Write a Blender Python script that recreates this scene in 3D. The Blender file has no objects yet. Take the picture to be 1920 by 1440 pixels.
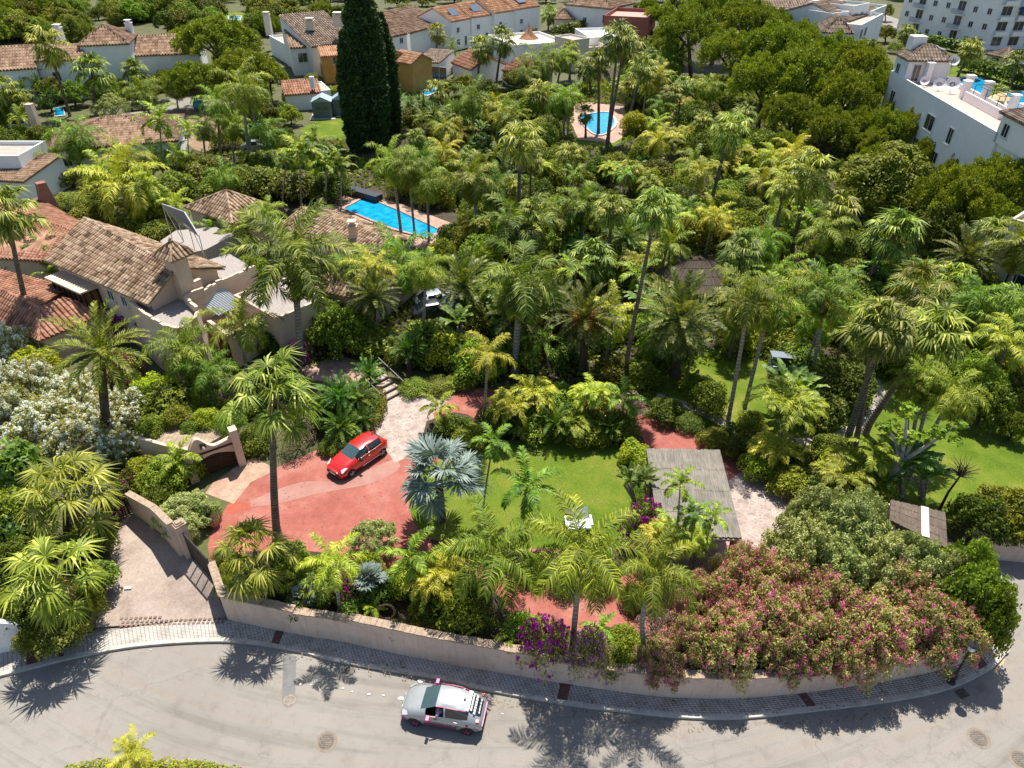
import bpy, math, random
import numpy as np
from mathutils import Vector, Matrix
R = math.radians
random.seed(7); NR = np.random.default_rng(11)
scene = bpy.context.scene
COL = scene.collection
# ---------------------------------------------------------------- camera, sky, sun, exposure
TH = R(35); FPX = 1333.0; CH = 31.8; ST, CT = math.sin(TH), math.cos(TH)
cam_d = bpy.data.cameras.new('camera'); cam = bpy.data.objects.new('camera', cam_d); COL.objects.link(cam)
cam.location = (0, 0, CH); cam.rotation_euler = (R(55), 0, 0)
cam_d.sensor_width = 36; cam_d.lens = 36 * FPX / 1920; cam_d.clip_end = 3000
scene.camera = cam
scene.view_settings.view_transform = 'Standard'; scene.view_settings.look = 'None'
scene.view_settings.gamma = 1; scene.view_settings.exposure = 0.8
W = bpy.data.worlds.new('World'); scene.world = W; W.use_nodes = True
nt = W.node_tree; bg = nt.nodes['Background']; sk = nt.nodes.new('ShaderNodeTexSky')
sk.sky_type = 'NISHITA'; sk.sun_disc = False; sk.sun_elevation = R(60); sk.sun_rotation = R(19)
nt.links.new(sk.outputs[0], bg.inputs[0]); bg.inputs[1].default_value = 0.088
sd = bpy.data.lights.new('sun', 'SUN'); sd.energy = 4.9; sd.angle = R(0.5); sd.color = (1, .95, .85)
so = bpy.data.objects.new('sun', sd); COL.objects.link(so)
so.rotation_euler = Vector((.07, .47, 1)).to_track_quat('Z', 'Y').to_euler(); so.location = (20, 50, 120)
scene.cycles.max_bounces = 6; scene.cycles.transparent_max_bounces = 6

Z0 = 0.9          # level of the gardens above the road
def P(px, py, z=Z0):
    u = (px - 960) / FPX; v = (py - 720) / FPX
    d = (u, CT - v * ST, -ST - v * CT); t = (CH - z) / -d[2]
    return Vector((d[0] * t, d[1] * t, z))
def PY(px, py, Y):
    u = (px - 960) / FPX; v = (py - 720) / FPX
    d = (u, CT - v * ST, -ST - v * CT); t = Y / d[1]
    return Vector((d[0] * t, Y, CH + d[2] * t))
def proj(p):
    x, y, z = p; z -= CH
    dep = y * CT - z * ST; up = y * ST + z * CT
    return (960 + FPX * x / dep, 720 - FPX * up / dep)
def ppm(p):
    return FPX / (p[1] * CT - (p[2] - CH) * ST)
def inpoly(x, y, poly):
    c = False; j = len(poly) - 1
    for i in range(len(poly)):
        xi, yi = poly[i]; xj, yj = poly[j]
        if (yi > y) != (yj > y) and x < (xj - xi) * (y - yi) / (yj - yi) + xi: c = not c
        j = i
    return c

# ---------------------------------------------------------------- materials
MATS = {}
def _nodes(name):
    m = bpy.data.materials.new(name); m.use_nodes = True
    n = m.node_tree.nodes; l = m.node_tree.links
    return m, n, l, n['Principled BSDF']
def ramp(n, stops):
    r = n.new('ShaderNodeValToRGB'); e = r.color_ramp.elements
    while len(e) < len(stops): e.new(.5)
    for k, (p, c) in zip(e, stops): k.position = p; k.color = (*c, 1)
    return r
def coord(n, kind='Object'):
    return n.new('ShaderNodeTexCoord').outputs[kind]
def noise(n, l, vec, scale, detail=6, rough=.6):
    t = n.new('ShaderNodeTexNoise'); t.inputs['Scale'].default_value = scale
    t.inputs['Detail'].default_value = detail; t.inputs['Roughness'].default_value = rough
    l.new(vec, t.inputs['Vector']); return t.outputs['Fac']
def mixc(n, l, fac, a, b, mode='MIX'):
    m = n.new('ShaderNodeMix'); m.data_type = 'RGBA'; m.blend_type = mode
    for s, v in ((0, fac), (6, a), (7, b)):
        if isinstance(v, (int, float)): m.inputs[s].default_value = v
        elif isinstance(v, tuple): m.inputs[s].default_value = (*v, 1)
        else: l.new(v, m.inputs[s])
    return m.outputs[2]
def bump(n, l, h, bs, strength=.3, dist=.02):
    b = n.new('ShaderNodeBump'); b.inputs['Strength'].default_value = strength; b.inputs['Distance'].default_value = dist
    l.new(h, b.inputs['Height']); l.new(b.outputs[0], bs.inputs['Normal'])
def rough_mat(name, c1, c2, scale=3, rough=.85, fine=40, bmp=.3, c3=None, metal=0, spec=.3, fdark=.75):
    """two-tone weathered surface with fine grain"""
    if name in MATS: return MATS[name]
    m, n, l, b = _nodes(name); v = coord(n)
    f = noise(n, l, v, scale)
    r = ramp(n, [(.32, c1), (.68, c2)] if c3 is None else [(.3, c1), (.5, c2), (.7, c3)]); l.new(f, r.inputs[0])
    g = noise(n, l, v, fine, 4)
    gr = ramp(n, [(.3, (fdark,) * 3), (.65, (1, 1, 1))]); l.new(g, gr.inputs[0])
    l.new(mixc(n, l, 1.0, r.outputs[0], gr.outputs[0], 'MULTIPLY'), b.inputs['Base Color'])
    b.inputs['Roughness'].default_value = rough; b.inputs['Metallic'].default_value = metal
    b.inputs['Specular IOR Level'].default_value = spec
    if bmp: bump(n, l, g, b, bmp)
    MATS[name] = m; return m
def plain(name, c, rough=.5, metal=0, spec=.5, coat=0, alpha=1, trans=0):
    if name in MATS: return MATS[name]
    m, n, l, b = _nodes(name)
    v = coord(n); f = noise(n, l, v, 6)
    r = ramp(n, [(.3, tuple(x * .86 for x in c)), (.7, c)]); l.new(f, r.inputs[0]); l.new(r.outputs[0], b.inputs['Base Color'])
    b.inputs['Roughness'].default_value = rough; b.inputs['Metallic'].default_value = metal
    b.inputs['Specular IOR Level'].default_value = spec; b.inputs['Coat Weight'].default_value = coat
    b.inputs['Transmission Weight'].default_value = trans
    if alpha < 1: b.inputs['Alpha'].default_value = alpha
    MATS[name] = m; return m
def leaf_mat(name, c1, c2, c3=None, trans=.35, rough=.55, spec=.25, nscale=.7, hue=.03, val=.3):
    """leaves: colour varies per leaf (palest palm tone paints in glints), in drifts through the crown and from plant to plant"""
    if name in MATS: return MATS[name]
    m, n, l, b = _nodes(name)
    geo = n.new('ShaderNodeNewGeometry'); oi = n.new('ShaderNodeObjectInfo'); v = coord(n)
    f = noise(n, l, v, nscale, 3)
    a = n.new('ShaderNodeMath'); a.operation = 'MULTIPLY_ADD'; l.new(geo.outputs['Random Per Island'], a.inputs[0]); a.inputs[1].default_value = .55; l.new(f, a.inputs[2])
    s = n.new('ShaderNodeMath'); s.operation = 'SUBTRACT'; l.new(a.outputs[0], s.inputs[0]); s.inputs[1].default_value = .27
    r = ramp(n, [(.15, c1), (.62, c2), (.95, c3 or c2)]); l.new(s.outputs[0], r.inputs[0])
    h = n.new('ShaderNodeHueSaturation'); l.new(r.outputs[0], h.inputs['Color'])
    hr = n.new('ShaderNodeMapRange'); l.new(oi.outputs['Random'], hr.inputs[0]); hr.inputs[3].default_value = .5 - hue; hr.inputs[4].default_value = .5 + hue
    l.new(hr.outputs[0], h.inputs['Hue'])
    vm = n.new('ShaderNodeMath'); vm.operation = 'MULTIPLY'; l.new(oi.outputs['Random'], vm.inputs[0]); vm.inputs[1].default_value = 7.31
    vf = n.new('ShaderNodeMath'); vf.operation = 'FRACT'; l.new(vm.outputs[0], vf.inputs[0])
    vr = n.new('ShaderNodeMapRange'); l.new(vf.outputs[0], vr.inputs[0]); vr.inputs[3].default_value = 1 - val; vr.inputs[4].default_value = 1 + val
    l.new(vr.outputs[0], h.inputs['Value'])
    l.new(h.outputs[0], b.inputs['Base Color']); b.inputs['Roughness'].default_value = rough; b.inputs['Specular IOR Level'].default_value = spec
    t = n.new('ShaderNodeBsdfTranslucent')
    tc = mixc(n, l, 1.0, h.outputs[0], (1.0, 1.0, .45), 'MULTIPLY'); l.new(tc, t.inputs[0])
    mx = n.new('ShaderNodeMixShader'); mx.inputs[0].default_value = trans
    l.new(b.outputs[0], mx.inputs[1]); l.new(t.outputs[0], mx.inputs[2]); l.new(mx.outputs[0], n['Material Output'].inputs[0])
    MATS[name] = m; return m
def tile_mat(name, cs, sat=1):
    """barrel tiles: one colour per tile from its (column, row) UV, lichen drifts over the whole"""
    if name in MATS: return MATS[name]
    m, n, l, b = _nodes(name); uv = coord(n, 'UV')
    fl = n.new('ShaderNodeVectorMath'); fl.operation = 'FLOOR'; l.new(uv, fl.inputs[0])
    wn = n.new('ShaderNodeTexWhiteNoise'); wn.noise_dimensions = '3D'; l.new(fl.outputs[0], wn.inputs['Vector'])
    k = len(cs) - 1
    r = ramp(n, [(.05 + .9 * i / k, c) for i, c in enumerate(cs)]); l.new(wn.outputs['Value'], r.inputs[0])
    o = coord(n); f = noise(n, l, o, .9); g = noise(n, l, o, 14, 4)
    r2 = ramp(n, [(.38, (.62, .58, .52)), (.6, (1, 1, 1))]); l.new(f, r2.inputs[0])
    r3 = ramp(n, [(.3, (.7, .68, .64)), (.6, (1, 1, 1))]); l.new(g, r3.inputs[0])
    c = mixc(n, l, 1.0, r.outputs[0], r2.outputs[0], 'MULTIPLY'); c = mixc(n, l, 1.0, c, r3.outputs[0], 'MULTIPLY')
    l.new(c, b.inputs['Base Color']); b.inputs['Roughness'].default_value = .9; b.inputs['Specular IOR Level'].default_value = .2
    MATS[name] = m; return m

def mat_wall():
    m, n, l, b = _nodes('painted_render_wall'); v = coord(n); f = noise(n, l, v, .8); r = ramp(n, [(.3, (.58, .44, .355)), (.7, (.67, .52, .43))]); l.new(f, r.inputs[0])
    mp = n.new('ShaderNodeMapping'); l.new(v, mp.inputs[0]); mp.inputs['Scale'].default_value = (5, 5, .35); g = noise(n, l, mp.outputs[0], 1.0, 5, .7); r2 = ramp(n, [(.34, (.66, .62, .58)), (.52, (1, 1, 1))]); l.new(g, r2.inputs[0])
    h = noise(n, l, v, 1.7, 7, .75); r3 = ramp(n, [(.36, (.78, .76, .74)), (.5, (1, 1, 1))]); l.new(h, r3.inputs[0])
    c = mixc(n, l, .4, r.outputs[0], r2.outputs[0], 'MULTIPLY'); l.new(mixc(n, l, .6, c, r3.outputs[0], 'MULTIPLY'), b.inputs['Base Color']); b.inputs['Roughness'].default_value = .9; bump(n, l, h, b, .2); return m
M_wall = mat_wall()
M_villa = rough_mat('villa_render', (.56, .43, .33), (.66, .52, .41), .9, fine=12, bmp=.15, fdark=.88)
M_white = rough_mat('white_render', (.76, .76, .76), (.84, .84, .83), .6, fine=8, bmp=.1, fdark=.93)
M_cream = rough_mat('cream_render', (.62, .55, .44), (.7, .63, .52), .8, fine=8, bmp=.1, fdark=.92)
M_yellow = rough_mat('ochre_render', (.46, .27, .07), (.55, .33, .10), .8, fine=8, bmp=.1, fdark=.9)
M_red = rough_mat('terracotta_render', (.28, .09, .07), (.34, .12, .09), .8, fine=8, bmp=.1, fdark=.9)
M_tileA = tile_mat('aged_barrel_tiles', [(.17, .11, .075), (.33, .22, .15), (.46, .33, .23), (.56, .44, .31), (.36, .23, .16), (.50, .38, .27)])
M_tileR = tile_mat('reddish_barrel_tiles', [(.30, .14, .09), (.42, .21, .14), (.50, .28, .19), (.38, .20, .14)])
M_tileF = tile_mat('far_barrel_tiles', [(.24, .15, .10), (.36, .24, .17), (.44, .31, .22), (.32, .21, .15)])
M_tileO = tile_mat('orange_barrel_tiles', [(.46, .24, .13), (.58, .33, .20), (.52, .30, .18), (.62, .40, .26)])
M_tileG = tile_mat('grey_brown_tiles', [(.22, .16, .13), (.32, .25, .20), (.38, .30, .24), (.27, .20, .16)])
M_glass = plain('dark_window_glass', (.02, .035, .05), .08, spec=.8)
M_frame = plain('white_window_frame', (.7, .7, .7), .5)
M_wood = rough_mat('dark_stained_wood', (.035, .018, .012), (.075, .035, .02), 6, fine=30)
M_wood2 = rough_mat('old_pine_wood', (.20, .10, .05), (.30, .16, .08), 6, fine=30)
M_iron = plain('black_iron', (.02, .02, .022), .5)
M_white_p = plain('white_paint', (.75, .75, .76), .35)
M_metal = plain('galvanised_metal', (.45, .47, .5), .4, metal=.6)
M_plast = plain('grey_shed_plastic', (.13, .17, .19), .6)
M_plastl = plain('pale_shed_roof', (.28, .35, .40), .6)
M_conc = rough_mat('weathered_concrete', (.33, .29, .25), (.45, .40, .35), 1.5, fine=30)
M_kerb = rough_mat('kerb_stone', (.42, .38, .33), (.58, .54, .48), 2, fine=25)
M_darkred = rough_mat('dark_red_slab', (.11, .05, .045), (.17, .085, .075), 3, fine=20)
def ringed(name, c1, c2, ring, sc):
    m, n, l, b = _nodes(name); v = coord(n); f = noise(n, l, v, 2.0, 6); r = ramp(n, [(.3, c1), (.7, c2)]); l.new(f, r.inputs[0])
    w = n.new('ShaderNodeTexWave'); w.bands_direction = 'Z'; w.inputs['Scale'].default_value = sc; w.inputs['Distortion'].default_value = 2.5; w.inputs['Detail'].default_value = 3; w.inputs['Detail Scale'].default_value = 2; l.new(v, w.inputs['Vector'])
    r2 = ramp(n, [(.15, ring), (.4, (1, 1, 1))]); l.new(w.outputs['Fac'], r2.inputs[0]); l.new(mixc(n, l, 1., r.outputs[0], r2.outputs[0], 'MULTIPLY'), b.inputs['Base Color']); b.inputs['Roughness'].default_value = .9; bump(n, l, w.outputs['Fac'], b, .7, .03); return m
M_bark = ringed('palm_bark', (.10, .08, .06), (.25, .20, .155), (.45, .42, .38), 1.6)
M_barkg = ringed('smooth_grey_palm_bark', (.24, .21, .185), (.38, .35, .31), (.6, .56, .52), 1.1)
M_barkd = rough_mat('dark_bark', (.06, .04, .03), (.14, .10, .075), 3, fine=16, bmp=.8)
M_barkl = rough_mat('pale_bark', (.35, .31, .27), (.5, .46, .4), 3, fine=16, bmp=.5)
L = leaf_mat
M_queen = L('queen_palm_leaf', (.040, .075, .005), (.20, .30, .015), (.58, .65, .08), spec=.3, trans=.28)  # pale third colour of the palm leaves paints in glossy highlights
M_queeny = L('yellow_green_palm_leaf', (.14, .17, .010), (.40, .42, .025), (.70, .62, .08), spec=.35, trans=.3)
M_royal = L('deep_green_palm_leaf', (.035, .065, .005), (.17, .24, .016), (.58, .60, .11), spec=.35)
M_fan = L('fan_palm_leaf', (.055, .085, .008), (.24, .29, .02), (.72, .69, .16), spec=.35, trans=.25, nscale=1.2)
M_date = L('date_palm_leaf', (.035, .065, .010), (.15, .20, .03), (.55, .55, .18), spec=.4)
M_silver = L('silver_palm_leaf', (.11, .15, .13), (.20, .255, .23), (.36, .42, .37), spec=.3, trans=.15, hue=.01, val=.1)
M_dead = L('dead_palm_leaf', (.16, .105, .055), (.30, .215, .12), (.42, .33, .21), trans=.15)
M_cycad = L('cycad_leaf', (.03, .08, .01), (.11, .20, .02), (.30, .38, .05), spec=.4)
M_banana = L('banana_leaf', (.05, .11, .015), (.14, .25, .03), (.36, .46, .1), spec=.5)
M_pine = L('pine_needles', (.06, .095, .010), (.27, .33, .022), (.54, .57, .06), trans=.3, nscale=.5, hue=.012, val=.15)
M_tree = L('broad_leaves', (.045, .065, .005), (.18, .215, .012), (.44, .43, .035), trans=.3)
M_bright = L('fresh_green_leaves', (.08, .13, .010), (.24, .32, .02), (.50, .54, .06), trans=.35)
M_lime = L('lime_yellow_leaves', (.18, .25, .01), (.34, .40, .015), (.50, .50, .03), trans=.35)
M_olive = L('grey_green_leaves', (.15, .19, .05), (.38, .42, .13), (.62, .62, .25), trans=.2, nscale=.9, hue=.01, val=.1)
M_olea = L('oleander_leaves', (.14, .17, .03), (.40, .36, .10), (.62, .44, .28), trans=.25, nscale=.5, hue=.01, val=.15)
M_cyp = L('cypress_scales', (.018, .045, .012), (.055, .11, .028), (.14, .20, .05), trans=.05, nscale=1.2, hue=.01, val=.08)
M_dry = L('dry_branch_leaves', (.2, .13, .10), (.36, .25, .2), (.45, .36, .28), trans=.2)
M_hedge = L('hedge_leaves', (.08, .12, .012), (.18, .24, .02), (.32, .36, .04), trans=.25)
def petal(name, a, b, c): return L(name, a, b, c, trans=.35, spec=.2, hue=.005, val=.08)
M_pink = petal('pink_petals', (.55, .08, .22), (.72, .20, .38), (.82, .42, .52))
M_wht = petal('white_petals', (.74, .79, .79), (.84, .87, .88), (.9, .91, .92))
M_mag = petal('magenta_petals', (.35, .005, .22), (.52, .01, .34), (.65, .06, .45))
M_pur = petal('purple_petals', (.26, .004, .26), (.46, .015, .44), (.62, .10, .60))
M_lilac = petal('lilac_petals', (.28, .09, .32), (.45, .2, .5), (.6, .35, .62))
M_oran = petal('orange_petals', (.6, .2, .01), (.8, .32, .02), (.85, .45, .05))

# ---------------------------------------------------------------- mesh building
ORIG = {}
class MB:
    def __init__(s): s.v = []; s.f = []; s.uv = None
    def add(s, vs, fs):
        o = len(s.v); s.v += [tuple(p) for p in vs]; s.f += [tuple(i + o for i in f) for f in fs]; return s
    def prism(s, pts, z0, z1):
        n = len(pts); a = [(p[0], p[1], z0 if not callable(z0) else z0(p)) for p in pts]; b = [(p[0], p[1], z1 if not callable(z1) else z1(p)) for p in pts]
        return s.add(a + b, [tuple(reversed(range(n))), tuple(range(n, 2 * n))] + [(i, (i + 1) % n, n + (i + 1) % n, n + i) for i in range(n)])
    def box(s, c, d, rz=0, M=None):
        x, y, z = d[0] / 2, d[1] / 2, d[2] / 2
        vs = [Vector((i * x, j * y, k * z)) for k in (-1, 1) for j in (-1, 1) for i in (-1, 1)]
        q = M if M is not None else Matrix.Rotation(rz, 3, 'Z')
        vs = [q @ p + Vector(c) for p in vs]
        return s.add(vs, [(0, 2, 3, 1), (4, 5, 7, 6), (0, 1, 5, 4), (2, 6, 7, 3), (0, 4, 6, 2), (1, 3, 7, 5)])
    def obox(s, A, u, x0, x1, y0, y1, z0, z1):
        """box in the frame: origin A, x axis u, y axis 90 degrees left of u"""
        n = (-u[1], u[0])
        pts = [(A[0] + u[0] * x + n[0] * y, A[1] + u[1] * x + n[1] * y) for x, y in ((x0, y0), (x1, y0), (x1, y1), (x0, y1))]
        return s.prism(pts, z0, z1)
    def beam(s, a, b, w, h=None):
        a, b = Vector(a), Vector(b); h = h or w; d = b - a
        if d.length < 1e-5: return s
        return s.box((a + b) / 2, (d.length, w, h), M=(d.to_track_quat('X', 'Z').to_matrix()))
    def tube(s, pts, rad, n=8, cap=True):
        pts = [Vector(p) for p in pts]; vs = []; fs = []
        for i, p in enumerate(pts):
            t = (pts[min(i + 1, len(pts) - 1)] - pts[max(i - 1, 0)]).normalized()
            ref = Vector((1, 0, 0)) if abs(t.x) < .8 else Vector((0, 1, 0))
            a = t.cross(ref).normalized(); b = t.cross(a); r = rad[i] if hasattr(rad, '__len__') else rad
            vs += [p + (a * math.cos(2 * math.pi * k / n) + b * math.sin(2 * math.pi * k / n)) * r for k in range(n)]
        for i in range(len(pts) - 1):
            for k in range(n): fs.append((i * n + k, i * n + (k + 1) % n, (i + 1) * n + (k + 1) % n, (i + 1) * n + k))
        if cap: fs += [tuple(range(n)), tuple(range(len(vs) - n, len(vs)))]
        return s.add(vs, fs)
    def lathe(s, c, prof, n=16):
        vs = [(c[0] + r * math.cos(2 * math.pi * k / n), c[1] + r * math.sin(2 * math.pi * k / n), c[2] + z) for r, z in prof for k in range(n)]
        fs = [(i * n + k, i * n + (k + 1) % n, (i + 1) * n + (k + 1) % n, (i + 1) * n + k) for i in range(len(prof) - 1) for k in range(n)]
        fs += [tuple(reversed(range(n))), tuple(range(len(vs) - n, len(vs)))]
        return s.add(vs, fs)
    def poly(s, pts): return s.add(pts, [tuple(range(len(pts)))])
    def build(s, name, mat, parent=None, smooth=False):
        me = bpy.data.meshes.new(name); o = ORIG.get(parent, Vector((0, 0, 0)))
        me.from_pydata([(p[0] - o[0], p[1] - o[1], p[2] - o[2]) for p in s.v], [], s.f)
        if s.uv:
            ul = me.uv_layers.new(name='UVMap')
            for lp in me.loops: ul.data[lp.index].uv = s.uv[lp.vertex_index]
        me.materials.append(mat)
        if smooth: me.shade_smooth()
        return link(name, me, parent)
def link(name, me, parent=None):
    ob = bpy.data.objects.new(name, me); COL.objects.link(ob)
    if parent is not None: ob.parent = parent; ORIG[ob] = ORIG.get(parent, Vector((0, 0, 0)))
    return ob
def npmesh(name, V, F4, mat, smooth=False):
    """V (n,3), F4 (m,4) quads, fast"""
    me = bpy.data.meshes.new(name); V = np.asarray(V, dtype=np.float32); F4 = np.asarray(F4, dtype=np.int32)
    me.vertices.add(len(V)); me.vertices.foreach_set('co', V.ravel())
    me.loops.add(F4.size); me.loops.foreach_set('vertex_index', F4.ravel())
    me.polygons.add(len(F4)); me.polygons.foreach_set('loop_start', np.arange(0, F4.size, 4, dtype=np.int32))
    me.polygons.foreach_set('loop_total', np.full(len(F4), 4, dtype=np.int32))
    me.update(calc_edges=True); me.materials.append(mat)
    if smooth: me.shade_smooth()
    return me
AUTO = []
def tag(o, label, cat, group=None, kind=None):
    if kind: o['kind'] = kind
    if label: o['label'] = label
    if cat: o['category'] = cat
    if group: o['group'] = group
    return o
def thing(name, label, cat, loc, group=None):
    o = bpy.data.objects.new(name, None); COL.objects.link(o); o.location = loc; o.empty_display_size = .3
    ORIG[o] = Vector(loc); return tag(o, label, cat, group)
def template(name, label, cat, group=None):
    o = thing(name, label, cat, (0, 0, 0), group); return o
def place(o, loc, rz=0, s=1):
    o.location = loc; o.rotation_euler.z = rz; o.scale = (s, s, s); return o
def kids(o): return [c for c in bpy.data.objects if c.parent == o]
def dup(o, parent=None):
    c = o.copy(); COL.objects.link(c)
    if parent is not None: c.parent = parent
    for k in kids(o): dup(k, c)
    return c
def flat(name, pts, mat, z=None, kind='structure', thick=0.0):
    mb = MB(); pts = [(p[0], p[1], p[2] if z is None else z) for p in pts]
    if thick:
        z1 = pts[0][2]; mb.prism(pts, z1 - thick, z1)
    else: mb.poly(pts)
    o = mb.build(name, mat); o['kind'] = kind; return o
def strip(left, right, mat, name, kind='structure', uvs=1.0):
    """quad strip between two 3D polylines of equal count; UV = metres along, across"""
    mb = MB(); uv = []; u = 0; n = len(left)
    for i in range(n):
        if i: u += ((Vector(left[i]) + Vector(right[i])) / 2 - (Vector(left[i - 1]) + Vector(right[i - 1])) / 2).length
        mb.v += [tuple(left[i]), tuple(right[i])]; w = (Vector(left[i]) - Vector(right[i])).length
        uv += [(u, 0), (u, w)]
        if i: mb.f.append((2 * i - 2, 2 * i - 1, 2 * i + 1, 2 * i))
    mb.uv = uv; o = mb.build(name, mat)
    if kind: o['kind'] = kind
    return o
def resample(pts, n):
    pts = [Vector(p) for p in pts]; d = [0]
    for a, b in zip(pts, pts[1:]): d.append(d[-1] + (b - a).length)
    out = []
    for i in range(n):
        t = d[-1] * i / (n - 1); k = 0
        while k < len(d) - 2 and d[k + 1] < t: k += 1
        f = (t - d[k]) / max(d[k + 1] - d[k], 1e-9); out.append(pts[k].lerp(pts[k + 1], min(max(f, 0), 1)))
    return out
def smoothline(pts, n):
    pts = [Vector(p) for p in pts]; q = [pts[0] * 2 - pts[1]] + pts + [pts[-1] * 2 - pts[-2]]; out = []
    for i in range(1, len(q) - 2):
        for k in range(8):
            t = k / 8; a, b, c, d = q[i - 1:i + 3]
            out.append(.5 * ((2 * b) + (c - a) * t + (2 * a - 5 * b + 4 * c - d) * t * t + (3 * b - a - 3 * c + d) * t ** 3))
    out.append(pts[-1]); return resample(out, n)
# ================================================================ SETTING
def mat_asphalt():
    m, n, l, b = _nodes('worn_asphalt'); v = coord(n)
    f = noise(n, l, v, .12, 4); r = ramp(n, [(.3, (.235, .215, .195)), (.7, (.30, .277, .252))]); l.new(f, r.inputs[0])
    # drifts of wear drawn out along the bend
    mp = n.new('ShaderNodeVectorMath'); mp.operation = 'DISTANCE'; l.new(v, mp.inputs[0]); mp.inputs[1].default_value = (-1.5, 62, 0)
    cb = n.new('ShaderNodeCombineXYZ'); l.new(mp.outputs['Value'], cb.inputs[0])
    sx = n.new('ShaderNodeSeparateXYZ'); l.new(v, sx.inputs[0])
    sc = n.new('ShaderNodeMath'); sc.operation = 'MULTIPLY'; l.new(sx.outputs[0], sc.inputs[0]); sc.inputs[1].default_value = .05; l.new(sc.outputs[0], cb.inputs[1])
    f2 = noise(n, l, cb.outputs[0], 1.1, 5, .65); r2 = ramp(n, [(.36, (.82, .81, .80)), (.47, (1, 1, 1)), (.62, (1.0, .97, .93)), (.72, (1.14, 1.12, 1.08))]); l.new(f2, r2.inputs[0])
    g = noise(n, l, v, 28, 5, .8); r3 = ramp(n, [(.3, (.62, .62, .62)), (.62, (1.06, 1.06, 1.05))]); l.new(g, r3.inputs[0])
    f4 = noise(n, l, v, 1.3, 8, .7); r4 = ramp(n, [(.33, (.86, .85, .85)), (.5, (1, 1, 1))]); l.new(f4, r4.inputs[0])
    c = mixc(n, l, 1., r.outputs[0], r2.outputs[0], 'MULTIPLY'); c = mixc(n, l, 1., c, r3.outputs[0], 'MULTIPLY'); c = mixc(n, l, 1., c, r4.outputs[0], 'MULTIPLY')
    dn = n.new('ShaderNodeTexNoise'); dn.inputs['Scale'].default_value = .9; dn.inputs['Detail'].default_value = 6; l.new(v, dn.inputs['Vector']); sv = n.new('ShaderNodeVectorMath'); sv.operation = 'MULTIPLY_ADD'; l.new(dn.outputs['Color'], sv.inputs[0]); sv.inputs[1].default_value = (2.2, 2.2, 0); l.new(v, sv.inputs[2])
    vo = n.new('ShaderNodeTexVoronoi'); vo.feature = 'DISTANCE_TO_EDGE'; vo.inputs['Scale'].default_value = .16; l.new(sv.outputs[0], vo.inputs['Vector']); rc_ = ramp(n, [(.0, (.55, .54, .53)), (.006, (1, 1, 1))]); l.new(vo.outputs['Distance'], rc_.inputs[0]); c = mixc(n, l, .35, c, rc_.outputs[0], 'MULTIPLY')
    l.new(c, b.inputs['Base Color']); b.inputs['Roughness'].default_value = .9; b.inputs['Specular IOR Level'].default_value = .25
    bump(n, l, g, b, .4, .01); return m
def mat_brickuv(name, c1, c2, mortar, w, h, ms=.03, off=.5, vec='UV', bias=0):
    m, n, l, b = _nodes(name); v = coord(n, vec)
    t = n.new('ShaderNodeTexBrick'); l.new(v, t.inputs['Vector']); t.offset = off
    for k, x in (('Color1', c1), ('Color2', c2), ('Mortar', mortar)): t.inputs[k].default_value = (*x, 1)
    t.inputs['Scale'].default_value = 1; t.inputs['Mortar Size'].default_value = ms; t.inputs['Brick Width'].default_value = w; t.inputs['Row Height'].default_value = h
    t.inputs['Mortar Smooth'].default_value = .3; t.inputs['Bias'].default_value = bias
    o = coord(n); g = noise(n, l, o, 1.6); r = ramp(n, [(.35, (.72, .70, .68)), (.6, (1, 1, 1))]); l.new(g, r.inputs[0])
    g2 = noise(n, l, o, 22, 4); r2 = ramp(n, [(.3, (.8, .8, .8)), (.6, (1, 1, 1))]); l.new(g2, r2.inputs[0])
    c = mixc(n, l, 1., t.outputs['Color'], r.outputs[0], 'MULTIPLY'); c = mixc(n, l, 1., c, r2.outputs[0], 'MULTIPLY')
    l.new(c, b.inputs['Base Color']); b.inputs['Roughness'].default_value = .85; bump(n, l, t.outputs['Fac'], b, -.3, .02); return m
def mat_flag(name, c1, c2, joint, scale=1.3):
    m, n, l, b = _nodes(name); v = coord(n)
    dn = n.new('ShaderNodeTexNoise'); dn.inputs['Scale'].default_value = 1.2; l.new(v, dn.inputs['Vector'])
    sv = n.new('ShaderNodeVectorMath'); sv.operation = 'MULTIPLY_ADD'; l.new(dn.outputs['Color'], sv.inputs[0]); sv.inputs[1].default_value = (.5, .5, 0); l.new(v, sv.inputs[2])
    vo = n.new('ShaderNodeTexVoronoi'); vo.feature = 'DISTANCE_TO_EDGE'; vo.inputs['Scale'].default_value = scale; l.new(sv.outputs[0], vo.inputs['Vector'])
    vc = n.new('ShaderNodeTexVoronoi'); vc.inputs['Scale'].default_value = scale; l.new(sv.outputs[0], vc.inputs['Vector'])
    sp = n.new('ShaderNodeSeparateColor'); l.new(vc.outputs['Color'], sp.inputs[0])
    r = ramp(n, [(.1, c1), (.9, c2)]); l.new(sp.outputs[0], r.inputs[0])
    e = ramp(n, [(.025, (1, 1, 1)), (.06, (0, 0, 0))]); l.new(vo.outputs['Distance'], e.inputs[0])
    c = mixc(n, l, e.outputs[0], r.outputs[0], joint)
    g = noise(n, l, v, 1.5); r2 = ramp(n, [(.35, (.78, .76, .75)), (.6, (1, 1, 1))]); l.new(g, r2.inputs[0])
    c = mixc(n, l, 1., c, r2.outputs[0], 'MULTIPLY'); l.new(c, b.inputs['Base Color']); b.inputs['Roughness'].default_value = .85; return m
M_asph = mat_asphalt()
M_walk = mat_brickuv('pavement_tiles', (.50, .47, .43), (.60, .56, .51), (.24, .22, .20), .2, .1, .022, 0)
M_redc = rough_mat('red_concrete', (.27, .075, .055), (.33, .105, .08), .6, fine=5, bmp=.15, c3=(.38, .165, .13), fdark=.8)
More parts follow.
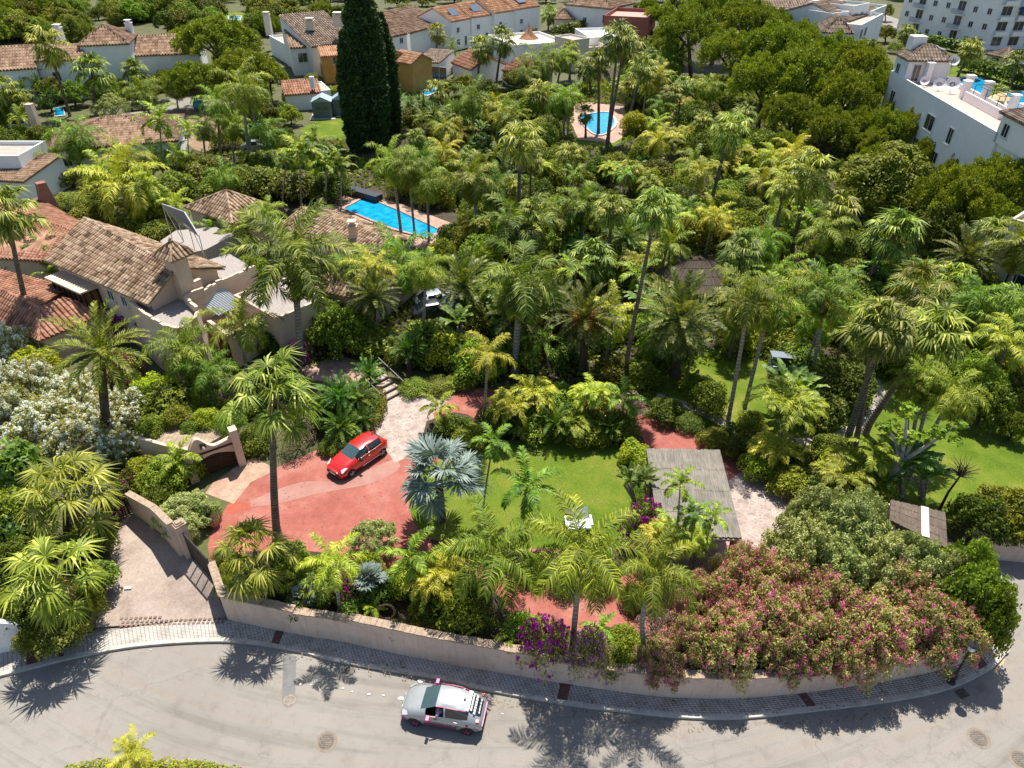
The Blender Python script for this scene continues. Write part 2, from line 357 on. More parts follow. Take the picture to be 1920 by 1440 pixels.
M_flag = mat_flag('crazy_paving', (.31, .24, .21), (.40, .32, .285), (.44, .37, .33), 2.4)
M_brickp = mat_brickuv('herringbone_brick', (.42, .24, .16), (.54, .34, .24), (.36, .26, .2), .22, .11, .012, .5, 'Object')
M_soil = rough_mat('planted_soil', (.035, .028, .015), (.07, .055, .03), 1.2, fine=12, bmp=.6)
M_ground = rough_mat('garden_soil', (.045, .055, .016), (.10, .10, .04), .35, fine=6, bmp=.6, c3=(.08, .10, .025))
M_dryg = rough_mat('dry_dirt', (.20, .13, .08), (.30, .21, .13), .8, fine=10)
M_pave = rough_mat('old_stamped_concrete', (.24, .185, .155), (.36, .285, .24), .5, fine=7, bmp=.25, c3=(.42, .34, .29))
M_terr = mat_brickuv('terracotta_deck', (.40, .24, .18), (.50, .33, .26), (.30, .2, .16), .4, .4, .02, 0, 'Object')
def mat_lawn():
    m, n, l, b = _nodes('mown_lawn'); v = coord(n)
    f = noise(n, l, v, .35, 5); r = ramp(n, [(.32, (.075, .125, .012)), (.5, (.115, .17, .02)), (.62, (.16, .19, .03)), (.75, (.26, .23, .09))]); l.new(f, r.inputs[0])
    g = noise(n, l, v, 9, 8, .85); r2 = ramp(n, [(.32, (.45, .5, .4)), (.62, (1.15, 1.12, 1))]); l.new(g, r2.inputs[0])
    l.new(mixc(n, l, 1., r.outputs[0], r2.outputs[0], 'MULTIPLY'), b.inputs['Base Color']); b.inputs['Roughness'].default_value = .95; b.inputs['Specular IOR Level'].default_value = .1
    bump(n, l, g, b, .8, .03); return m
M_lawn = mat_lawn()
def mat_water():
    m, n, l, b = _nodes('pool_water'); v = coord(n)
    f = noise(n, l, v, 1.2, 3); r = ramp(n, [(.35, (.004, .20, .42)), (.65, (.015, .34, .58))]); l.new(f, r.inputs[0])
    l.new(r.outputs[0], b.inputs['Base Color']); b.inputs['Roughness'].default_value = .06; b.inputs['Specular IOR Level'].default_value = .35
    g = noise(n, l, v, 3.5, 2); bump(n, l, g, b, .25, .05); return m
M_water = mat_water()

# road: one sheet under everything, the gardens stand on a block of ground above it
flat('road', [(-600, -60, 0), (600, -60, 0), (600, 60, 0), (-600, 60, 0)], M_asph)
base_px = [(429, 1165), (560, 1193), (640, 1206), (773, 1235), (927, 1263), (1080, 1288), (1200, 1305), (1284, 1312), (1396, 1312), (1527, 1300), (1677, 1277), (1781, 1254), (1835, 1227), (1852, 1205)]
base_w = [P(x, y, 0) for x, y in base_px]
inner = []
for i, p in enumerate(base_w):
    t = (base_w[min(i + 1, len(base_w) - 1)] - base_w[max(i - 1, 0)]).normalized(); inner.append(p + Vector((-t.y, t.x, 0)) * .15)
gp = [(-500, 20)]
for x, y in [(-120, 1250), (0, 1229), (34, 1220), (172, 1188)]: p = P(x, y, 0); gp.append((p.x, p.y))
dl = [P(178, 1176, .12), P(192, 1130, .35), P(206, 1050, .7), P(228, 975, Z0)]
dr = [P(426, 1160, .12), P(404, 1092, .5), P(357, 1043, .72), P(250, 963, Z0)]
gp += [(p.x, p.y) for p in dl] + [(p.x, p.y) for p in reversed(dr)]
gp += [(p.x, p.y) for p in inner[0:]]
for x, y, z in [(1835, 1120, 0), (1814, 1032, 0), (1870, 1041, 0), (1930, 1048, 0), (2100, 1060, 0)]: p = P(x, y, z); gp.append((p.x, p.y))
gp += [(500, 45), (900, 900), (-900, 900)]
mb = MB(); mb.prism(gp, -.3, Z0); g = mb.build('ground', M_ground); g['kind'] = 'structure'

kerb_px = [(-60, 1284), (0, 1271), (80, 1250), (158, 1232), (275, 1213), (431, 1206), (550, 1222), (643, 1245), (827, 1276), (893, 1293), (1060, 1323), (1200, 1340), (1296, 1349), (1396, 1349), (1527, 1335), (1677, 1316), (1781, 1293), (1858, 1256), (1884, 1229)]
wall_px = [(-60, 1242), (0, 1229), (60, 1212), (120, 1199), (275, 1176), (429, 1165), (560, 1193), (640, 1206), (773, 1235), (927, 1263), (1080, 1288), (1200, 1305), (1284, 1312), (1396, 1312), (1527, 1300), (1677, 1277), (1781, 1254), (1838, 1226), (1864, 1204)]
N = 90
KL = smoothline([P(x, y, 0) for x, y in kerb_px], N); WL = smoothline([P(x, y, 0) for x, y in wall_px], N)
SZ = .14
Kin = []
for i in range(N):
    d = (WL[i] - KL[i]).normalized(); Kin.append(KL[i] + d * .22)
up = lambda q, z: [Vector((p.x, p.y, z)) for p in q]
strip(up(Kin, SZ), up(WL, SZ), M_walk, 'pavement')
mb = MB()
for i in range(N - 1):
    a, b2, c, d = KL[i], KL[i + 1], Kin[i + 1], Kin[i]
    mb.prism([(p.x, p.y) for p in (a.lerp(b2, .012), b2, c, d.lerp(c, .012))], -.02, SZ + .012)
# rounded end of the pavement at the corner
e0, e1 = KL[-1], WL[-1]; cc = (e0 + e1) / 2; rr = (e1 - e0).length / 2; a0 = math.atan2(e0.y - cc.y, e0.x - cc.x)
fan = [cc + Vector((math.cos(a0 + math.pi * k / 10), math.sin(a0 + math.pi * k / 10), 0)) * rr for k in range(11)]
mb.prism([(p.x, p.y) for p in fan], -.02, SZ + .012)
mb.build('kerb', M_kerb)['kind'] = 'structure'
def on_walk(px, half, mat, name):
    k = min(range(N), key=lambda i: abs(proj(WL[i])[0] - px)); a, b = WL[k], WL[min(k + 1, N - 1)]; t = (b - a).normalized()
    c, d = Kin[min(range(N), key=lambda i: (Kin[i] - a).length)], None
    q = [a - t * half, a + t * half, c + t * half, c - t * half]
    return flat(name, [(p.x, p.y, SZ + .004) for p in q], mat)
for x, w in ((533, .22), (1058, .25), (1492, .22), (1818, .3), (60, .35), (118, .12)): on_walk(x, w, M_darkred, 'pavement_band')
# driveway ramp
mbd = MB(); dlr, drr = resample(dl, 8), resample(dr, 8)
for i in range(8): mbd.v += [tuple(dlr[i]), tuple(drr[i])]
mbd.f = [(2 * i, 2 * i + 1, 2 * i + 3, 2 * i + 2) for i in range(7)]
mbd.v += [(p.x, p.y, -.1) for p in (dlr[0], drr[0])]; mbd.f.append((0, 1, 17, 16))
mbd.build('driveway', M_pave)['kind'] = 'structure'
# line of setts where the driveway meets the pavement
mb = MB()
for r_ in range(3):
    for k in range(22 if r_ < 2 else 9):
        x = 228 + k * 9.0 + (r_ % 2) * 3; y = 1174 - r_ * 7 - k * .35 * 1.0
        zz = .125 + (1172 - y) * .0052; p = P(x, y, zz); mb.box(p + Vector((0, 0, .0)), (.15, .13, .03), random.uniform(-.2, .2))
mb.build('driveway_setts', rough_mat('worn_setts', (.15, .09, .075), (.25, .17, .14), 4, fine=20))['kind'] = 'structure'
# red concrete loop, terraces, lawns
def G(pts, z=Z0): return [P(x, y, z) for x, y in pts]
flat('red_driveway', smoothline(G([(396, 1058), (392, 1010), (432, 942), (505, 884), (620, 832), (700, 790), (770, 745), (860, 727), (960, 733), (1100, 755), (1225, 785), (1310, 815), (1405, 870), (1560, 950), (1530, 1060), (1430, 1130), (1330, 1195), (1230, 1232), (1085, 1215), (960, 1185), (800, 1140), (600, 1100), (430, 1090)]), 120), M_redc, Z0 + .004)
flat('planting_bed', G([(330, 300), (470, 220), (560, 262), (700, 262), (770, 190), (880, 175), (960, 170), (1080, 165), (1180, 110), (1290, 60), (1660, 80), (1680, 300), (1930, 400), (1930, 760), (1760, 730), (1560, 700), (1480, 760), (1420, 700), (1290, 720), (1230, 770), (1100, 740), (960, 720), (880, 715), (760, 690), (700, 655), (600, 690), (540, 690), (520, 560), (620, 560), (600, 470), (430, 350)]), M_soil, Z0 + .002)  # dark soil sheet, also painting in the shaded gaps between the plants
flat('stone_terrace', G([(688, 742), (840, 733), (852, 742), (812, 775), (818, 800), (780, 850), (740, 868), (715, 830), (700, 800)]), M_flag, Z0 + .012)
flat('stone_terrace', G([(1395, 880), (1440, 880), (1545, 938), (1500, 990), (1440, 1035), (1400, 1050), (1330, 1090), (1230, 1060), (1235, 1000), (1340, 990), (1362, 905)]), M_flag, Z0 + .012)
flat('driveway_patch', smoothline(G([(470, 938), (560, 905), (640, 900), (720, 868), (742, 862), (748, 880), (690, 908), (600, 925), (520, 945), (470, 950)]), 40), rough_mat('worn_pink_concrete', (.30, .13, .105), (.36, .20, .165), .8, fine=9, bmp=.1, fdark=.9), Z0 + .009)
flat('wet_stain', smoothline(G([(424, 948), (440, 943), (455, 946), (468, 945), (466, 955), (450, 956), (440, 963), (426, 960)]), 24), rough_mat('rusty_stain', (.34, .06, .03), (.40, .09, .05), 3, rough=.4), Z0 + .010)
flat('brick_apron', G([(385, 925), (400, 905), (447, 872), (475, 858), (520, 880), (470, 905), (438, 945)]), M_brickp, Z0 + .012)
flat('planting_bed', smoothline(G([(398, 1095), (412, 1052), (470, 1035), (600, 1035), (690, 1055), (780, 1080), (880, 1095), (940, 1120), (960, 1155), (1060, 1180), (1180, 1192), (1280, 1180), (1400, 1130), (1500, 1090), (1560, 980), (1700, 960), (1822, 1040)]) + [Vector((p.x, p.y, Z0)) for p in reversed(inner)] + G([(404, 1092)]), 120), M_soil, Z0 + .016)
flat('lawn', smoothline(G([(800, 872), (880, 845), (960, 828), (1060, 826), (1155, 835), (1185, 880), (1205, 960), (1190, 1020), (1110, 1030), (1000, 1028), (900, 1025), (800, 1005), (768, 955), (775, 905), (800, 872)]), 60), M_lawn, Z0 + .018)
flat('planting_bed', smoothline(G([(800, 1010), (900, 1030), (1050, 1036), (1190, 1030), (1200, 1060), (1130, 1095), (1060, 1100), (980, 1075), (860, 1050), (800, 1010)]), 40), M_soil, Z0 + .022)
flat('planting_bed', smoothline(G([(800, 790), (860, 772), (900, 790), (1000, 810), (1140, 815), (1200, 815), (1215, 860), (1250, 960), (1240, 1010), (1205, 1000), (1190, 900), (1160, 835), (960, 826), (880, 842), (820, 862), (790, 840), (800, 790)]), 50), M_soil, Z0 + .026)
flat('lawn', smoothline(G([(1180, 690), (1300, 660), (1420, 650), (1560, 670), (1700, 690), (1850, 740), (2050, 830), (2050, 1010), (1900, 1000), (1760, 965), (1640, 905), (1500, 850), (1370, 812), (1250, 775), (1180, 740)]), 60), M_lawn, Z0 + .006)
pth = smoothline(G([(1230, 742), (1300, 765), (1360, 795), (1430, 817), (1500, 828), (1560, 820), (1610, 795), (1642, 765), (1650, 735), (1636, 705)], Z0 + .012), 40)
Lr, Rr = [], []
for i, p in enumerate(pth):
    t = (pth[min(i + 1, 39)] - pth[max(i - 1, 0)]).normalized(); nn = Vector((-t.y, t.x, 0)) * .38; Lr.append(p + nn); Rr.append(p - nn)
strip(Lr, Rr, rough_mat('path_stone', (.28, .25, .21), (.42, .38, .33), 2.5, fine=12), 'garden_path')
flat('lawn', G([(560, 245), (600, 222), (690, 222), (690, 258), (600, 262)]), M_lawn, Z0 + .006)
flat('lawn', G([(858, 140), (880, 135), (905, 150), (880, 165), (850, 160)]), M_lawn, Z0 + .006)
flat('lawn', G([(1072, 255), (1180, 258), (1150, 275), (1080, 272)]), M_lawn, Z0 + .006)
flat('lawn', G([(1780, 125), (1940, 130), (1960, 230), (1850, 200), (1770, 150)]), M_lawn, Z0 + .006)
flat('lawn', G([(410, 20), (500, 25), (520, 48), (420, 45)]), M_lawn, Z0 + .006)
flat('dry_plot', smoothline(G([(300, 200), (380, 190), (440, 205), (430, 260), (380, 285), (340, 260)]), 30), M_dryg, Z0 + .008)
flat('neighbour_path', G([(-60, 790), (60, 770), (150, 850), (250, 900), (250, 925), (180, 925), (90, 880), (-60, 900)]), rough_mat('brown_gravel', (.10, .07, .045), (.19, .14, .09), 1.5, fine=14), Z0 + .008)
flat('road', G([(225, 215), (290, 188), (400, 180), (430, 195), (330, 205), (240, 232)]), M_asph, Z0 + .01)
flat('road', G([(1560, 15), (1700, 60), (1800, 92), (2000, 128), (2000, 112), (1800, 72), (1700, 42), (1600, 5)]), M_asph, Z0 + .01)
# swimming pools: coping ring and water
def pool(px, label, cop=.5, z=Z0, n=40, sm=True, mat=None):
    pts = G(px, z); c = sum(pts, Vector()) / len(pts); pts2 = (smoothline(pts + [pts[0]], n)[:-1] if sm else pts)
    t = thing('swimming_pool', label, 'swimming pool', (c.x, c.y, z), None)
    out = [p + (p - c).normalized() * cop for p in pts2]; m_ = len(pts2); mb = MB()
    for i in range(m_):
        j = (i + 1) % m_; mb.prism([(q.x, q.y) for q in (pts2[i], pts2[j], out[j], out[i])], z + .03, z + .16)
    mb.build('coping', mat or M_kerb, t); mb = MB(); mb.poly([(p.x, p.y, z + .07) for p in pts2]); w = mb.build('water', M_water, t)
    return t, c
flat('pool_deck', G([(605, 400), (660, 355), (760, 385), (850, 420), (855, 445), (800, 470), (730, 450)]), M_terr, Z0 + .01)
tp, c = pool([(645, 393), (686, 371), (752, 399), (822, 432), (806, 449), (735, 429)], 'rectangular turquoise pool with terracotta edge behind the tiled villa roofs', .45, sm=False, mat=M_terr)
mb = MB()
for k, r_ in enumerate((1.6, 1.1, .7)):
    q = P(672, 388); mb.lathe((q.x, q.y, Z0 + .035 + .012 * k), [(r_, 0), (r_, .01)], 20)
mb2 = MB(); q = P(668, 376); mb2.box((q.x + .3, q.y + 1.3, Z0 + .5), (6.4, 1.2, .7), R(-36)); mb2.build('cover_box', plain('dark_blue_cover', (.02, .03, .045), .5), tp)
flat('pool_deck', G([(1060, 205), (1090, 190), (1170, 200), (1180, 250), (1150, 268), (1085, 262)]), M_terr, Z0 + .01)
pool([(1087, 218), (1112, 214), (1140, 212), (1152, 230), (1140, 248), (1122, 254), (1104, 244)], 'freeform blue pool deep among the tall palms', .5)
pool([(774, 152), (800, 149), (812, 160), (816, 172), (798, 180), (786, 168), (772, 164)], 'small curved pool beside the ochre house behind the cypress', .5)
pool([(1793, 152), (1815, 145), (1850, 152), (1853, 166), (1835, 180), (1812, 172), (1795, 164)], 'oval blue pool behind the roof terrace of the white apartments', .9)
pool([(1885, 180), (1905, 173), (1960, 182), (1960, 212), (1905, 207), (1888, 197)], 'larger blue pool cut by the right edge of the picture', .9)
pool([(102, 204), (118, 203), (122, 217), (104, 219)], 'tiny teal plunge pool behind the upper left palms', .4, sm=False)
pool([(428, 30), (452, 31), (450, 39), (430, 38)], 'distant small pool at the top left lawn', .6, sm=False)

# ---------------------------------------------------------------- street walls
def zat(base, top_py):
    """height whose picture row is top_py, straight above world point base"""
    lo, hi = 0, 30
    for _ in range(40):
        m_ = (lo + hi) / 2
        if proj((base.x, base.y, m_))[1] > top_py: lo = m_
        else: hi = m_
    return lo
def ywall(x, y, pairs):
    pass
tops = [(408, 1119), (543, 1145), (546, 1150), (640, 1163), (650, 1168), (730, 1177), (731, 1179), (807, 1190), (808, 1198), (925, 1212), (927, 1217), (1018, 1231), (1020, 1238), (1180, 1260), (1296, 1273), (1457, 1271), (1565, 1262), (1642, 1252), (1781, 1225), (1835, 1200), (1852, 1180)]
def top_y(x):
    for (a, ya), (b, yb) in zip(tops, tops[1:]):
        if a <= x <= b: return ya + (yb - ya) * (x - a) / max(b - a, 1e-6)
    return tops[-1][1]
levels = [(408, 545), (545, 648), (648, 808), (808, 926), (926, 1019), (1019, 1300), (1300, 1500), (1500, 1660), (1660, 1860)]
bl = smoothline(base_w, 70); t = thing('garden_wall', 'long pale pink rendered street wall stepping down along the curved pavement', 'wall', bl[30])
wl, cp = MB(), MB(); wn_ = []
for i in range(70):
    tt = (bl[min(i + 1, 69)] - bl[max(i - 1, 0)]).normalized(); wn_.append(Vector((-tt.y, tt.x, 0)))
lev = []
for a, b in levels:
    x = (a + b) / 2; k = min(range(70), key=lambda i: abs(proj(bl[i])[0] - x)); lev.append(zat(bl[k], top_y(proj((bl[k].x, bl[k].y, 2.2))[0])))
for i in range(69):
    x = proj(bl[i])[0]; h = next((lv for (a, b), lv in zip(levels, lev) if a <= x < b), lev[-1])
    a, b, na, nb = bl[i], bl[i + 1], wn_[i], wn_[i + 1]
    wl.prism([(a.x, a.y), (b.x, b.y), (b.x + nb.x * .28, b.y + nb.y * .28), (a.x + na.x * .28, a.y + na.y * .28)], -.05, h)
    n_ = max(1, int((b - a).length / .24))
    for k in range(n_):
        p, q = a.lerp(b, (k + .02) / n_), a.lerp(b, (k + .98) / n_); j = random.uniform(-.015, .02)
        o1, o2 = -.07 + j, .36 + j
        cp.prism([(p.x + na.x * o1, p.y + na.y * o1), (q.x + na.x * o1, q.y + na.y * o1), (q.x + na.x * o2, q.y + na.y * o2), (p.x + na.x * o2, p.y + na.y * o2)], h + .002, h + .07 + random.uniform(0, .03))
# return end of the wall towards the sliding gate
a, b = P(429, 1165, 0), P(404, 1092, .5)
for p, q in ((a, a.lerp(b, .5)), (a.lerp(b, .5), b)):
    d = (q - p).normalized(); n_ = Vector((-d.y, d.x, 0)) * -.28
    wl.prism([(p.x - .02, p.y), (q.x - .02, q.y), (q.x + n_.x, q.y + n_.y), (p.x + n_.x, p.y + n_.y)], -.05, lev[0] - .003)
    for k in range(5):
        p1, q1 = p.lerp(q, (k + .02) / 5), p.lerp(q, (k + .98) / 5); e = d.cross(Vector((0, 0, 1)))
        cp.prism([(p1.x - e.x * .07, p1.y - e.y * .07), (q1.x - e.x * .07, q1.y - e.y * .07), (q1.x + e.x * .35, q1.y + e.y * .35), (p1.x + e.x * .35, p1.y + e.y * .35)], lev[0] + .002, lev[0] + .08)
wl.build('wall', M_wall, t); cp.build('coping', rough_mat('coping_tiles', (.20, .14, .10), (.40, .30, .22), 3, fine=12, c3=(.28, .2, .15)), t)

def simple_wall(pxs, tops_y, label, mat, thick=.28, zs=None, name='garden_wall', cop=None, coph=.07):
    pts = [P(x, y, z) for (x, y), z in zip(pxs, zs or [0] * len(pxs))]; t = thing(name, label, 'wall', pts[0]); w, c = MB(), MB()
    zt = [zat(p, ty) for p, ty in zip(pts, tops_y)]
    for i in range(len(pts) - 1):
        a, b = pts[i], pts[i + 1]; d = (b - a); d.z = 0; d.normalize(); n_ = Vector((-d.y, d.x, 0))
        if n_.y < 0: n_ = -n_
        q = [(a.x, a.y), (b.x, b.y), (b.x + n_.x * thick, b.y + n_.y * thick), (a.x + n_.x * thick, a.y + n_.y * thick)]
        hh = [zt[i], zt[i + 1], zt[i + 1], zt[i]]; lo = min(a.z, b.z) - .4
        w.add([(x, y, lo) for x, y in q] + [(x, y, z) for (x, y), z in zip(q, hh)], [(3, 2, 1, 0), (4, 5, 6, 7), (0, 1, 5, 4), (1, 2, 6, 5), (2, 3, 7, 6), (3, 0, 4, 7)])
        if cop:
            q = [(a.x - n_.x * .05, a.y - n_.y * .05), (b.x - n_.x * .05, b.y - n_.y * .05), (b.x + n_.x * (thick + .05), b.y + n_.y * (thick + .05)), (a.x + n_.x * (thick + .05), a.y + n_.y * (thick + .05))]
            c.add([(x, y, z + .002) for (x, y), z in zip(q, hh)] + [(x, y, z + coph) for (x, y), z in zip(q, hh)], [(3, 2, 1, 0), (4, 5, 6, 7), (0, 1, 5, 4), (1, 2, 6, 5), (2, 3, 7, 6), (3, 0, 4, 7)])
    w.build('wall', mat, t)
    if cop: c.build('coping', cop, t)
    return t, pts, zt
M_cop = rough_mat('coping_tiles', (.2, .14, .1), (.4, .3, .22))
tw, pts, zt = simple_wall([(250, 963), (303, 1003), (338, 1044)], [927, 954, 985], 'pale entrance wall ending in a stepped pillar beside the sliding gate', M_wall, zs=[.9, .78, .72], cop=M_cop)
pp = P(352, 1046, .72); hz = zat(pp, 990); mb = MB(); u = (pts[2] - pts[1]); u.z = 0; u.normalize()
mb.obox(pp, u, -.42, .1, -.05, .5, .2, hz); mb.build('pillar', M_wall, tw)
mb = MB(); mb.obox(pp, u, -.47, .15, -.1, .55, hz + .002, hz + .08); mb.obox(pp, u, -.38, .06, -.01, .46, hz + .081, hz + .16); mb.obox(pp, u, -.3, -.02, .07, .38, hz + .161, hz + .24); mb.build('pillar_cap', M_cop, tw)
simple_wall([(1812, 1040), (1870, 1050), (1930, 1056), (2050, 1062)], [1000, 1012, 1018, 1024], 'low pale curved wall at the side road under the dark green hedge', M_wall, cop=M_cop)
simple_wall([(-60, 1243), (0, 1229), (30, 1222)], [1180, 1167, 1168], 'short white rendered wall in the lower left corner by the pavement', M_white, cop=M_white)
simple_wall([(30, 1222), (62, 1212)], [1168, 1171], 'white wall return beside the lower left pavement palms', M_white)
# black sliding gate
def slat_gate(a, b, za, zb, h, label, cat, n, posts=True, name='metal_gate'):
    A, B = P(*a, za), P(*b, zb); t = thing(name, label, cat, A); fr, sl = MB(), MB(); d = B - A
    for z in (.12, h - .05): fr.beam(A + Vector((0, 0, z)), B + Vector((0, 0, z)), .06, .08)
    for k in (0, .25, .5, .75, 1): p = A.lerp(B, k); fr.beam(p + Vector((0, 0, .08)), p + Vector((0, 0, h)), .07, .07)
    for k in range(n): p = A.lerp(B, (k + .5) / n); sl.beam(p + Vector((0, 0, .14)), p + Vector((0, 0, h + .03)), d.length / n * .7, .02)
    fr.build('frame', M_iron, t); sl.build('slats', M_iron, t); return t
slat_gate((361, 1046), (404, 1093), .72, .5, 2.0, 'black slatted sliding gate between stepped pillar and street wall', 'gate', 30)
slat_gate((226, 972), (250, 962), .9, .9, 2.0, 'black metal gate in shade at the top of the driveway', 'gate', 14)
# ================================================================ PLANT GENERATORS (numpy quads)
def nrm(a): return a / np.maximum(np.linalg.norm(a, axis=-1, keepdims=True), 1e-9)
UPZ = np.array([0., 0, 1])
class Q:
    def __init__(s): s.V = []; s.F = []; s.n = 0
    def add(s, V, F):
        s.V.append(V.reshape(-1, 3)); s.F.append(F.reshape(-1, 4) + s.n); s.n += V.reshape(-1, 3).shape[0]
    def mesh(s, name, mat): return npmesh(name, np.concatenate(s.V), np.concatenate(s.F), mat)
def ribbons(q, P0, P1, P2, wv, w0, w1):
    """n two-segment tapering blades through P0,P1,P2; wv width vectors (n,3)"""
    n = len(P0); w0 = np.broadcast_to(np.asarray(w0, float), (n,))[:, None]; w1 = np.broadcast_to(np.asarray(w1, float), (n,))[:, None]
    V = np.stack([P0 - wv * w0, P0 + wv * w0, P1 + wv * w1, P1 - wv * w1, P2 + wv * w1 * .12, P2 - wv * w1 * .12], 1)
    k = np.arange(n)[:, None] * 6
    q.add(V, np.concatenate([k + np.array([[0, 1, 2, 3]]), k + np.array([[3, 2, 4, 5]])]))
def rachis(az, e0, Ln, curve, n, rng, sway=.15, pw=1.4):
    t = np.linspace(0, 1, n); e = e0 - curve * t ** pw; a = az + sway * rng.normal() * t ** 1.5
    d = np.stack([np.cos(e) * np.cos(a), np.cos(e) * np.sin(a), np.sin(e)], 1)
    p = np.concatenate([[[0, 0, 0]], np.cumsum(d[:-1] * Ln / (n - 1), 0)]); return t, p, d
def pinnate(q, az, e0, Ln, curve, rng, n=34, ll=.55, lw=.035, droop=.5, vee=.3, fwd=.6, plume=.0, start=.12, org=(0, 0, 0), rw=.03, pw=1.4):
    t, p, d = rachis(az, e0, Ln, curve, n, rng, pw=pw); p = p + np.array(org)
    side = nrm(np.cross(d, UPZ) + 1e-6); up_ = np.cross(side, d)
    m = t >= start; tt, pp, dd, ss, uu = t[m], p[m], d[m], side[m], up_[m]; k = len(tt)
    u = (tt - start) / (1 - start); lens = ll * np.clip(np.sin(np.pi * (.12 + .80 * u)) ** .6, .15, 1) * rng.uniform(.85, 1.12, k)
    for sg in (-1, 1):
        ve = vee + plume * rng.uniform(-1, 1, k)
        dr = nrm(ss * sg * 1.0 + dd * (fwd + .5 * u[:, None]) + uu * ve[:, None] + rng.normal(0, .08, (k, 3)))
        dr2 = nrm(dr + np.array([0, 0, -1]) * droop * rng.uniform(.7, 1.3, k)[:, None])
        P1 = pp + dr * (lens * .5)[:, None]; P2 = P1 + dr2 * (lens * .5)[:, None]
        wv = nrm(np.cross(dr, np.cross(dr, uu)) * -.0 + nrm(np.cross(dr, uu + rng.normal(0, .35, (k, 3)))))
        ribbons(q, pp, P1, P2, wv, lw * .6, lw)
    # rachis as a slim ridge
    i = np.arange(0, len(p) - 1, 3); j = np.minimum(i + 3, len(p) - 1); w = rw * (1 - t[i] * .8)[:, None]; w2 = rw * (1 - t[j] * .8)[:, None]
    V = np.stack([p[i] - side[i] * w, p[i] + side[i] * w, p[j] + side[j] * w2, p[j] - side[j] * w2], 1)
    q.add(V, np.arange(len(i) * 4).reshape(-1, 4))
def fanleaf(q, az, el, pet, bl, rng, n=18, split=.55, droop=.6, org=(0, 0, 0), spread=2.5, lw=None, fold=.25):
    d = np.array([math.cos(el) * math.cos(az), math.cos(el) * math.sin(az), math.sin(el)])
    d = nrm(d + rng.normal(0, .06, 3)); hub = np.array(org) + d * pet + np.array([0, 0, -.16 * pet]); side = nrm(np.cross(d, UPZ) + 1e-6); upv = np.cross(side, d)
    tilt = rng.uniform(.1, .6); fw = nrm(d * math.cos(tilt) - upv * math.sin(tilt)); upv = np.cross(side, fw)
    a = np.linspace(-spread, spread, n) + rng.normal(0, .03, n)
    dr = np.cos(a)[:, None] * fw + np.sin(a)[:, None] * side; dr = nrm(dr + upv * (fold * np.abs(np.sin(a)))[:, None] * .6 + rng.normal(0, .05, (n, 3)))
    ln = bl * (.72 + .28 * np.cos(a * .6)) * rng.uniform(.9, 1.08, n)
    tg = nrm(np.cross(dr, upv)); w = lw or bl * split * math.sin(spread / n) * 1.15
    P1 = hub + dr * (ln * split)[:, None]; d2 = nrm(dr + np.array([0, 0, -1]) * (droop * rng.uniform(.6, 1.4, n))[:, None])
    P2 = P1 + d2 * (ln * (1 - split))[:, None]
    tg = nrm(tg + upv * (((np.arange(n) % 2) * 2 - 1) * .35)[:, None])
    V = np.stack([hub - tg * .01 + dr * 0, hub + tg * .01 + dr * 0, P1 + tg * w, P1 - tg * w, P2 + tg * w * .08, P2 - tg * w * .08], 1)
    k = np.arange(n)[:, None] * 6; q.add(V, np.concatenate([k + np.array([[0, 1, 2, 3]]), k + np.array([[3, 2, 4, 5]])]))
    s = side * .022; q.add(np.array([np.array(org) - s, np.array(org) + s, hub + s, hub - s]), np.array([[0, 1, 2, 3]]))
GA = 2.39996
def crown_pinnate(name, mat, seed, N=20, Ln=3.6, e_hi=1.35, e_lo=-.5, curve=1.7, **k):
    rng = np.random.default_rng(seed); q = Q()
    for i in range(N):
        f = (i / max(N - 1, 1)) ** .85; e = e_hi + (e_lo - e_hi) * f + rng.normal(0, .07)
        pinnate(q, i * GA + rng.normal(0, .15), e, Ln * (.78 + .22 * math.sin(math.pi * min(1, f + .25))) * rng.uniform(.9, 1.08), curve * rng.uniform(.8, 1.2) * (.65 + .35 * f), rng, **k)
    return q.mesh(name, mat)
def crown_fan(name, mat, seed, N=30, pet=1.0, bl=.95, e_hi=1.4, e_lo=-.6, **k):
    rng = np.random.default_rng(seed); q = Q()
    for i in range(N):
        f = (i / (N - 1)) ** .9; e = e_hi + (e_lo - e_hi) * f + rng.normal(0, .08)
        fanleaf(q, i * GA + rng.normal(0, .2), e, pet * rng.uniform(.8, 1.15), bl * rng.uniform(.88, 1.1), rng, **k)
    return q.mesh(name, mat)
def skirt_fan(name, seed, N=22, h=1.6, bl=.8):
    rng = np.random.default_rng(seed); q = Q()
    for i in range(N):
        z = -.15 - h * rng.uniform(0, .75)
        fanleaf(q, i * GA, rng.uniform(-1.35, -.75), rng.uniform(.25, .5), bl * rng.uniform(.7, 1), rng, n=9, droop=1.1, spread=1.2, org=(0, 0, z))
    return q.mesh(name, M_dead)
def skirt_pin(name, seed, N=5, Ln=2.4):
    rng = np.random.default_rng(seed); q = Q()
    for i in range(N): pinnate(q, i * GA * 1.3, rng.uniform(-.9, -.3), Ln * rng.uniform(.7, 1), 1.1, rng, n=22, ll=.4, droop=1.3)
    return q.mesh(name, M_dead)
CR = {}
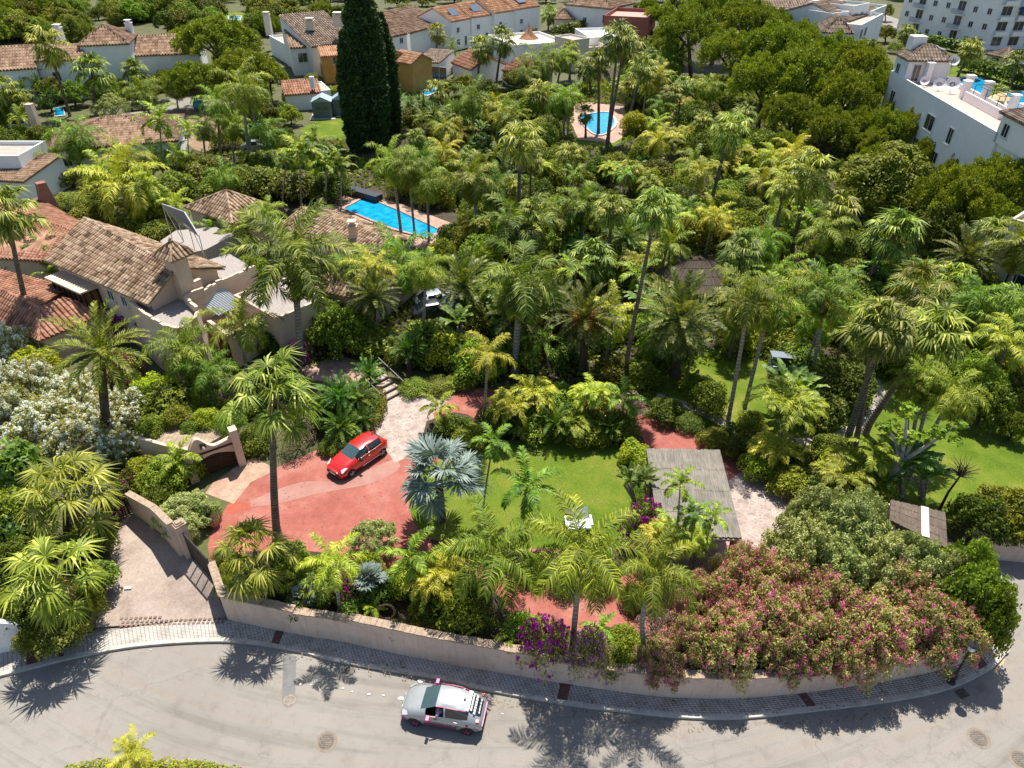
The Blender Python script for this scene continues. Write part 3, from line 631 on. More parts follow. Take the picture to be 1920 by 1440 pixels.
def crowns(kind):
    if kind in CR: return CR[kind]
    A = []
    for s in range(3):
        if kind == 'queen': m = crown_pinnate('crown', M_queen, 10 + s, 19 + 2 * s, 3.7, 1.35, -.5, 2.35 + .15 * s, n=60, ll=1.0, lw=.026, droop=1.9, vee=.15, plume=.45, fwd=.45)
        if kind == 'queeny': m = crown_pinnate('crown', M_queeny, 20 + s, 12 + 2 * s, 3.2, 1.35, -.4, 1.9, n=48, ll=.75, lw=.032, droop=.95, vee=.2, plume=.4, fwd=.5)
        if kind == 'royal': m = crown_pinnate('crown', M_royal, 30 + s, 17 + 2 * s, 3.7, 1.35, -.7, 1.9, n=70, ll=.9, lw=.03, droop=.6, vee=.25, plume=.5, fwd=.5)
        if kind == 'kentia': m = crown_pinnate('crown', M_queen, 40 + s, 10, 2.3, 1.3, -.1, 1.8, n=30, ll=.55, lw=.04, droop=.7, vee=.25, fwd=.6)
        if kind == 'date': m = crown_pinnate('crown', M_date, 50 + s, 60, 3.3, 1.45, -.55, .95, n=44, ll=.46, lw=.03, droop=.15, vee=.45, fwd=.75, rw=.045)
        if kind == 'daty': m = crown_pinnate('crown', M_queen, 55 + s, 40, 3.3, 1.4, -.75, 1.25, n=36, ll=.42, lw=.026, droop=.25, vee=.4, fwd=.75, rw=.045)
        if kind == 'cycad': m = crown_pinnate('crown', M_cycad, 60 + s, 34, 1.3, 1.35, -.1, 1.0, n=30, ll=.2, lw=.016, droop=.1, vee=.5, fwd=.7)
        if kind == 'fan': m = crown_fan('crown', M_fan, 70 + s, 22 + 4 * s, 1.15, 1.0, 1.45, -1.0 + .1 * s, n=22, droop=1.0, split=.42)
        if kind == 'bigfan': m = crown_fan('crown', M_fan, 80 + s, 19 + 3 * s, 1.6, 1.2, 1.45, -.9, n=30, droop=.9, split=.42)
        if kind == 'silver': m = crown_fan('crown', M_silver, 90 + s, 19, 1.6, 1.35, 1.4, -.5, n=38, droop=.35, split=.62, fold=.4)
        if kind == 'bluefan': m = crown_fan('crown', M_silver, 95 + s, 16, .6, .55, 1.4, .0, n=18, droop=.15, split=.6)
        if kind == 'areca':
            rng = np.random.default_rng(100 + s); q = Q()
            for c in range(6):
                o = np.array([rng.uniform(-.5, .5), rng.uniform(-.5, .5), rng.uniform(-.4, .5)])
                for i in range(7): pinnate(q, i * GA + c, rng.uniform(.7, 1.4), rng.uniform(1.5, 2.3), rng.uniform(1.5, 2.2), rng, n=24, ll=.48, lw=.034, droop=.6, vee=.35, fwd=.6, org=o)
            m = q.mesh('crown', M_queeny)
        if kind == 'banana':
            rng = np.random.default_rng(110 + s); q = Q()
            for i in range(15):
                az = i * GA; Ln = rng.uniform(1.5, 2.4); t, p, d = rachis(az, rng.uniform(.7, 1.4), Ln, rng.uniform(.7, 1.6), 13, rng); side = nrm(np.cross(d, UPZ) + 1e-6)
                w = (.2 * np.sin(np.pi * np.clip((t - .22) / .78, 0, 1)) ** .6 + .02)[:, None]; up_ = np.cross(side, d)
                for sg in (-1, 1):
                    e = p + side * sg * w + up_ * w * .35; V = np.stack([p[:-1], p[1:], e[1:] + rng.normal(0, .03, (12, 3)), e[:-1]], 1); q.add(V, np.arange(48).reshape(-1, 4))
            m = q.mesh('crown', M_banana)
        if kind == 'yucca':
            rng = np.random.default_rng(120 + s); q = Q()
            for c in range(5):
                o = np.array([rng.uniform(-.8, .8), rng.uniform(-.8, .8), rng.uniform(-.8, .5)]); n = 46
                a = rng.uniform(0, 6.28, n); e = rng.uniform(-.3, 1.4, n); d = np.stack([np.cos(e) * np.cos(a), np.cos(e) * np.sin(a), np.sin(e)], 1)
                P1 = o + d * .45; P2 = P1 + nrm(d + np.array([0, 0, -.3])) * .4; ribbons(q, np.broadcast_to(o, (n, 3)), P1, P2, nrm(np.cross(d, UPZ)), .03, .035)
            m = q.mesh('crown', M_cycad)
        A.append(m)
    CR[kind] = A; return A
def skirts(kind):
    k = 's' + kind
    if k not in CR: CR[k] = [skirt_fan('dead_fronds', 200 + s) for s in range(2)] if kind == 'fan' else [skirt_pin('dead_fronds', 210 + s) for s in range(2)]
    return CR[k]
def fruit_mesh(mat, n=5, r=.5, seed=0):
    rng = np.random.default_rng(seed); q = Q()
    for c in range(n):
        a = c * 2 * math.pi / n + rng.uniform(-.3, .3); o = np.array([math.cos(a) * .45, math.sin(a) * .45, .05]); m = 60
        dr = nrm(rng.normal(0, 1, (m, 3)) + np.array([math.cos(a) * 1.2, math.sin(a) * 1.2, -.5])); P1 = o + dr * r * .5; P2 = P1 + nrm(dr + np.array([0, 0, -.8])) * r * .5
        ribbons(q, np.broadcast_to(o, (m, 3)), P1, P2, nrm(np.cross(dr, UPZ)), .012, .022)
    return q.mesh('fruit_cluster', mat)
def trunk(root, h, r0, r1, lean, mat, curve=0, n=9, rings=None, name='trunk', flare=1.35):
    mb = MB(); m = rings or max(5, int(h * 1.3)); pts = []; rad = []
    for i in range(m + 1):
        t = i / m; bx = math.sin(t * math.pi) * curve
        pts.append((lean[0] * t ** 1.2 + bx, lean[1] * t ** 1.2, h * t - (.25 if i == 0 else 0)))
        rad.append((r0 + (r1 - r0) * t) * (flare if t < .06 else 1) * random.uniform(.97, 1.04))
    mb.tube(pts, rad, n); o = ORIG[root]; mb.v = [(p[0] + o[0], p[1] + o[1], p[2] + o[2]) for p in mb.v]
    return mb.build(name, mat, root, smooth=True)
KIND = {  # crown radius of the mesh, object name, description, trunk radii, trunk material, skirt
 'queen': (3.1, 'feather_palm', 'arching feather palm', .17, .13, M_barkg, None),
 'queeny': (2.9, 'feather_palm', 'yellow green feather palm', .14, .10, M_barkg, None),
 'royal': (3.4, 'feather_palm', 'big dark feather palm', .22, .17, M_barkg, None),
 'kentia': (1.9, 'slender_palm', 'slim small feather palm', .09, .06, M_barkg, None),
 'date': (3.2, 'date_palm', 'dense dark date palm', .34, .30, M_barkd, None),
 'daty': (3.2, 'date_palm', 'yellowish drooping date palm', .28, .22, M_barkd, None),
 'cycad': (1.2, 'cycad', 'low dark cycad rosette', .16, .16, M_barkd, None),
 'fan': (1.9, 'fan_palm', 'tall fan palm', .20, .11, M_bark, 'fan'),
 'bigfan': (2.4, 'fan_palm', 'broad fan palm', .22, .12, M_bark, 'fan'),
 'silver': (2.7, 'silver_palm', 'silver blue fan palm', .26, .22, M_barkd, None),
 'bluefan': (1.1, 'blue_dwarf_palm', 'small blue fan palm', .12, .1, M_barkd, None),
 'areca': (2.0, 'areca_palm', 'golden clumping palm', .05, .04, M_barkg, None),
 'banana': (1.6, 'banana_plant', 'big leaved banana plant', .12, .09, M_barkg, None),
 'yucca': (1.2, 'yucca', 'spiky green yucca', .12, .09, M_barkd, None)}
def auto(o, desc, px, group): AUTO.append((o, desc, px, group))
def palm(kind, C, B, Rpx, label=None, skirt=None, curve=0, fruit=None, z=Z0, cat=None):
    """C crown centre pixel, B foot pixel, Rpx crown radius in pixels"""
    Rm, name, desc, r0, r1, mat, sk = KIND[kind]
    b = P(B[0], B[1], z); c = PY(C[0], C[1], b.y); h = max(c.z - z, .3); s = Rpx / ppm(c) / Rm
    root = thing(name, None, cat or {'banana_plant': 'banana plant', 'cycad': 'cycad', 'yucca': 'yucca'}.get(name, 'palm tree'), b)
    lean = (c.x - b.x, 0); k = min(max(s, .75), 1.25)
    if h > 1.0 or kind not in ('cycad', 'bluefan', 'areca', 'banana'):
        if kind in ('areca', 'banana'):
            for j in range(3): trunk(root, h, r0 * k, r1 * k, (lean[0] + random.uniform(-.4, .4), random.uniform(-.3, .3)), mat, n=6)
        else: trunk(root, h, r0 * k, r1 * k, lean, mat, curve)
    m = random.choice(crowns(kind)); o = link('crown', m, root); o.location = (lean[0], 0, h); o.scale = (s,) * 3; o.rotation_euler = (random.uniform(-.12, .12), random.uniform(-.12, .12), random.uniform(0, 6.28))
    if skirt if skirt is not None else sk:
        d = link('dead_fronds', random.choice(skirts('fan' if 'fan' in kind else 'pin')), root); d.location = (lean[0], 0, h - .1); d.scale = (s * (.8 if 'fan' in kind else .9),) * 3; d.rotation_euler.z = random.uniform(0, 6)
    if fruit:
        if 'fruit' + fruit not in CR: CR['fruit' + fruit] = fruit_mesh(M_oran if fruit == 'orange' else M_dead, 4, 1.0, 5)
        d = link('fruit_cluster', CR['fruit' + fruit], root); d.location = (lean[0], 0, h + .1); d.scale = (s,) * 3
    if label: tag(root, label, None)
    else: auto(root, desc, C, 'palms of the garden' if name.endswith('palm') else name.replace('_', ' ') + 's in the garden')
    return root

def leaf_cloud(rng, lobes, n, size, out=.6, elong=1.5, inner=.35, bottom=-.5, q=None):
    """n leaf quads scattered over ellipsoid lobes [(c, (rx,ry,rz))]"""
    q = q or Q(); vol = np.array([(r[0] * r[1] * r[2]) ** .67 for _, r in lobes]); cnt = rng.multinomial(n, vol / vol.sum())
    for (c, r), m in zip(lobes, cnt):
        if not m: continue
        d = nrm(rng.normal(0, 1, (m, 3))); d[:, 2] = np.where(d[:, 2] < bottom, -d[:, 2], d[:, 2]); r_ = np.where(rng.random(m) < inner, rng.uniform(.45, .9, m), rng.uniform(.88, 1.08, m))
        p = np.array(c) + d * np.array(r) * r_[:, None]
        if out > 1: ax = nrm(d * out + rng.normal(0, .55, (m, 3)) + np.array([0, 0, .15])); sd = nrm(np.cross(ax, rng.normal(0, 1, (m, 3)) + d * .2))
        else: nn = nrm(d * .75 + np.array([0, 0, .4]) + rng.normal(0, .5, (m, 3))); ax = nrm(np.cross(nn, rng.normal(0, 1, (m, 3)))); sd = np.cross(nn, ax)
        s = size * rng.uniform(.6, 1.35, m)[:, None]
        V = np.stack([p - ax * s * .5 * elong, p + sd * s * .38, p + ax * s * .5 * elong, p - sd * s * .38], 1)
        q.add(V, np.arange(m * 4).reshape(-1, 4))
    return q
def lobes_dome(rng, n, R_, H, lr=.38, flatb=.15, gap=0):
    L_ = []
    for i in range(n):
        a = i * GA + rng.uniform(-.3, .3); f = math.sqrt((i + .5) / n); rr = R_ * f * (1 - lr * .55); z = H * (flatb + (1 - flatb) * math.sqrt(max(0, 1 - f * f * .92)) * rng.uniform(.72, 1.0)) - H * lr * .4
        s = lr * rng.uniform(.75, 1.25); L_.append(((rr * math.cos(a), rr * math.sin(a), z), (R_ * s, R_ * s, H * s * 1.1)))
    return L_
BC = {}
def bushmesh(kind):
    """foliage of unit radius 1 and height 1 (some: kinds with flowers)"""
    if kind in BC: return BC[kind]
    out = []
    for s in range(3):
        rng = np.random.default_rng(sum(map(ord, kind)) * 7 + s); fl = None
        P_ = dict(shrub=(M_tree, 6000, .065, 22, .33), bright=(M_bright, 6000, .07, 20, .34), lime=(M_lime, 5000, .075, 20, .34), hedge=(M_hedge, 8000, .05, 14, .5),
                  olive=(M_olive, 15000, .032, 40, .185), pine=(M_pine, 26000, .034, 46, .22), tree=(M_tree, 9000, .055, 30, .27), ficus=(M_bright, 22000, .046, 26, .32), plume=(M_bright, 9000, .06, 26, .30),
                  olea=(M_olea, 12000, .036, 40, .23), oleaw=(M_olea, 7000, .042, 30, .27), boug=(M_hedge, 3000, .06, 18, .34), bougp=(M_hedge, 1600, .065, 16, .34), lilac=(M_olea, 2600, .06, 16, .34),
                  dark=(M_royal, 5500, .08, 20, .33), dry=(M_dry, 3000, .045, 18, .3), broad=(M_banana, 900, .26, 10, .4))[kind]
        mat, n, sz, nl, lr = P_; lb = lobes_dome(rng, nl, 1, 1, lr)
        if kind in ('pine', 'olive', 'tree', 'olea', 'oleaw', 'ficus', 'plume'):
            l2 = []
            for c, r in lb:
                l2.append((c, tuple(x * .72 for x in r)))
                for _ in range(6):
                    d_ = nrm(rng.normal(0, 1, 3) + np.array([0, 0, .35])); l2.append((tuple(np.array(c) + d_ * np.array(r) * .72), tuple(x * rng.uniform(.34, .5) for x in r)))
            lb = l2
        if kind == 'hedge': lb = [((0, 0, .45), (1, 1, .55))] + [((c[0] * 1.02, c[1] * 1.02, c[2]), r) for c, r in lobes_dome(rng, 10, 1, 1, .4)]
        if kind == 'pine': q = leaf_cloud(rng, lb, n, sz, out=1.1, elong=1.6, inner=.25)
        elif kind == 'ficus': q = leaf_cloud(rng, [((0, 0, .35), (.93, .93, .62))] + lb, n, sz, inner=.1)
        else: q = leaf_cloud(rng, lb, n, sz, elong=2.0 if kind in ('olive', 'olea', 'oleaw') else 1.5)
        fm = None
        F_ = dict(olea=(M_pink, 9000, .03), oleaw=(M_wht, 9500, .042), boug=(M_mag, 3400, .055), bougp=(M_pur, 5200, .055), lilac=(M_lilac, 4000, .048)).get(kind)
        if F_:
            # blossoms sit in drifts over the outer surface
            fq = Q(); rng2 = np.random.default_rng(900 + s); n2 = F_[1]; k = max(8, n2 // 20)
            lb2 = []
            for _ in range(k):
                c, r = lb[rng2.integers(len(lb))]; c, r = (c, r); d = nrm(rng2.normal(0, 1, 3) + np.array([0, -.2, .5])); pos = np.array(c) + d * np.array(r) * 1.02; lb2.append((pos, (.06, .06, .05)))
            leaf_cloud(rng2, lb2, n2, F_[2], elong=1.1, inner=.7, bottom=-2, q=fq); fm = fq.mesh('flowers', F_[0])
        out.append((q.mesh('foliage', mat), fm))
    BC[kind] = out; return out
def stems(root, c, R_, H, mat, n=5, r=.05, name='stems'):
    mb = MB(); o = ORIG[root]
    for i in range(n):
        a = i * GA; e = (math.cos(a) * R_ * .6, math.sin(a) * R_ * .6, H * .75); mb.tube([(o.x, o.y, o.z - .1), (o.x + e[0] * .35, o.y + e[1] * .35, o.z + H * .4), (o.x + e[0], o.y + e[1], o.z + e[2])], [r, r * .8, r * .3], 5)
    return mb.build(name, mat, root, smooth=True)
BN = dict(shrub=('shrub', 'mid green shrub', 'shrub'), bright=('shrub', 'fresh green shrub', 'shrub'), lime=('shrub', 'lime yellow shrub', 'shrub'), hedge=('hedge', 'clipped green hedge', 'hedge'),
          dark=('shrub', 'dark glossy shrub', 'shrub'), broad=('leafy_plant', 'low broad leaved plant', 'plant'), boug=('flowering_shrub', 'magenta bougainvillea', 'flowering shrub'), bougp=('flowering_shrub', 'purple bougainvillea', 'flowering shrub'),
          lilac=('flowering_shrub', 'lilac flowering shrub', 'flowering shrub'), olea=('oleander', 'pink oleander bush', 'oleander'), oleaw=('oleander', 'white oleander bush', 'oleander'), dry=('shrub', 'dry brownish shrub', 'shrub'), plume=('tree', 'small fresh green tree', 'tree'),
          olive=('tree', 'grey green spreading tree', 'tree'), pine=('pine_tree', 'rounded yellow green pine', 'pine tree'), tree=('tree', 'leafy green tree', 'tree'), ficus=('tree', 'broad dense green tree', 'tree'))
def bush(kind, C, Rpx, Hm=None, label=None, z=Z0, aspect=1.0, B=None, lift=0.0, var=None):
    """C picture centre of the foliage; Rpx half width; Hm height in metres; B = foot pixel if the tree stands on a trunk"""
    # iterate: foot so that the middle of the foliage lands on C
    if B is not None: b = P(B[0], B[1], z); c = PY(C[0], C[1], b.y); R_ = Rpx / ppm(c)
    else:
        b = P(C[0], C[1], z)
        for _ in range(6):
            R_ = Rpx / ppm((b.x, b.y, z + 1)); H = Hm or R_ * 1.2; q = P(C[0], C[1], z + H * .55 + lift); b = Vector((q.x, q.y, z))
        c = Vector((b.x, b.y, z + H * .5 + lift))
    H = Hm or R_ * 1.2; name, desc, cat = BN[kind]
    root = thing(name, None, cat, b); fm, fl = random.choice(bushmesh(kind)) if var is None else bushmesh(kind)[var]
    base = max(c.z - z - H * .5, 0); rot = random.uniform(0, 6.28)
    if kind in ('tree', 'pine', 'olive', 'ficus', 'plume'):
        tr = trunk(root, base + H * .45, max(.09, R_ * .07), max(.05, R_ * .04), (c.x - b.x, 0), M_barkd if kind != 'olive' else M_barkl, n=7, rings=5); 
        mb = MB()
        for i in range(6):
            a = i * GA; p0 = b + Vector(((c.x - b.x) * .8, 0, base + H * .1)); mb.tube([p0, p0 + Vector((math.cos(a) * R_ * .35, math.sin(a) * R_ * .35, H * .3)), p0 + Vector((math.cos(a) * R_ * .72, math.sin(a) * R_ * .72, H * .5))], [R_ * .035, R_ * .022, R_ * .01], 5)
        mb.build('branches', M_barkd if kind != 'olive' else M_barkl, root, smooth=True)
        nm = 'crown'
    else:
        nm = 'foliage'
        if kind != 'hedge' and R_ > .5 and ppm(b) > 14: stems(root, b, R_, H, M_barkd)
    f = link(nm, fm, root); f.location = (c.x - b.x, 0, base); f.scale = (R_, R_ * aspect, H); f.rotation_euler.z = rot if aspect == 1 else 0
    if fl: g_ = link('flowers', fl, root); g_.location = f.location; g_.scale = f.scale; g_.rotation_euler.z = f.rotation_euler.z
    if label: tag(root, label, None)
    else: auto(root, desc, C, {'tree': 'garden and street trees', 'pine tree': 'pines beyond the palm garden'}.get(cat, cat + 's in the garden'))
    return root
def long_hedge(pxs, w, h, label, mat=None, z=Z0, size=.16, dens=90, name='hedge', cat='hedge', flowers=None, fd=12):
    pts = smoothline([P(x, y, z) for x, y in pxs], max(6, len(pxs) * 4)); rng = np.random.default_rng(len(label) * 13); lb = []
    for i in range(len(pts) - 1):
        m_ = (pts[i] + pts[i + 1]) / 2; k = max(1, int((pts[i + 1] - pts[i]).length / (w * .45)))
        for j in range(k):
            p = pts[i].lerp(pts[i + 1], (j + .5) / k); lb.append(((p.x + rng.normal(0, w * .05), p.y + rng.normal(0, w * .05), z + h * .48), (w * .5 * rng.uniform(.85, 1.15), w * .5 * rng.uniform(.85, 1.15), h * .52 * rng.uniform(.88, 1.1))))
    L_ = sum((a - b).length for a, b in zip(pts, pts[1:])); n = int(L_ * (w + 2 * h) * dens)
    root = thing(name, label, cat, pts[0]); o = pts[0]
    lb = [((c[0] - o.x, c[1] - o.y, c[2] - o.z), r) for c, r in lb]
    link('foliage', leaf_cloud(rng, lb, min(n, 30000), size).mesh('foliage', mat or M_hedge), root)
    if flowers: link('flowers', leaf_cloud(rng, [(c, tuple(x * 1.03 for x in r)) for c, r in lb], int(L_ * (w + 2 * h) * fd), size * .8, inner=0).mesh('flowers', flowers), root)
    return root
# ================================================================ BUILDINGS
def tile_slope(mb, e0, e1, r1, r0, tw=.24, tl=.42, h=.05):
    """barrel tiled slope: eave e0-e1 (left, right as seen from outside), ridge r0-r1; UV = (column, row)"""
    e0, e1, r0, r1 = map(Vector, (e0, e1, r0, r1)); ax = (e1 - e0); Le = ax.length; ax.normalize()
    nrm_ = ax.cross(((r0 + r1) / 2 - (e0 + e1) / 2)).normalized(); nrm_ = -nrm_ if nrm_.z < 0 else nrm_
    upv = nrm_.cross(ax); upv = -upv if upv.z < 0 else upv
    sl0, sl1 = (r0 - e0).dot(ax), (r1 - e0).dot(ax); u0, u1 = (r0 - e0).dot(upv), (r1 - e0).dot(upv); n0 = (r0 - e0).dot(nrm_)
    Hs = (u0 + u1) / 2; rows = max(2, int(Hs / tl)); smin, smax = min(0, sl0), max(Le, sl1); cols = max(2, int((smax - smin) / tw)); K = 5
    if mb.uv is None: mb.uv = []
    base = len(mb.v); nx = cols * K + 1; off = random.randint(0, 90) * 10
    for r in range(rows):
        for e in (0, 1):
            t = (r + e * .999) / rows; L0 = sl0 * t; L1 = Le + (sl1 - Le) * t; lift = (.035 if e == 0 else 0.0) * (tl / .42)
            for i in range(nx):
                s = smin + (smax - smin) * i / (nx - 1); s2 = min(max(s, L0), L1)
                hh = tw * (0, 0, .30, .36, .30)[i % K] + (lift if i % K > 1 else 0); f_ = min(max((s2 - L0) / max(L1 - L0, 1e-3), 0), 1)
                p = e0.lerp(r0, t).lerp(e1.lerp(r1, t), f_) + nrm_ * hh
                mb.v.append(tuple(p)); mb.uv.append((i / K + off + (.001 if e else .001), r + .02 + .9 * e))
    for k in range(2 * rows - 1):
        r = k // 2; t = (r + .5) / rows; L0 = sl0 * t - tw; L1 = Le + (sl1 - Le) * t + tw
        for i in range(nx - 1):
            s = smin + (smax - smin) * (i + .5) / (nx - 1)
            if L0 < s < L1: a = base + k * nx + i; mb.f.append((a, a + 1, a + nx + 1, a + nx))
    # slab under the tiles
    d = -nrm_ * .10; d2 = -nrm_ * .2; o = len(mb.v); q = [e0, e1, r1, r0]
    for x in (d, d2):
        for p in q: mb.v.append(tuple(p + x)); mb.uv.append((0.5, .5))
    mb.f += [(o, o + 1, o + 2, o + 3), (o + 7, o + 6, o + 5, o + 4)] + [(o + i, o + 4 + i, o + 4 + (i + 1) % 4, o + (i + 1) % 4) for i in range(4)]
def ridge_caps(mb, a, b, r=.10):
    a, b = Vector(a), Vector(b); n = max(1, int((b - a).length / .4))
    if mb.uv is None: mb.uv = []
    k0 = len(mb.v)
    for i in range(n): mb.tube([a.lerp(b, i / n) + Vector((0, 0, .03)), a.lerp(b, (i + 1) / n) + Vector((0, 0, .045))], [r * 1.1, r * .92], 6)
    for j in range(k0, len(mb.v)): mb.uv.append((7.5 + (j - k0) // 12, 3.5))
def window_on(root, A, u, n, x, z, w, h, glass=None, frame=None, name='window', sill=True, bars=1):
    """window part on the facade through A (direction u, outward normal n): pane with raised frame as sub-part"""
    c = Vector((A[0], A[1], 0)) + Vector((u[0], u[1], 0)) * x; N_ = Vector((n[0], n[1], 0)); U_ = Vector((u[0], u[1], 0))
    M_ = Matrix((U_, N_, Vector((0, 0, 1)))).transposed()
    g_ = MB().box(c + Vector((0, 0, z + h / 2)) + N_ * .01, (w, .06, h), M=M_).build(name, glass or M_glass, root)
    f = MB(); t = .07
    for dx in (-w / 2, w / 2): f.box(c + U_ * dx + Vector((0, 0, z + h / 2)) + N_ * .03, (t, .12, h + t), M=M_)
    for dz in (0, h): f.box(c + Vector((0, 0, z + dz)) + N_ * .03, (w - t, .12, t), M=M_)
    for k in range(bars): f.box(c + U_ * (w * ((k + 1) / (bars + 1) - .5)) + Vector((0, 0, z + h / 2)) + N_ * .03, (.05, .09, h - t), M=M_)
    if sill: f.box(c + Vector((0, 0, z - .09)) + N_ * .08, (w + .25, .2, .06), M=M_)
    f.build('frame', frame or M_frame, g_); return g_
def block(root, A, B, ze, depth, wall, roof='gable', rise=1.6, over=.35, tiles=None, zb=Z0, wins=(), axis='x', tw=.3, tl=.5, cap=None, z_px=None, fascia=None, left=None, Dpx=None):
    """one volume of a house; A, B = pixels of its front eave corners at height ze. wins: (face, x metres, z above base, w, h)"""
    a, b = (P(*A, ze) if len(A) == 2 else Vector(A)), (P(*B, ze) if len(B) == 2 else Vector(B)); d = b - a; d.z = 0; Lx = d.length; u = d.normalized(); n = Vector((-u.y, u.x, 0))
    if n.y < -.3: n = -n
    a0 = Vector((a.x, a.y, 0)); q = lambda x, y, z: a0 + u * x + n * y + Vector((0, 0, z)); D = depth
    wm = MB()
    wm.prism([tuple(q(x, y, 0)[:2]) for x, y in ((0, 0), (Lx, 0), (Lx, D), (0, D))], zb - .3, ze)
    rf, rc = MB(), MB(); o = over; s = o * 2 * rise / (D if axis == 'x' else Lx)
    if roof == 'gable':
        if axis == 'x':
            for x in (0, Lx): 
                e = .02 if x else -.02
                wm.add([q(x, 0, ze - .01), q(x, D, ze - .01), q(x, D / 2, ze + rise), q(x - (.25 if x else -.25), 0, ze - .01), q(x - (.25 if x else -.25), D, ze - .01), q(x - (.25 if x else -.25), D / 2, ze + rise)], [(0, 1, 2), (5, 4, 3), (0, 2, 5, 3), (1, 4, 5, 2), (0, 3, 4, 1)])
            r0, r1 = q(-o * .6, D / 2, ze + rise + .05), q(Lx + o * .6, D / 2, ze + rise + .05)
            tile_slope(rf, q(-o * .6, -o, ze - s + .05), q(Lx + o * .6, -o, ze - s + .05), r1, r0, tw, tl); tile_slope(rf, q(Lx + o * .6, D + o, ze - s + .05), q(-o * .6, D + o, ze - s + .05), r0, r1, tw, tl); ridge_caps(rc, r0, r1)
        else:
            for y in (0, D):
                g_ = .25 if y == 0 else -.25
                wm.add([q(0, y, ze - .01), q(Lx, y, ze - .01), q(Lx / 2, y, ze + rise), q(0, y + g_, ze - .01), q(Lx, y + g_, ze - .01), q(Lx / 2, y + g_, ze + rise)], [(0, 1, 2), (5, 4, 3), (0, 2, 5, 3), (1, 4, 5, 2), (0, 3, 4, 1)])
            r0, r1 = q(Lx / 2, -o * .6, ze + rise + .05), q(Lx / 2, D + o * .6, ze + rise + .05)
            tile_slope(rf, q(-o, D + o * .6, ze - s + .05), q(-o, -o * .6, ze - s + .05), r0, r1, tw, tl); tile_slope(rf, q(Lx + o, -o * .6, ze - s + .05), q(Lx + o, D + o * .6, ze - s + .05), r1, r0, tw, tl); ridge_caps(rc, r0, r1)
    elif roof == 'hip':
        m_ = min(Lx, D) / 2; s = o * rise / m_; c = [q(-o, -o, ze - s + .05), q(Lx + o, -o, ze - s + .05), q(Lx + o, D + o, ze - s + .05), q(-o, D + o, ze - s + .05)]
        if Lx >= D: r0, r1 = q(m_, D / 2, ze + rise + .05), q(Lx - m_, D / 2, ze + rise + .05); T = [(c[0], c[1], r1, r0), (c[1], c[2], r1, r1), (c[2], c[3], r0, r1), (c[3], c[0], r0, r0)]
        else: r0, r1 = q(Lx / 2, m_, ze + rise + .05), q(Lx / 2, D - m_, ze + rise + .05); T = [(c[0], c[1], r0, r0), (c[1], c[2], r1, r0), (c[2], c[3], r1, r1), (c[3], c[0], r0, r1)]
        for t_ in T: tile_slope(rf, *t_, tw, tl)
        for c_, r_ in zip(c, (r0, r1, r1, r0) if Lx >= D else (r0, r0, r1, r1)): ridge_caps(rc, c_, r_, .09)
        if (r1 - r0).length > .3: ridge_caps(rc, r0, r1)
    elif roof == 'mono':
        tile_slope(rf, q(-o * .5, -o, ze + .03), q(Lx + o * .5, -o, ze + .03), q(Lx + o * .5, D, ze + rise), q(-o * .5, D, ze + rise), tw, tl)
        wm.prism([tuple(q(x, y, 0)[:2]) for x, y in ((0, D - .25), (Lx, D - .25), (Lx, D - .01), (0, D - .01))], ze, ze + rise - .1)
        for x in (0, Lx - .25): wm.add([q(x, 0, ze - .01), q(x, D - .3, ze - .01), q(x, D - .3, ze + rise - .15), q(x + .25, 0, ze - .01), q(x + .25, D - .3, ze - .01), q(x + .25, D - .3, ze + rise - .15)], [(0, 1, 2), (5, 4, 3), (0, 2, 5, 3), (1, 4, 5, 2)])
    else:  # flat with parapet
        for x0, x1, y0, y1 in ((0, Lx, 0, .2), (0, Lx, D - .2, D), (0, .2, .2, D - .2), (Lx - .2, Lx, .2, D - .2)):
            wm.prism([tuple(q(x, y, 0)[:2]) for x, y in ((x0, y0), (x1, y0), (x1, y1), (x0, y1))], ze + .001, ze + rise)
        dk = MB(); dk.poly([q(x, y, ze + .02) for x, y in ((.2, .2), (Lx - .2, .2), (Lx - .2, D - .2), (.2, D - .2))]); dk.build('roof_deck', tiles or M_conc, root)
    wm.build('wall', wall, root)
    if rf.f: r_ = rf.build('roof', tiles or M_tileF, root); (rc.build('ridge_tiles', cap or tiles or M_tileF, r_) if rc.f else None)
    for w_ in wins:
        fc, x, z, w, h = w_[:5]
        if fc == 'f': window_on(root, q(0, 0, 0), u, -n, x, zb + z, w, h, name=w_[5] if len(w_) > 5 else 'window')
        if fc == 'l': window_on(root, q(0, 0, 0), n, -u, x, zb + z, w, h, name=w_[5] if len(w_) > 5 else 'window')
        if fc == 'r': window_on(root, q(Lx, 0, 0), n, u, x, zb + z, w, h, name=w_[5] if len(w_) > 5 else 'window')
    return q, Lx, u, n
def chimney(root, p, w, h, mat, cap=True, z0=None):
    z0 = p.z if z0 is None else z0; mb = MB(); mb.box((p.x, p.y, z0 + h / 2), (w, w, h)); c = mb.build('chimney', mat, root)
    if cap: MB().box((p.x, p.y, z0 + h + .06), (w + .2, w + .2, .1)).box((p.x, p.y, z0 + h + .3), (w * .6, w * .6, .36)).box((p.x, p.y, z0 + h + .53), (w + .1, w + .1, .08)).build('chimney_cap', mat, c)
    return c
def house(label, loc_px, z=Z0, name='house', cat='house', group=None): return thing(name, label, cat, P(*loc_px, z), group)

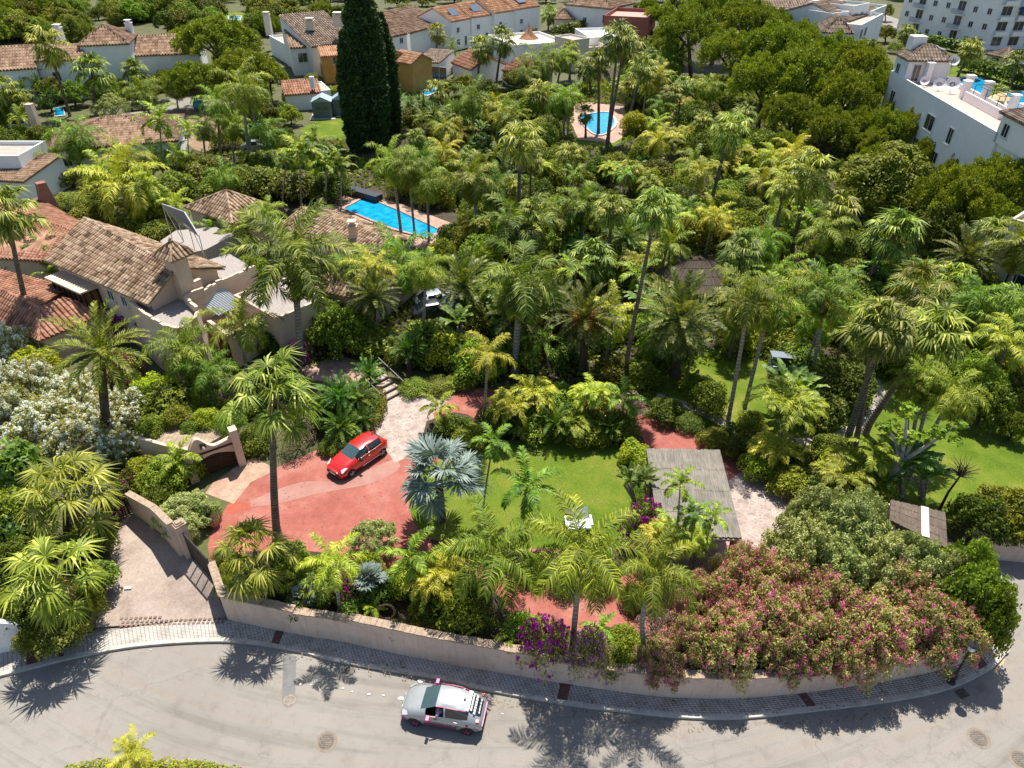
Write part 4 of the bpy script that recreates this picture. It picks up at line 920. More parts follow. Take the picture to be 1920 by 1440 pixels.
# ---- main villa
v = house('large tile roofed villa with dark wooden bay window and gravel terraces', (250, 640), name='villa')
ZE, ZR = 6.3, 8.0
A, B = P(83, 488, ZE), P(277, 572, ZE); R0, R1 = P(158, 409, ZR), P(331, 503, ZR); C1 = P(423, 502, ZE); C0 = C1 + (A - B) * 1.0
rf, rc = MB(), MB(); tile_slope(rf, A, B, R1, R0, .34, .42); tile_slope(rf, C1, C0, R0, R1, .34, .42); r_ = rf.build('roof', M_tileA, v)
ridge_caps(rc, R0, R1, .13); ridge_caps(rc, R1, B + Vector((0, 0, .04)), .07); rc.build('ridge_tiles', M_tileA, r_)
ui = (B - A).normalized(); ni = Vector((-ui.y, ui.x, 0)); ni = ni if ni.y > 0 else -ni
def ins(p, du, dn): return Vector((p.x, p.y, 0)) + ui * du + ni * dn
w1, w2, w3, w4 = ins(A, .6, .55), ins(B, -.5, .55), ins(C1, -.5, -.5), ins(C0, .6, -.5)
wm = MB(); wm.prism([tuple(p[:2]) for p in (w1, w2, w3, w4)], 0, ZE - .12)
g0, g1 = ins(R0, .6, 0), ins(R1, -.5, 0)
wm.add([(w2.x, w2.y, ZE - .13), (w3.x, w3.y, ZE - .13), (g1.x, g1.y, ZR - .25), (w1.x, w1.y, ZE - .13), (w4.x, w4.y, ZE - .13), (g0.x, g0.y, ZR - .25)], [(0, 1, 2), (5, 4, 3), (0, 2, 5, 3), (1, 4, 5, 2)])
wm.build('wall', M_villa, v)
# eave fascia board under the left end and the wooden bay
LW = (w2 - w1).length; bx0, bx1 = 1.0, 5.6
bay = MB(); bay.obox(w1, ui, bx0 - .15, bx1 + .15, -1.35, -.01, 2.35, 2.6); by = bay.build('bay_window', M_villa, v); MB().obox(w1, ui, bx0 - .35, bx1 + .25, -1.55, -.01, 5.35, 5.5).build('bay_canopy', M_villa, by)
lat = MB()
for k in range(7): x = bx0 + (bx1 - bx0) * k / 6; lat.obox(w1, ui, x - .06, x + .06, -1.28, -1.14, 2.6, 5.34)
for z in (2.65, 3.45, 5.2): lat.obox(w1, ui, bx0, bx1, -1.26, -1.16, z, z + .12)
for x in (bx0, bx1):
    for y in (-1.2, -.65, -.08): lat.obox(w1, ui, x - .06, x + .06, y - .06, y + .06, 2.6, 5.34)
    for z in (2.7, 3.5, 5.15): lat.obox(w1, ui, x - .05, x + .05, -1.13, -.1, z, z + .1)
lat.build('lattice', M_wood, by)
cur = MB(); cur.obox(w1, ui, bx0 + .1, bx1 - .1, -1.02, -1.0, 2.62, 5.3).obox(w1, ui, bx1 - .14, bx1 - .12, -.95, -.1, 2.62, 5.3); cur.build('blinds', M_wood2, by)
for x, w in ((7.4, .8), (9.2, .7)): window_on(v, w1, ui, -ni, x, 4.7, w, .9)
# chimney with tiled hat
cb_ = P(344, 553, 5.4) + ui * .45; cz = zat(cb_, 476) ; mb = MB(); mb.obox(cb_, ui, -.6, .6, -.65, .55, 4.6, cz); ch = mb.build('chimney', M_villa, v)
hc = cb_ * 1.0; hc.z = cz; h4 = [hc + ui * x + ni * y for x, y in ((-1.15, -1.1), (1.15, -1.1), (1.15, 1.1), (-1.15, 1.1))]; ap = hc + Vector((0, 0, 1.0)); rf, rc = MB(), MB()
for i in range(4): tile_slope(rf, h4[i], h4[(i + 1) % 4], ap, ap, .34, .4); ridge_caps(rc, h4[i], ap, .08)
rc.lathe((ap.x, ap.y, ap.z), [(.16, 0), (.2, .12), (.1, .22), (.13, .3), (.02, .4)], 8); rc.uv += [(2.5, 2.5)] * (len(rc.v) - len(rc.uv))
k = rf.build('tiled_hat', M_tileA, ch); rc.build('ridge_tiles', M_tileA, k)
mb = MB(); q_ = P(366, 548, 5.5); mb.obox(q_, ui, -.5, .5, -.4, .5, 4.6, 6.6); mb.build('chimney', M_villa, v)
# gravel terraces with scalloped parapet
ZT = 5.4
M_grav = rough_mat('white_gravel', (.28, .24, .22), (.46, .41, .375), 9, fine=26, bmp=.8, fdark=.55)
tpts = [(244, 566), (270, 590), (292, 603), (310, 614), (332, 618), (354, 612), (372, 598), (376, 584), (352, 562), (386, 548), (408, 532), (440, 520), (480, 500), (430, 470), (330, 500), (300, 540)]
tw_ = [P(x, y + 6, ZT) for x, y in tpts]; mb = MB(); mb.prism([tuple(p[:2]) for p in tw_], .5, ZT); mb.build('wall', M_villa, v)
mb = MB(); mb.poly([(p.x, p.y, ZT + .02) for p in tw_]); mb.build('gravel_terrace', M_grav, v)
mb = MB()
for i in range(0, 12):
    a, b = tw_[i], tw_[i + 1]; d = b - a; L_ = d.length; d.normalize(); n_ = max(1, int(L_ / .5)); e = Vector((-d.y, d.x, 0))
    for k in range(n_):
        p, q_ = a.lerp(b, k / n_), a.lerp(b, (k + 1) / n_); hh = .35 + .14 * abs(math.sin((i * 3 + k) * 1.3)) + (.25 if i in (7, 8) else 0)
        mb.prism([(p.x - e.x * .0, p.y - e.y * .0), (q_.x, q_.y), (q_.x + e.x * .22, q_.y + e.y * .22), (p.x + e.x * .22, p.y + e.y * .22)], ZT - .05, ZT + hh)
mb.build('parapet', M_villa, v)
# tile skirts under the terrace
sk = MB()
for (x0, y0), (x1, y1) in (((250, 603), (302, 634)), ((345, 640), (382, 620))):
    a, b = P(x0, y0 + 6, 3.35), P(x1, y1 + 6, 3.35); d = (b - a).normalized(); e = Vector((-d.y, d.x, 0)); e = e if e.y > 0 else -e; a2, b2 = a + e * .9 + Vector((0, 0, .5)), b + e * .9 + Vector((0, 0, .5)); tile_slope(sk, a, b, b2, a2, .32, .38, .07)
sk.build('tile_skirt', M_tileA, v)
# sloping corrugated lean-to and its side walls
q4 = [P(x, y, z) for (x, y), z in zip(((364, 560), (412, 537), (456, 568), (402, 612)), (5.3, 5.3, 3.8, 3.8))]; q4[3] = q4[0] + (q4[2] - q4[1]); mb = MB()
mb.add([tuple(p) for p in q4] + [tuple(p - Vector((0, 0, .06))) for p in q4], [(0, 1, 2, 3), (7, 6, 5, 4), (0, 3, 7, 4), (1, 5, 6, 2), (3, 2, 6, 7), (0, 4, 5, 1)]); mb.build('lean_to_roof', plain('pale_sheet', (.42, .46, .50), .25, spec=.6), v)
mb = MB()
for k in range(13): mb.beam(q4[0].lerp(q4[1], k / 12) + Vector((0, 0, .03)), q4[3].lerp(q4[2], k / 12) + Vector((0, 0, .03)), .05, .04)
mb.build('sheet_ribs', plain('pale_rib', (.5, .53, .56), .3), v)
mb = MB(); mb.prism([tuple(p[:2]) for p in (q4[0], q4[1], q4[2], q4[3])], .5, lambda p: 3.4); mb.build('wall', M_villa, v)
for a, b, z0, z1 in (((402, 655), (448, 690), .9, 3.6), ((448, 690), (525, 640), .9, 3.9), ((380, 720), (402, 655), .9, 3.4)):
    p, q_ = P(*a), P(*b); d = (q_ - p).normalized(); MB().obox(p, d, 0, (q_ - p).length, 0, .3, .3, z1).build('wall', M_villa, v)
p, q_ = P(402, 655), P(448, 690); d = (q_ - p).normalized(); window_on(v, p, d, Vector((d.y, -d.x, 0)), (q_ - p).length * .6, 1.2, 1.7, 1.6, glass=M_wood, frame=M_wood, bars=3)
for a, b, ze_, dep in (((440, 560), (520, 605), 4.3, 4.5), ):
    block(v, a, b, ze_, dep, M_villa, 'flat', .35, tiles=M_grav)
# right wing and pyramid pavilion
pv = house('cream pavilion with four sided tiled pyramid roof behind the villa', (432, 440), name='pavilion', cat='pavilion')
Lc, Fc, Rc = P(345, 389, 4.4), P(436, 420, 4.4), P(518, 388, 4.4); Bc = Lc + Rc - Fc; ap = (Lc + Rc) / 2; ap.z = zat(Vector((ap.x, ap.y, 0)), 357); rf, rc = MB(), MB()
for a, b in ((Lc, Fc), (Fc, Rc), (Rc, Bc), (Bc, Lc)): tile_slope(rf, a, b, ap, ap, .38, .42); ridge_caps(rc, a, ap, .14)
k = rf.build('roof', M_tileA, pv); rc.build('ridge_tiles', M_tileA, k); cpv = (Lc + Rc) / 2
MB().prism([tuple((cpv + (p - cpv) * .88)[:2]) for p in (Lc, Fc, Rc, Bc)], .3, 4.35).build('wall', M_villa, pv)
lw = house('long low tiled wing beside the turquoise pool', (640, 460), name='house')
block(lw, (528, 422), (690, 484), 3.5, 5.5, M_villa, 'gable', .9, tiles=M_tileA, tw=.36, tl=.42)
chimney(lw, P(664, 448, 3.9), .75, 1.3, M_villa)
lw2 = house('hipped tile roof wing half hidden by palms in front of the pool', (680, 560), name='house')
block(lw2, (585, 535), (690, 560), 3.8, 7.5, M_villa, 'hip', 1.5, tiles=M_tileA, tw=.36, tl=.42)
lr = house('low house with reddish tiled hip roof left of the villa', (60, 650), name='house')
Z1, Z2 = 3.5, 4.9; K1, K2 = P(73, 577, Z2), P(-60, 512, Z2); F1 = P(74, 640, Z1); rf, rc = MB(), MB()
tile_slope(rf, P(-90, 560, Z1), F1, K1, K2, .36, .42); E1 = P(205, 585, Z1); K3 = P(118, 558, Z2); tile_slope(rf, F1, E1, K3, K1, .36, .42); bk = P(60, 505, Z1 + .3); tile_slope(rf, P(135, 540, Z1 + .6), P(-60, 492, Z2 - .2), K2, K1, .38, .45)
ridge_caps(rc, K1, F1); ridge_caps(rc, K1, K2); k = rf.build('roof', M_tileR, lr); rc.build('ridge_tiles', M_tileR, k)
MB().prism([tuple(p[:2]) for p in (P(-88, 562, Z1 - .2), F1 + Vector((0, .5, 0)), E1 + Vector((-.5, .3, 0)), K3, K2)], .3, Z1 - .12).build('wall', M_villa, lr)
lu = house('cream house with wide pinkish tiled roof and tapered brick chimney', (80, 480), name='house')
rf = MB(); Z1, Z2 = 3.9, 5.4
tile_slope(rf, P(-80, 480, Z1), P(118, 492, Z1), P(138, 433, Z2), P(-40, 365, Z2), .36, .42); tile_slope(rf, P(165, 425, Z1 + .2), P(70, 372, Z1 + .6), P(20, 390, Z2), P(138, 433, Z2), .38, .45)
k = rf.build('roof', M_tileR, lu); rc = MB(); ridge_caps(rc, P(138, 433, Z2), P(-40, 365, Z2)); rc.build('ridge_tiles', M_tileR, k)
MB().prism([tuple(p[:2]) for p in (P(-78, 484, Z1 - .2), P(112, 490, Z1 - .2), P(160, 425, Z1), P(70, 380, Z1))], .3, Z1 - .15).build('wall', M_villa, lu)
cq = P(88, 375, 4.6); MB().lathe((cq.x, cq.y, 3.9), [(1.05, 0), (1.0, .4), (.62, 2.3), (.62, 2.6)], 4).build('chimney', rough_mat('old_brick', (.22, .1, .07), (.33, .17, .12), 5), lu)
# arched wooden gate building with flat reed-tile roof behind
ga = house('arched cream gateway with dark wooden doors beside the brick apron', (430, 890), name='gateway', cat='gateway')
a, b = P(372, 900, Z0), P(449, 872, Z0); d = (b - a).normalized(); Lg = (b - a).length; e = Vector((-d.y, d.x, 0)); M_gw = M_villa
hl = zat(a, 848); hr = 3.0; mb = MB()
mb.obox(b, d, -.05, .42, -.25, .35, .5, zat(b, 806)); mb.obox(a, d, -.45, .05, -.2, .3, .5, hr)
arch = []; n_ = 16
for i in range(n_ + 1):
    t_ = i / n_; lo = 2.05 + .42 * math.sin(math.pi * t_); hi = 3.0 + .95 * math.exp(-((t_ - .22) / .2) ** 2) + .55 * max(0, t_ - .6)
    arch.append((t_ * Lg, lo, hi))
for (x0, l0, h0), (x1, l1, h1) in zip(arch, arch[1:]):
    pts_ = [a + d * x0, a + d * x1, a + d * x1 + e * .3, a + d * x0 + e * .3]; 
    mb.add([(pts_[0].x, pts_[0].y, l0), (pts_[1].x, pts_[1].y, l1), (pts_[2].x, pts_[2].y, l1), (pts_[3].x, pts_[3].y, l0), (pts_[0].x, pts_[0].y, h0), (pts_[1].x, pts_[1].y, h1), (pts_[2].x, pts_[2].y, h1), (pts_[3].x, pts_[3].y, h0)], [(3, 2, 1, 0), (4, 5, 6, 7), (0, 1, 5, 4), (2, 3, 7, 6)])
mb.build('wall', M_gw, ga)
MB().obox(a, d, .05, Lg - .05, -.06, -.005, 2.72, 2.84).build('moulding', M_wood, ga)
bn = MB(); bn.obox(a, d, Lg * .26, Lg * .26 + .34, -.07, -.003, 3.1, 3.5); bn.build('niche', plain('dark_niche', (.06, .04, .03), .9), ga)
q_ = a + d * (Lg * .26 + .17) + e * -.1; MB().lathe((q_.x, q_.y, 3.12), [(.1, 0), (.12, .05), (.07, .18), (.02, .24)], 10).build('bell', M_cream, ga)
dd = MB()
for k in range(14): dd.obox(a, d, .06 + (Lg - .12) * k / 14, .04 + (Lg - .12) * (k + 1) / 14, .12, .2, .95, 2.42)
for z in (1.2, 2.0): dd.obox(a, d, .06, Lg - .06, .06, .115, z, z + .12)
dd.build('wooden_doors', M_wood, ga)
M_flatt = mat_brickuv('thin_roof_tiles', (.34, .25, .17), (.46, .36, .26), (.20, .15, .1), .3, .12, .02, 0, 'Object')
ro = [P(x, y, 2.9) for x, y in ((366, 846), (262, 824), (285, 795), (330, 770), (445, 800))]; MB().prism([tuple(p[:2]) for p in ro], 2.6, 2.9).build('flat_roof', M_flatt, ga)
sw_ = [P(x, y, 2.9) for x, y in ((366, 849), (308, 838), (258, 824))]; mb = MB()
for p, q_ in zip(sw_, sw_[1:]): dv = (q_ - p).normalized(); mb.obox(p, dv, 0, (q_ - p).length, -.01, -.24, .3, 3.0)
mb.build('side_wall', M_villa, ga)
# ---- neighbouring houses (from the left to the right of the photograph)
h = house('white low house with broad tiled hip roof under the upper left palms', (180, 300))
block(h, (86, 282), (330, 262), 4.2, 13, M_white, 'hip', 2.0, tiles=M_tileF, tw=.34, tl=.55, wins=[('f', 2, 1.1, 1, 1.2), ('f', 8, 1.1, 1.2, 1.2), ('f', 14, 1.1, 1, 1.2)])
MB().box(P(66, 228, 3.5) + Vector((0, 0, .2)), (.95, .9, 4.6)).build('chimney', M_villa, h)
h = house('white house with terracotta roof edge cut by the left picture border', (10, 340))
block(h, (-60, 334), (44, 340), 3.9, 7, M_white, 'mono', 1.0, tiles=M_tileF)
block(h, (-60, 300), (36, 300), 5.4, 6, M_white, 'flat', .5)
h = house('long white two storey house with tiled hip tower at top left', (200, 130))
g2 = [('f', x, 3.6, 1.1, 1.2) for x in (6, 13)]
block(h, (-20, 132), (66, 126), 6.6, 11, M_white, 'gable', 2.6, tiles=M_tileF, tw=.5, tl=.8)
block(h, (66, 114), (152, 110), 7.4, 9, M_white, 'gable', 1.6, tiles=M_tileF, tw=.5, tl=.8, wins=[('f', 2.5, 3.2, 1.2, 1.4), ('f', 8, 1, 1.2, 1.4)])
block(h, (148, 84), (239, 80), 9.2, 9, M_white, 'hip', 2.4, tiles=M_tileF, tw=.5, tl=.8, wins=[('f', 7.5, 3.1, 1.7, 1.7)])
block(h, (236, 104), (372, 98), 6.6, 10, M_white, 'gable', 2.4, tiles=M_tileF, tw=.5, tl=.8, wins=[('f', 10, 2.6, 1.2, 1.3)])
chimney(h, P(115, 75, 9), 1.1, 2, M_white); chimney(h, P(247, 68, 9), 1, 2.2, M_white)
h = house('white house with joined brown tiled roofs and three chimneys', (560, 115))
block(h, (545, 90), (578, 88), 6.0, 12, M_white, 'mono', 2.5, tiles=M_tileF, tw=.5, tl=.8, wins=[('f', 2, 2.4, 1.8, 1.7)])
block(h, (584, 88), (668, 78), 6.4, 14, M_white, 'mono', 4.0, tiles=M_tileG, tw=.5, tl=.8, wins=[('f', 2.5, .3, 2.6, 2.2, 'door')])
block(h, (505, 70), (545, 92), 4.5, 10, M_white, 'flat', .4)
chimney(h, P(506, 66, 4), 1.3, 4.2, M_cream); chimney(h, P(583, 56, 8.4), 1.5, 1.6, M_cream); chimney(h, P(636, 50, 9.2), 1.7, 2, M_cream)
h = house('ochre two storey house with orange tiled roofs partly behind the cypress', (640, 170))
block(h, (603, 106), (637, 104), 5.7, 5, M_yellow, 'mono', .9, tiles=M_tileO, tw=.4, tl=.6, wins=[('f', 2.6, 3.3, 1.3, 1.4), ('l', 2, 3.3, 1.3, 1.4)])
block(h, (637, 112), (664, 122), 6.0, 12, M_yellow, 'gable', 2.4, tiles=M_tileO, tw=.4, tl=.6, wins=[('f', 2, 3.0, 1.2, 1.7)])
block(h, (734, 112), (772, 119), 5.9, 5, M_yellow, 'gable', 1.2, tiles=M_tileO, tw=.4, tl=.6)
h = house('low garage with red brown tiled roof and white pipe chimney', (570, 185))
block(h, (535, 177), (600, 172), 3.6, 8, M_white, 'gable', 1.2, tiles=M_tileR, tw=.4, tl=.7)
block(h, (600, 172), (620, 170), 3.4, 7, M_white, 'flat', .15); chimney(h, P(587, 165, 4.2), .7, 1.8, M_white, cap=False)
h = house('white garden annex with arched niches beside the small curved pool', (790, 150))
block(h, (778, 115), (822, 118), 4.0, 8, M_white, 'mono', .9, tiles=M_tileG, tw=.4, tl=.7, wins=[('f', 1.4, .2, 2, 2.4, 'arch'), ('f', 5, .2, 3, 2.2, 'arch')])
h = house('white house with small brown roof right behind the cypress', (750, 100))
block(h, (733, 68), (762, 62), 6.4, 9, M_white, 'gable', 2, tiles=M_tileF, tw=.5, tl=.8, wins=[('f', 3, 3.8, 1, 1)])
for k, (a, b, z, c) in enumerate((((847, 41), (884, 34), 6.9, M_tileO), ((884, 33), (927, 27), 7.1, M_tileO), ((927, 25), (967, 19), 7.5, M_tileO), ((967, 18), (1012, 11), 7.7, M_tileO))):
    h = house(['white row house with big blank left gable and solar water heater', 'second row house from the left with tilted solar panel on orange roof', 'third white row house from the left with plain orange roof', 'rightmost white row house with flat solar panels and arched windows'][k], (a[0] + 20, a[1] + 48), group='terrace of white row houses')
    q_, Lx, u_, n_ = block(h, a, b, z, 11, M_white, 'gable', 2.3, tiles=c, tw=.5, tl=.8, over=.15, wins=[('f', 2, 3.6, .9, 1.0), ('f', 4.6, .6, .8, 2.0, 'door'), ('f', 2, .9, .9, 1.3)])
    if k in (0, 1, 3):
        p0 = q_(Lx * .45, 2.2, z + 1.5); MB().box(p0, (2.6, 2.0, .12), M=Matrix.Rotation(math.atan2(u_.y, u_.x), 3, 'Z') @ Matrix.Rotation(R(38 if k < 2 else 24), 3, 'X')).build('solar_panel', plain('solar_glass', (.10, .14, .2), .15, spec=.8), h)
    if k == 0:
        block(h, (768, 62), (847, 41), 5.6, 12, M_white, 'mono', 2.6, tiles=M_tileF, tw=.5, tl=.8)
h = house('white house with reddish tiled roofs and arch behind two tall palms', (930, 150))
block(h, (884, 130), (950, 122), 3.6, 8, M_white, 'gable', 1.8, tiles=M_tileR, tw=.4, tl=.7, axis='y')
block(h, (943, 130), (985, 140), 3.6, 7, M_white, 'gable', 1.5, tiles=M_tileR, tw=.4, tl=.7, wins=[('f', 2, .2, 1.2, 2.1, 'arch')])
h = house('round white turret with conical tiled roof', (991, 100), name='turret', cat='turret')
q_ = P(991, 104, 1.0); zc = zat(q_, 84); MB().lathe((q_.x, q_.y, .5), [(2.2, 0), (2.2, zc - .5)], 20).build('wall', M_white, h)
prof = [(3.1 * (1 - t) ** 1.35 + .12, 3.6 * t) for t in [i / 9 for i in range(10)]]; mb = MB()
for i in range(22):
    a_ = i * math.tau / 22; mb.tube([(q_.x + math.cos(a_) * r, q_.y + math.sin(a_) * r, zc + z) for r, z in prof], [max(.12, r * .15) for r, z in prof], 5)
mb.lathe((q_.x, q_.y, zc), prof, 22); mb.uv = [(i // 5 + .5, i % 7 + .5) for i in range(len(mb.v))]; rr_ = mb.build('roof', M_tileO, h); MB().lathe((q_.x, q_.y, zc + 3.5), [(.2, 0), (.25, .3), (.08, .6), (.03, 1)], 8).build('finial', M_tileO, rr_)
h = house('modern flat roofed white villa with cream terraces beyond the palm garden', (1080, 120))
block(h, (962, 90), (1062, 82), 4.4, 14, M_white, 'flat', .5, tiles=M_cream, wins=[('f', 10, .5, 3, 2, 'window')])
block(h, (1060, 100), (1140, 96), 4.0, 9, M_cream, 'flat', .9, tiles=M_cream, wins=[('f', 4, .6, 2.5, 1.9), ('f', 9, .6, 2.5, 1.9)])
block(h, (1075, 78), (1105, 74), 6.5, 6, M_cream, 'flat', .3, tiles=M_conc); block(h, (1105, 74), (1165, 72), 5.3, 12, M_white, 'flat', .4, tiles=M_white_p)
h = house('dark red flat roofed house with pinkish roof deck near the pines', (1160, 55))
block(h, (1132, 36), (1212, 40), 6.6, 14, M_red, 'flat', .8, tiles=rough_mat('pink_deck', (.45, .26, .22), (.55, .34, .29)), wins=[('f', 4, 2, 1.6, 1.4)])
h = house('grey white house with pale tile roof at the top centre', (1090, 25))
block(h, (1060, 8), (1145, 16), 7, 12, M_white, 'hip', 2, tiles=M_tileF, tw=.6, tl=.9, wins=[('f', 12, 2.6, 1.6, 2), ('f', 6, 2.6, 1, 1)])
h = house('low house with sand coloured hip roofs at the top centre', (1060, 40))
block(h, (1040, 34), (1075, 34), 4.2, 9, M_cream, 'hip', 1.8, tiles=M_tileF, tw=.5, tl=.8); block(h, (1072, 28), (1108, 28), 4.5, 9, M_cream, 'hip', 1.8, tiles=M_tileF, tw=.5, tl=.8)
# terraces of flats with brown roofs, upper right
h = house('stepped white block of flats with brown tiled roofs above the pines', (1560, 90), name='apartment_block', cat='apartment block')
wn5 = [('f', x, z, 1.3, 1.3) for x in (2, 5.5) for z in (5.0, 2.0)]
block(h, (1545, 58), (1598, 60), 8.6, 9, M_white, 'hip', 2.2, tiles=M_tileG, tw=.5, tl=.8, wins=wn5); chimney(h, P(1524, 30, 8.4), 2, 2.6, M_white)
block(h, (1590, 40), (1648, 20), 9.2, 16, M_white, 'gable', 2.6, tiles=M_tileG, tw=.6, tl=.9, wins=[('f', x, z, 2, 1.5) for x in (2, 6) for z in (6, 3)])
block(h, (1614, 52), (1655, 30), 9.0, 5, M_white, 'flat', .5, wins=[('f', x, z, 1.8, 1.6) for x in (1.5, 5) for z in (6, 3)])
for a_, b_, z_, dp in (((1560, 30), (1592, 26), 10.2, 6), ((1600, 16), (1630, 10), 11.0, 6), ((1632, 26), (1662, 14), 9.5, 6), ((1500, 22), (1535, 26), 8.2, 7)): block(h, a_, b_, z_, dp, M_white, 'flat', .5, tiles=plain('green_canopy', (.16, .2, .14), .7), wins=[('f', 1.6, z_ - 3.4, 1.8, 1.5), ('f', 1.6, z_ - 6.6, 1.8, 1.5), ('f', 4.4, z_ - 3.4, 1.3, 1.5)])
block(h, (1438, 18), (1560, 18), 7.5, 12, M_white, 'gable', 2.2, tiles=M_tileG, tw=.6, tl=.9, wins=[('f', x, 4.5, 1.6, 1.5) for x in (3, 8, 13)])
h = house('big white four storey apartment building with balconies in the top right corner', (1790, 80), name='apartment_building', cat='apartment building')
a, b = P(1681, 52, 2.0), P(1850, 84, 2.0); ztop = 14.5; a = Vector((a.x, a.y, ztop)); b = Vector((b.x, b.y, ztop)); d = (b - a).normalized()
Lx = (b - a).length; ws = []
for r_ in range(4):
    for c_ in range(7):
        x = 2 + c_ * (Lx - 4) / 6; ws.append(('f', x, .9 + r_ * 3.1, 1.9 if c_ % 3 == 1 else 1.1, 1.9 if c_ % 3 == 1 else 1.2))
q_, Lx, u_, n_ = block(h, tuple(a), tuple(b), ztop, 12, M_white, 'flat', .8, tiles=M_conc, wins=ws)
for r_ in range(4):
    for c_ in (1, 4):
        x = 2 + c_ * (Lx - 4) / 6; m_ = MB(); m_.obox(q_(x, 0, 0), u_, -1.6, 1.6, -1.2, -.02, .9 + r_ * 3.1, 1.05 + r_ * 3.1); bl_ = m_.build('balcony', M_white, h)
        m_ = MB(); 
        for k in range(12): m_.obox(q_(x, 0, 0), u_, -1.6 + k * .285, -1.55 + k * .285, -1.2, -1.14, 1.05 + r_ * 3.1, 2.0 + r_ * 3.1)
        m_.obox(q_(x, 0, 0), u_, -1.6, 1.6, -1.21, -1.13, 2.0 + r_ * 3.1, 2.06 + r_ * 3.1).build('railing', plain('blue_grey_rail', (.05, .07, .11), .5), bl_)
c0 = q_(Lx, 0, 0); M_awn = plain('blue_awning', (.02, .10, .32), .7)
q2, L2, u2, n2 = block(h, (c0.x, c0.y, ztop - .6), (c0.x + 32, c0.y + 3, ztop - .6), ztop - .6, 12, M_white, 'flat', .8, tiles=M_conc, wins=[('f', 2 + 4.1 * i, .9 + r_ * 3.1, 2.4, 1.8) for i in range(7) for r_ in range(4)])
for i in range(7):
    for r_ in range(1, 4):
        m_ = MB(); m_.obox(q2(2 + 4.1 * i, 0, 0), u2, -1.6, 1.6, -1.2, -.02, .8 + r_ * 3.1, .95 + r_ * 3.1).obox(q2(2 + 4.1 * i, 0, 0), u2, -1.6, 1.6, -1.2, -1.1, .95 + r_ * 3.1, 1.7 + r_ * 3.1); m_.build('balcony', M_white, h)
        if (i + r_) % 3 == 0:
            p_ = q2(2 + 4.1 * i, -.6, 3.0 + r_ * 3.1); MB().box(p_, (3.0, 1.4, .06), M=Matrix.Rotation(math.atan2(u2.y, u2.x), 3, 'Z') @ Matrix.Rotation(R(28), 3, 'X')).build('awning', M_awn, h)
# long white block seen from behind with roof terraces
h = house('long white apartment block with pinkish roof terraces at the right edge', (1800, 300), name='apartment_block', cat='apartment block')
ZA = 9.5; a, b = P(1668, 142, ZA), P(1868, 262, ZA); wins = [('f', x, 5.4, w_, h_) for x, w_, h_ in ((3, 1.4, 1.8), (16, 2.4, 1.8), (22, 1.2, 1.8))] + [('f', x, 2.2, 1.6, 1.6) for x in (5, 14, 20, 26)]
q_, Lx, u_, n_ = block(h, tuple(a), tuple(b), ZA, 6.4, M_white, 'flat', .7, tiles=rough_mat('pink_terrace_tiles', (.52, .36, .3), (.62, .45, .38)), wins=wins)
# penthouses
def pent(x0, x1, y0, y1, ph, rise):
    A_, B_ = q_(x0, y0, ZA + ph), q_(x1, y0, ZA + ph); return block(h, tuple(A_), tuple(B_), ZA + ph, y1 - y0, M_white, 'hip', rise, tiles=M_tileG, tw=.4, tl=.6, zb=ZA, wins=[('r', 1.3, .2, 1.0, 2.1, 'door'), ('r', 3.2, .2, .7, 2.1, 'window'), ('f', 1.6, .6, 1.2, 1.3)])
pent(-.3, 4.2, .35, 6, 3.0, 1.4); p_, *_ = pent(Lx - .5, Lx + 9, .0, 6.5, 2.8, 1.4); block(h, tuple(q_(Lx + .01, .3, ZA)), tuple(q_(Lx + 14, .3, ZA)), ZA, 7.6, M_white, 'flat', .5)
pp_ = q_(.9, 2, ZA + 3.2); MB().box(pp_ + Vector((0, 0, 1)), (1.9, 1.6, 2.4)).build('chimney', M_white, h)
for x, y, hh in ((13, 4.5, 2.0), (14.2, 6.5, 2.2), (9.6, 6.4, 2.0), (21, 6.4, 2.2), (Lx - 1.6, 1.8, 2.4), (4.9, 3.0, 2.6), (23, 6.6, 1.6)):
    c_ = q_(x, y, ZA); MB().box(c_ + Vector((0, 0, hh / 2)), (.75, .75, hh)).box(c_ + Vector((0, 0, hh + .08)), (.95, .95, .14)).build('chimney', M_white, h)
MB().obox(q_(14, 4, 0), u_, 0, 9, 0, .2, ZA, ZA + 1.1).obox(q_(23, 4, 0), u_, 0, .2, 0, 3.4, ZA, ZA + 1.1).build('parapet', M_white, h)
